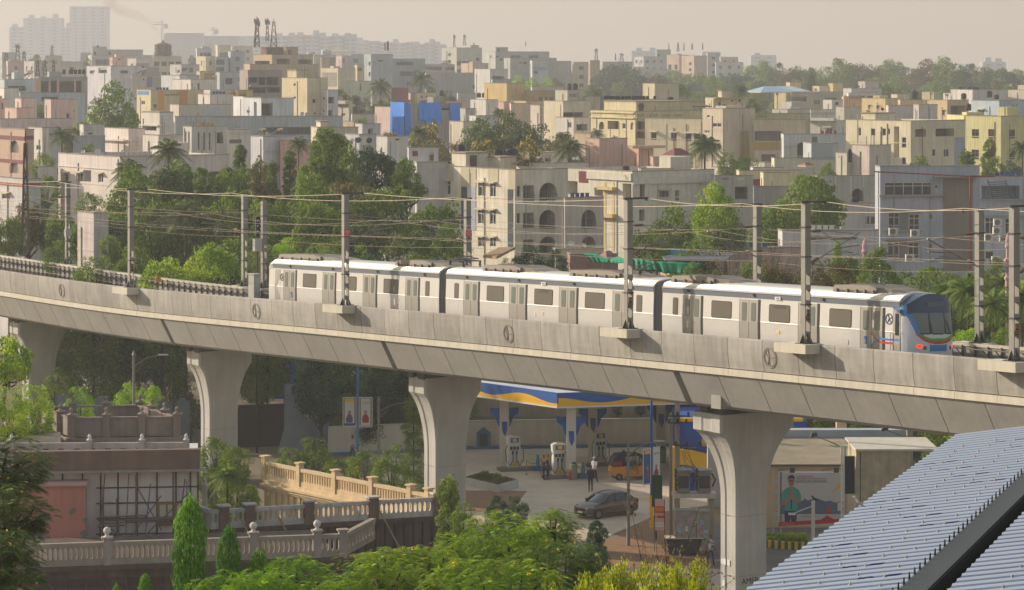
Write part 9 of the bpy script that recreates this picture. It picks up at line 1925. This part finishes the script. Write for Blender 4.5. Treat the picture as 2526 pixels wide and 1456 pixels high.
for i in range(4):
 p,q = cs[i],cs[(i+1) % 4]; dd = q-p; nn = (cc-(p+q)/2).normalized()
 if i == 2:
  mb = MB(); mb.ob(p+Vector((0,0,8.21)),dd*.42,nn*.15,(0,0,.95)); mb.ob(p+dd*.7+Vector((0,0,8.21)),dd*.3,nn*.15,(0,0,.95)); mb.build('parapet',dark_p,o)
 else: mb = MB(); mb.ob(p+Vector((0,0,8.21)),dd,nn*.15,(0,0,.95)); mb.build('parapet',dark_p,o)
 mb = MB(); mb.ob(p-nn*.07+Vector((0,0,9.162)),dd,nn*.3,(0,0,.08)); mb.ob(p-nn*.2+Vector((0,0,8.05)),dd,nn*.3,(0,0,.15)); mb.build('moulding',dark_p,o)
 m_ = 3
 for k in range(m_): c_ = p+dd*k/m_; mb = MB(); mb.cb(c_+Vector((0,0,8.75)),(.36,0,0),(0,.36,0),(0,0,1.15)); po_ = mb.build('parapet_post',dark_p,o); mb = MB(); mb.cb(c_+Vector((0,0,9.365)),(.5,0,0),(0,.5,0),(0,0,.07)); mb.lathe(c_+Vector((0,0,9.4)),[(.2,0),(.08,.1),(.06,.14)]+[(.11*math.sin(a_*.5236),.25-.11*math.cos(a_*.5236)) for a_ in range(1,6)]+[(.01,.37)],10); mb.build('finial',dark_p,po_)
# tin roofs at the left edge
for i,(x0,x1,v0,v1,z_,c_,lb) in enumerate(((-30,92,1043,1062,8.7,'C8BCA0','pale dusty tin roof at the left edge'),(-30,95,1062,1085,8.4,'7E8086','grey loose tin sheets at the left edge'),(30,150,1068,1092,8.5,'B8A890','rusty pale tin sheet in front of the dark terrace'))):
 q = [V3(x0,v1,z_),V3(x1,v1+3,z_),V3(x1,v0,z_),V3(x0,v0,z_)]; o = thing('tin_roof',lb,'roof',(q[0].x,q[0].y,0)); O = Vector((q[0].x,q[0].y,0)); mb = MB(); n_ = 22
 for k in range(n_): s0,s1 = k/n_,(k+.55)/n_; mb.prism([q[0].lerp(q[1],s0)-O,q[0].lerp(q[1],s1)-O,q[3].lerp(q[2],s1)-O,q[3].lerp(q[2],s0)-O],(0,0,.06)); s0,s1 = s1,(k+1)/n_; mb.prism([q[0].lerp(q[1],s0)-O,q[0].lerp(q[1],s1)-O,q[3].lerp(q[2],s1)-O,q[3].lerp(q[2],s0)-O],(0,0,.03))
 mb.build('corrugated_sheet',M('tin_'+c_,c_,.6,.3,var=.3,scale=1.2),o); mb = MB(); mb.prism([(p-O)*1.0+Vector((0,0,-z_-.2)) for p in (q[0],q[1],q[2],q[3])],(0,0,z_+.1)); mb.build('shed_wall',mdark,o)
# middle white balustrade block with brown posts, and the sunlit cream wing behind
z = 4.3; a,b = V3(520,1306,z),V3(1087,1272,z); o,d,n = body('dark_wing','dark board clad building under the white balustrade',a,b,1.5,z-.22,mdark); e = d.normalized(); mb = MB()
for k in range(24): mb.ob(d*(k/24)-n*.05,e*.06,n*.048,(0,0,z-.25))
mb.build('vertical_board',M('board_black',(56,46,42),.95,var=.2),o); mb = MB()
for k,zz in enumerate((2.6,2.45,2.3)): mb.tube(d*.3-n*.6+Vector((0,0,zz)),d*1.12-n*.5+Vector((0,0,zz+.2)),.05,5)
for q in (.12,.28,.72,.97): mb.tube(d*q-n*.3+Vector((0,0,4.8)),d*(q+.1)-n*1.1+Vector((0,0,2.2)),.05,5)
mb.build('bamboo_props',M('bamboo',(160,138,108),.8,var=.2),o)
balustrade(a,b,'white weathered balustrade with brown boxed posts',bwht,[.055,.165,.42,.70,.985],.98,None,mbrown,.26,mdark,1.12,.5)
balustrade(a+Vector((-1.35,2.4,0)),a,'short white balustrade return touching the mansion',bwht,[],.98,None,None,.24)
a,b = V3(1064,1268,z),V3(652,1182,z); o,d,n = body('cream_wing','sunlit cream wing with a moulded cornice',a,b,.8,z-.22,M('wing_cream',(212,186,144),.9,var=.12,streak=.15)); mb = MB(); nn = -n if n.y > 0 else n
for k,(p_,zz) in enumerate(((.35,-.3),(.25,-.45),(.15,-.58))): mb.ob(nn*0+Vector((0,0,z+zz)),d,nn*p_,(0,0,.12))
mb.build('cornice',bcrm,o); mb = MB()
for k in range(26): mb.ob(d*(k/26)+Vector((0,0,0)),d.normalized()*.3,nn*.05,(0,0,z-.6))
mb.build('pilaster',bcrm,o); balustrade(a,b,'sunlit cream balustrade with six square posts',bcrm,[.02,.12,.34,.56,.78,1],1.0,None,None,.24,bcrm,1.25,.34)
o = thing('gate_post','white ornamental gate post left of the shrubs','post',V3(505,1250,4.2)); o.location.z = 0; mb = MB(); mb.box(-.12,-.12,0,.12,.12,5.4); mb.build('shaft',bwht,o); mb = MB(); mb.lathe((0,0,5.4),[(.16,0),(.1,.1),(.13,.2),(.02,.4)],8); mb.build('finial',bwht,o)
# ================================================================ NEAR SHEET METAL ROOF, LOWER RIGHT
er = Vector((.314,.949,0)); rr_ = Vector((.949,-.314,.158)); E0 = Vector((1.80,24.7,23.3)); roofp = M('roof_sheet_blue_grey',(94,104,134),.6,.1,var=.16,scale=1.2,spec=.15); ribl = M('rib_top_highlight',(186,196,206),.35,.4,var=.05)
o = thing('sheet_roof','near blue grey corrugated metal roof with screws, ending at a dark flashing','roof',(E0.x,E0.y,0)); O = Vector((E0.x,E0.y,0))
def RP(s,w,h=0): return E0-O+er*s+rr_*w+Vector((0,0,h))
def corr(s0,s1,w0,w1,par,nm_='roof_sheet'):
 mb = MB(); p = .25; k = int(s0/p); ra,rb = [],[]
 while k*p < s1:
  for ds,h in ((0,0),(.155,0),(.18,.014),(.205,.014),(.24,0)): ra.append(RP(k*p+ds,w0,h)); rb.append(RP(k*p+ds,w1,h))
  k += 1
 q_ = len(ra); mb.rings([ra+[v-Vector((0,0,.012)) for v in ra[::-1]],rb+[v-Vector((0,0,.012)) for v in rb[::-1]]])
 for j in range(len(mb.m)):
  if j < q_-1 and j % 5 in (1,2): mb.m[j] = 1  # flank and top of each rib painted pale as its highlight
 return mb.build(nm_,[roofp,ribl],par)
corr(-4,11.8,0,1.60,o)
mb = MB(); rn = random.Random(9)
for k in range(-16,43):
 for w in ((.34,1.0) if k % 2 else (.68,1.32)):
  c_ = RP(k*.25+.197,w+rn.uniform(-.04,.04),.014); mb.tube(c_,c_+Vector((0,0,.006)),.016,8); mb.tube(c_+Vector((0,0,.006)),c_+Vector((0,0,.022)),.007,6)
s_ = mb.build('roof_screws',M('screw_zinc',(176,170,160),.4,.7),o); s_['kind'] = 'stuff'
pr = M('sheet_print_blue',(40,52,88),.95,spec=0)
for k in range(-12,43):
 if k % 3: continue
 w = .12+((k//3*7) % 4)*.3; q = lambda s,w_: RP(k*.25+s,w_,.003)
 if w > 1.25: continue
 mb = MB(); mb.quad(q(.01,w),q(.01,w+.022),q(.15,w+.022),q(.15,w)); c0 = w+.085
 for i in range(9):
  a0,a1 = i*.66-2.6,(i+1)*.66-2.6
  if i > 6: break
  mb.quad(q(.08+.07*math.cos(a0),c0+.055*math.sin(a0)),q(.08+.07*math.cos(a1),c0+.055*math.sin(a1)),q(.08+.028*math.cos(a1),c0+.025*math.sin(a1)),q(.08+.028*math.cos(a0),c0+.025*math.sin(a0)))
 mb.quad(q(.01,c0+.13),q(.01,c0+.26),q(.15,c0+.30),q(.15,c0+.17)); mb.build('printed_mark',pr,o)
# flashing with its notched edge
fl_ = M('flashing_grey_green',(70,76,78),.55,.2,var=.1); mb = MB(); mb.rings([[RP(s,1.60,.06),RP(s,1.62,.064),RP(s,1.84,.03),RP(s,1.84,.02),RP(s,1.6,.045)] for s in (-4,11.8)]); fo = mb.build('ridge_flashing',fl_,o); mb = MB()
for k in range(-16,43):
 for ds in (.10,): c0 = RP(k*.25+ds,1.60,.0); mb.prism([c0-er*.04,c0+er*.05,c0+er*.02+Vector((0,0,.12))],rr_*.012)
 c0 = RP(k*.25+.06,1.60,0); mb.prism([c0-er*.1,c0+er*.09,c0+er*.09+Vector((0,0,.06)),c0-er*.1+Vector((0,0,.06))],rr_*.01)
mb.build('notched_edge',M('notch_dark',(52,46,44),.8),fo)
mb = MB(); mb.rings([[RP(s,1.86,.02),RP(s,1.86,-.25),RP(s,2.2,-.25),RP(s,2.2,-.3),RP(s,1.84,-.3),RP(s,1.84,.02)] for s in (-4,11.8)]); mb.build('gutter',M('gutter_black',(34,34,36),.8),o)
mb = MB(); q = [RP(-4,.12),RP(11.7,.12),RP(11.7,2.2),RP(-4,2.2)]; mb.prism([Vector((p.x,p.y,-.1)) for p in q],(0,0,23.1)); mb.build('wall',M('near_building_wall',(150,146,140),.9,var=.1),o)
mb = MB(); mb.rings([[RP(s,.02,-.02),RP(s,.14,-.02),RP(s,.14,-.14),RP(s,.02,-.14)] for s in (-4,11.8)]); mb.build('eave_purlin',steel_d,o)
o2 = thing('sheet_roof','second blue grey corrugated roof beyond the dark flashing in the bottom right corner','roof',(E0.x,E0.y,0)); corr(-5,11.8,2.0,5.5,o2); mb = MB()
for k in range(-16,43):
 for w in ((2.5,3.3) if k % 2 else (2.9,3.8)): c_ = RP(k*.25+.197,w,.014); mb.tube(c_,c_+Vector((0,0,.022)),.012,6)
s_ = mb.build('roof_screws',MATS['screw_zinc'],o2); s_['kind'] = 'stuff'
mb = MB(); q = [RP(-4,2.25),RP(11.7,2.25),RP(11.7,5.4),RP(-4,5.4)]; mb.prism([Vector((p.x,p.y,-.1)) for p in q],(0,0,23.3)); mb.build('wall',MATS['near_building_wall'],o2)
q = thing('bird','small pale bird at the edge of the near metal roof','bird',RP(5.6,.05,.036)+O); mb = MB(); mb.rings([[Vector((x_,r*math.cos(a*1.047),z_+r*math.sin(a*1.047))) for a in range(6)] for x_,z_,r in ((-.05,.10,.006),(-.03,.10,.016),(0,.06,.028),(.03,.03,.02),(.08,.0,.006))]); mb.build('body',M('bird_pale',(190,180,170),.8),q)
# ================================================================ AIR
mb = MB(); mb.box(-1500,-12,-3,1900,3000,132)
m = bpy.data.materials.new('haze'); m.use_nodes = True; nt = m.node_tree; nt.nodes.remove(nt.nodes['Principled BSDF'])
pv = nt.nodes.new('ShaderNodeVolumePrincipled'); pv.inputs['Color'].default_value = (.84,.87,.94,1); pv.inputs['Density'].default_value = .00029; pv.inputs['Anisotropy'].default_value = .3
nt.links.new(pv.outputs[0],nt.nodes['Material Output'].inputs['Volume'])
tag(mb.build('haze',m),'pale dusty haze over the whole city','haze',None,'stuff')
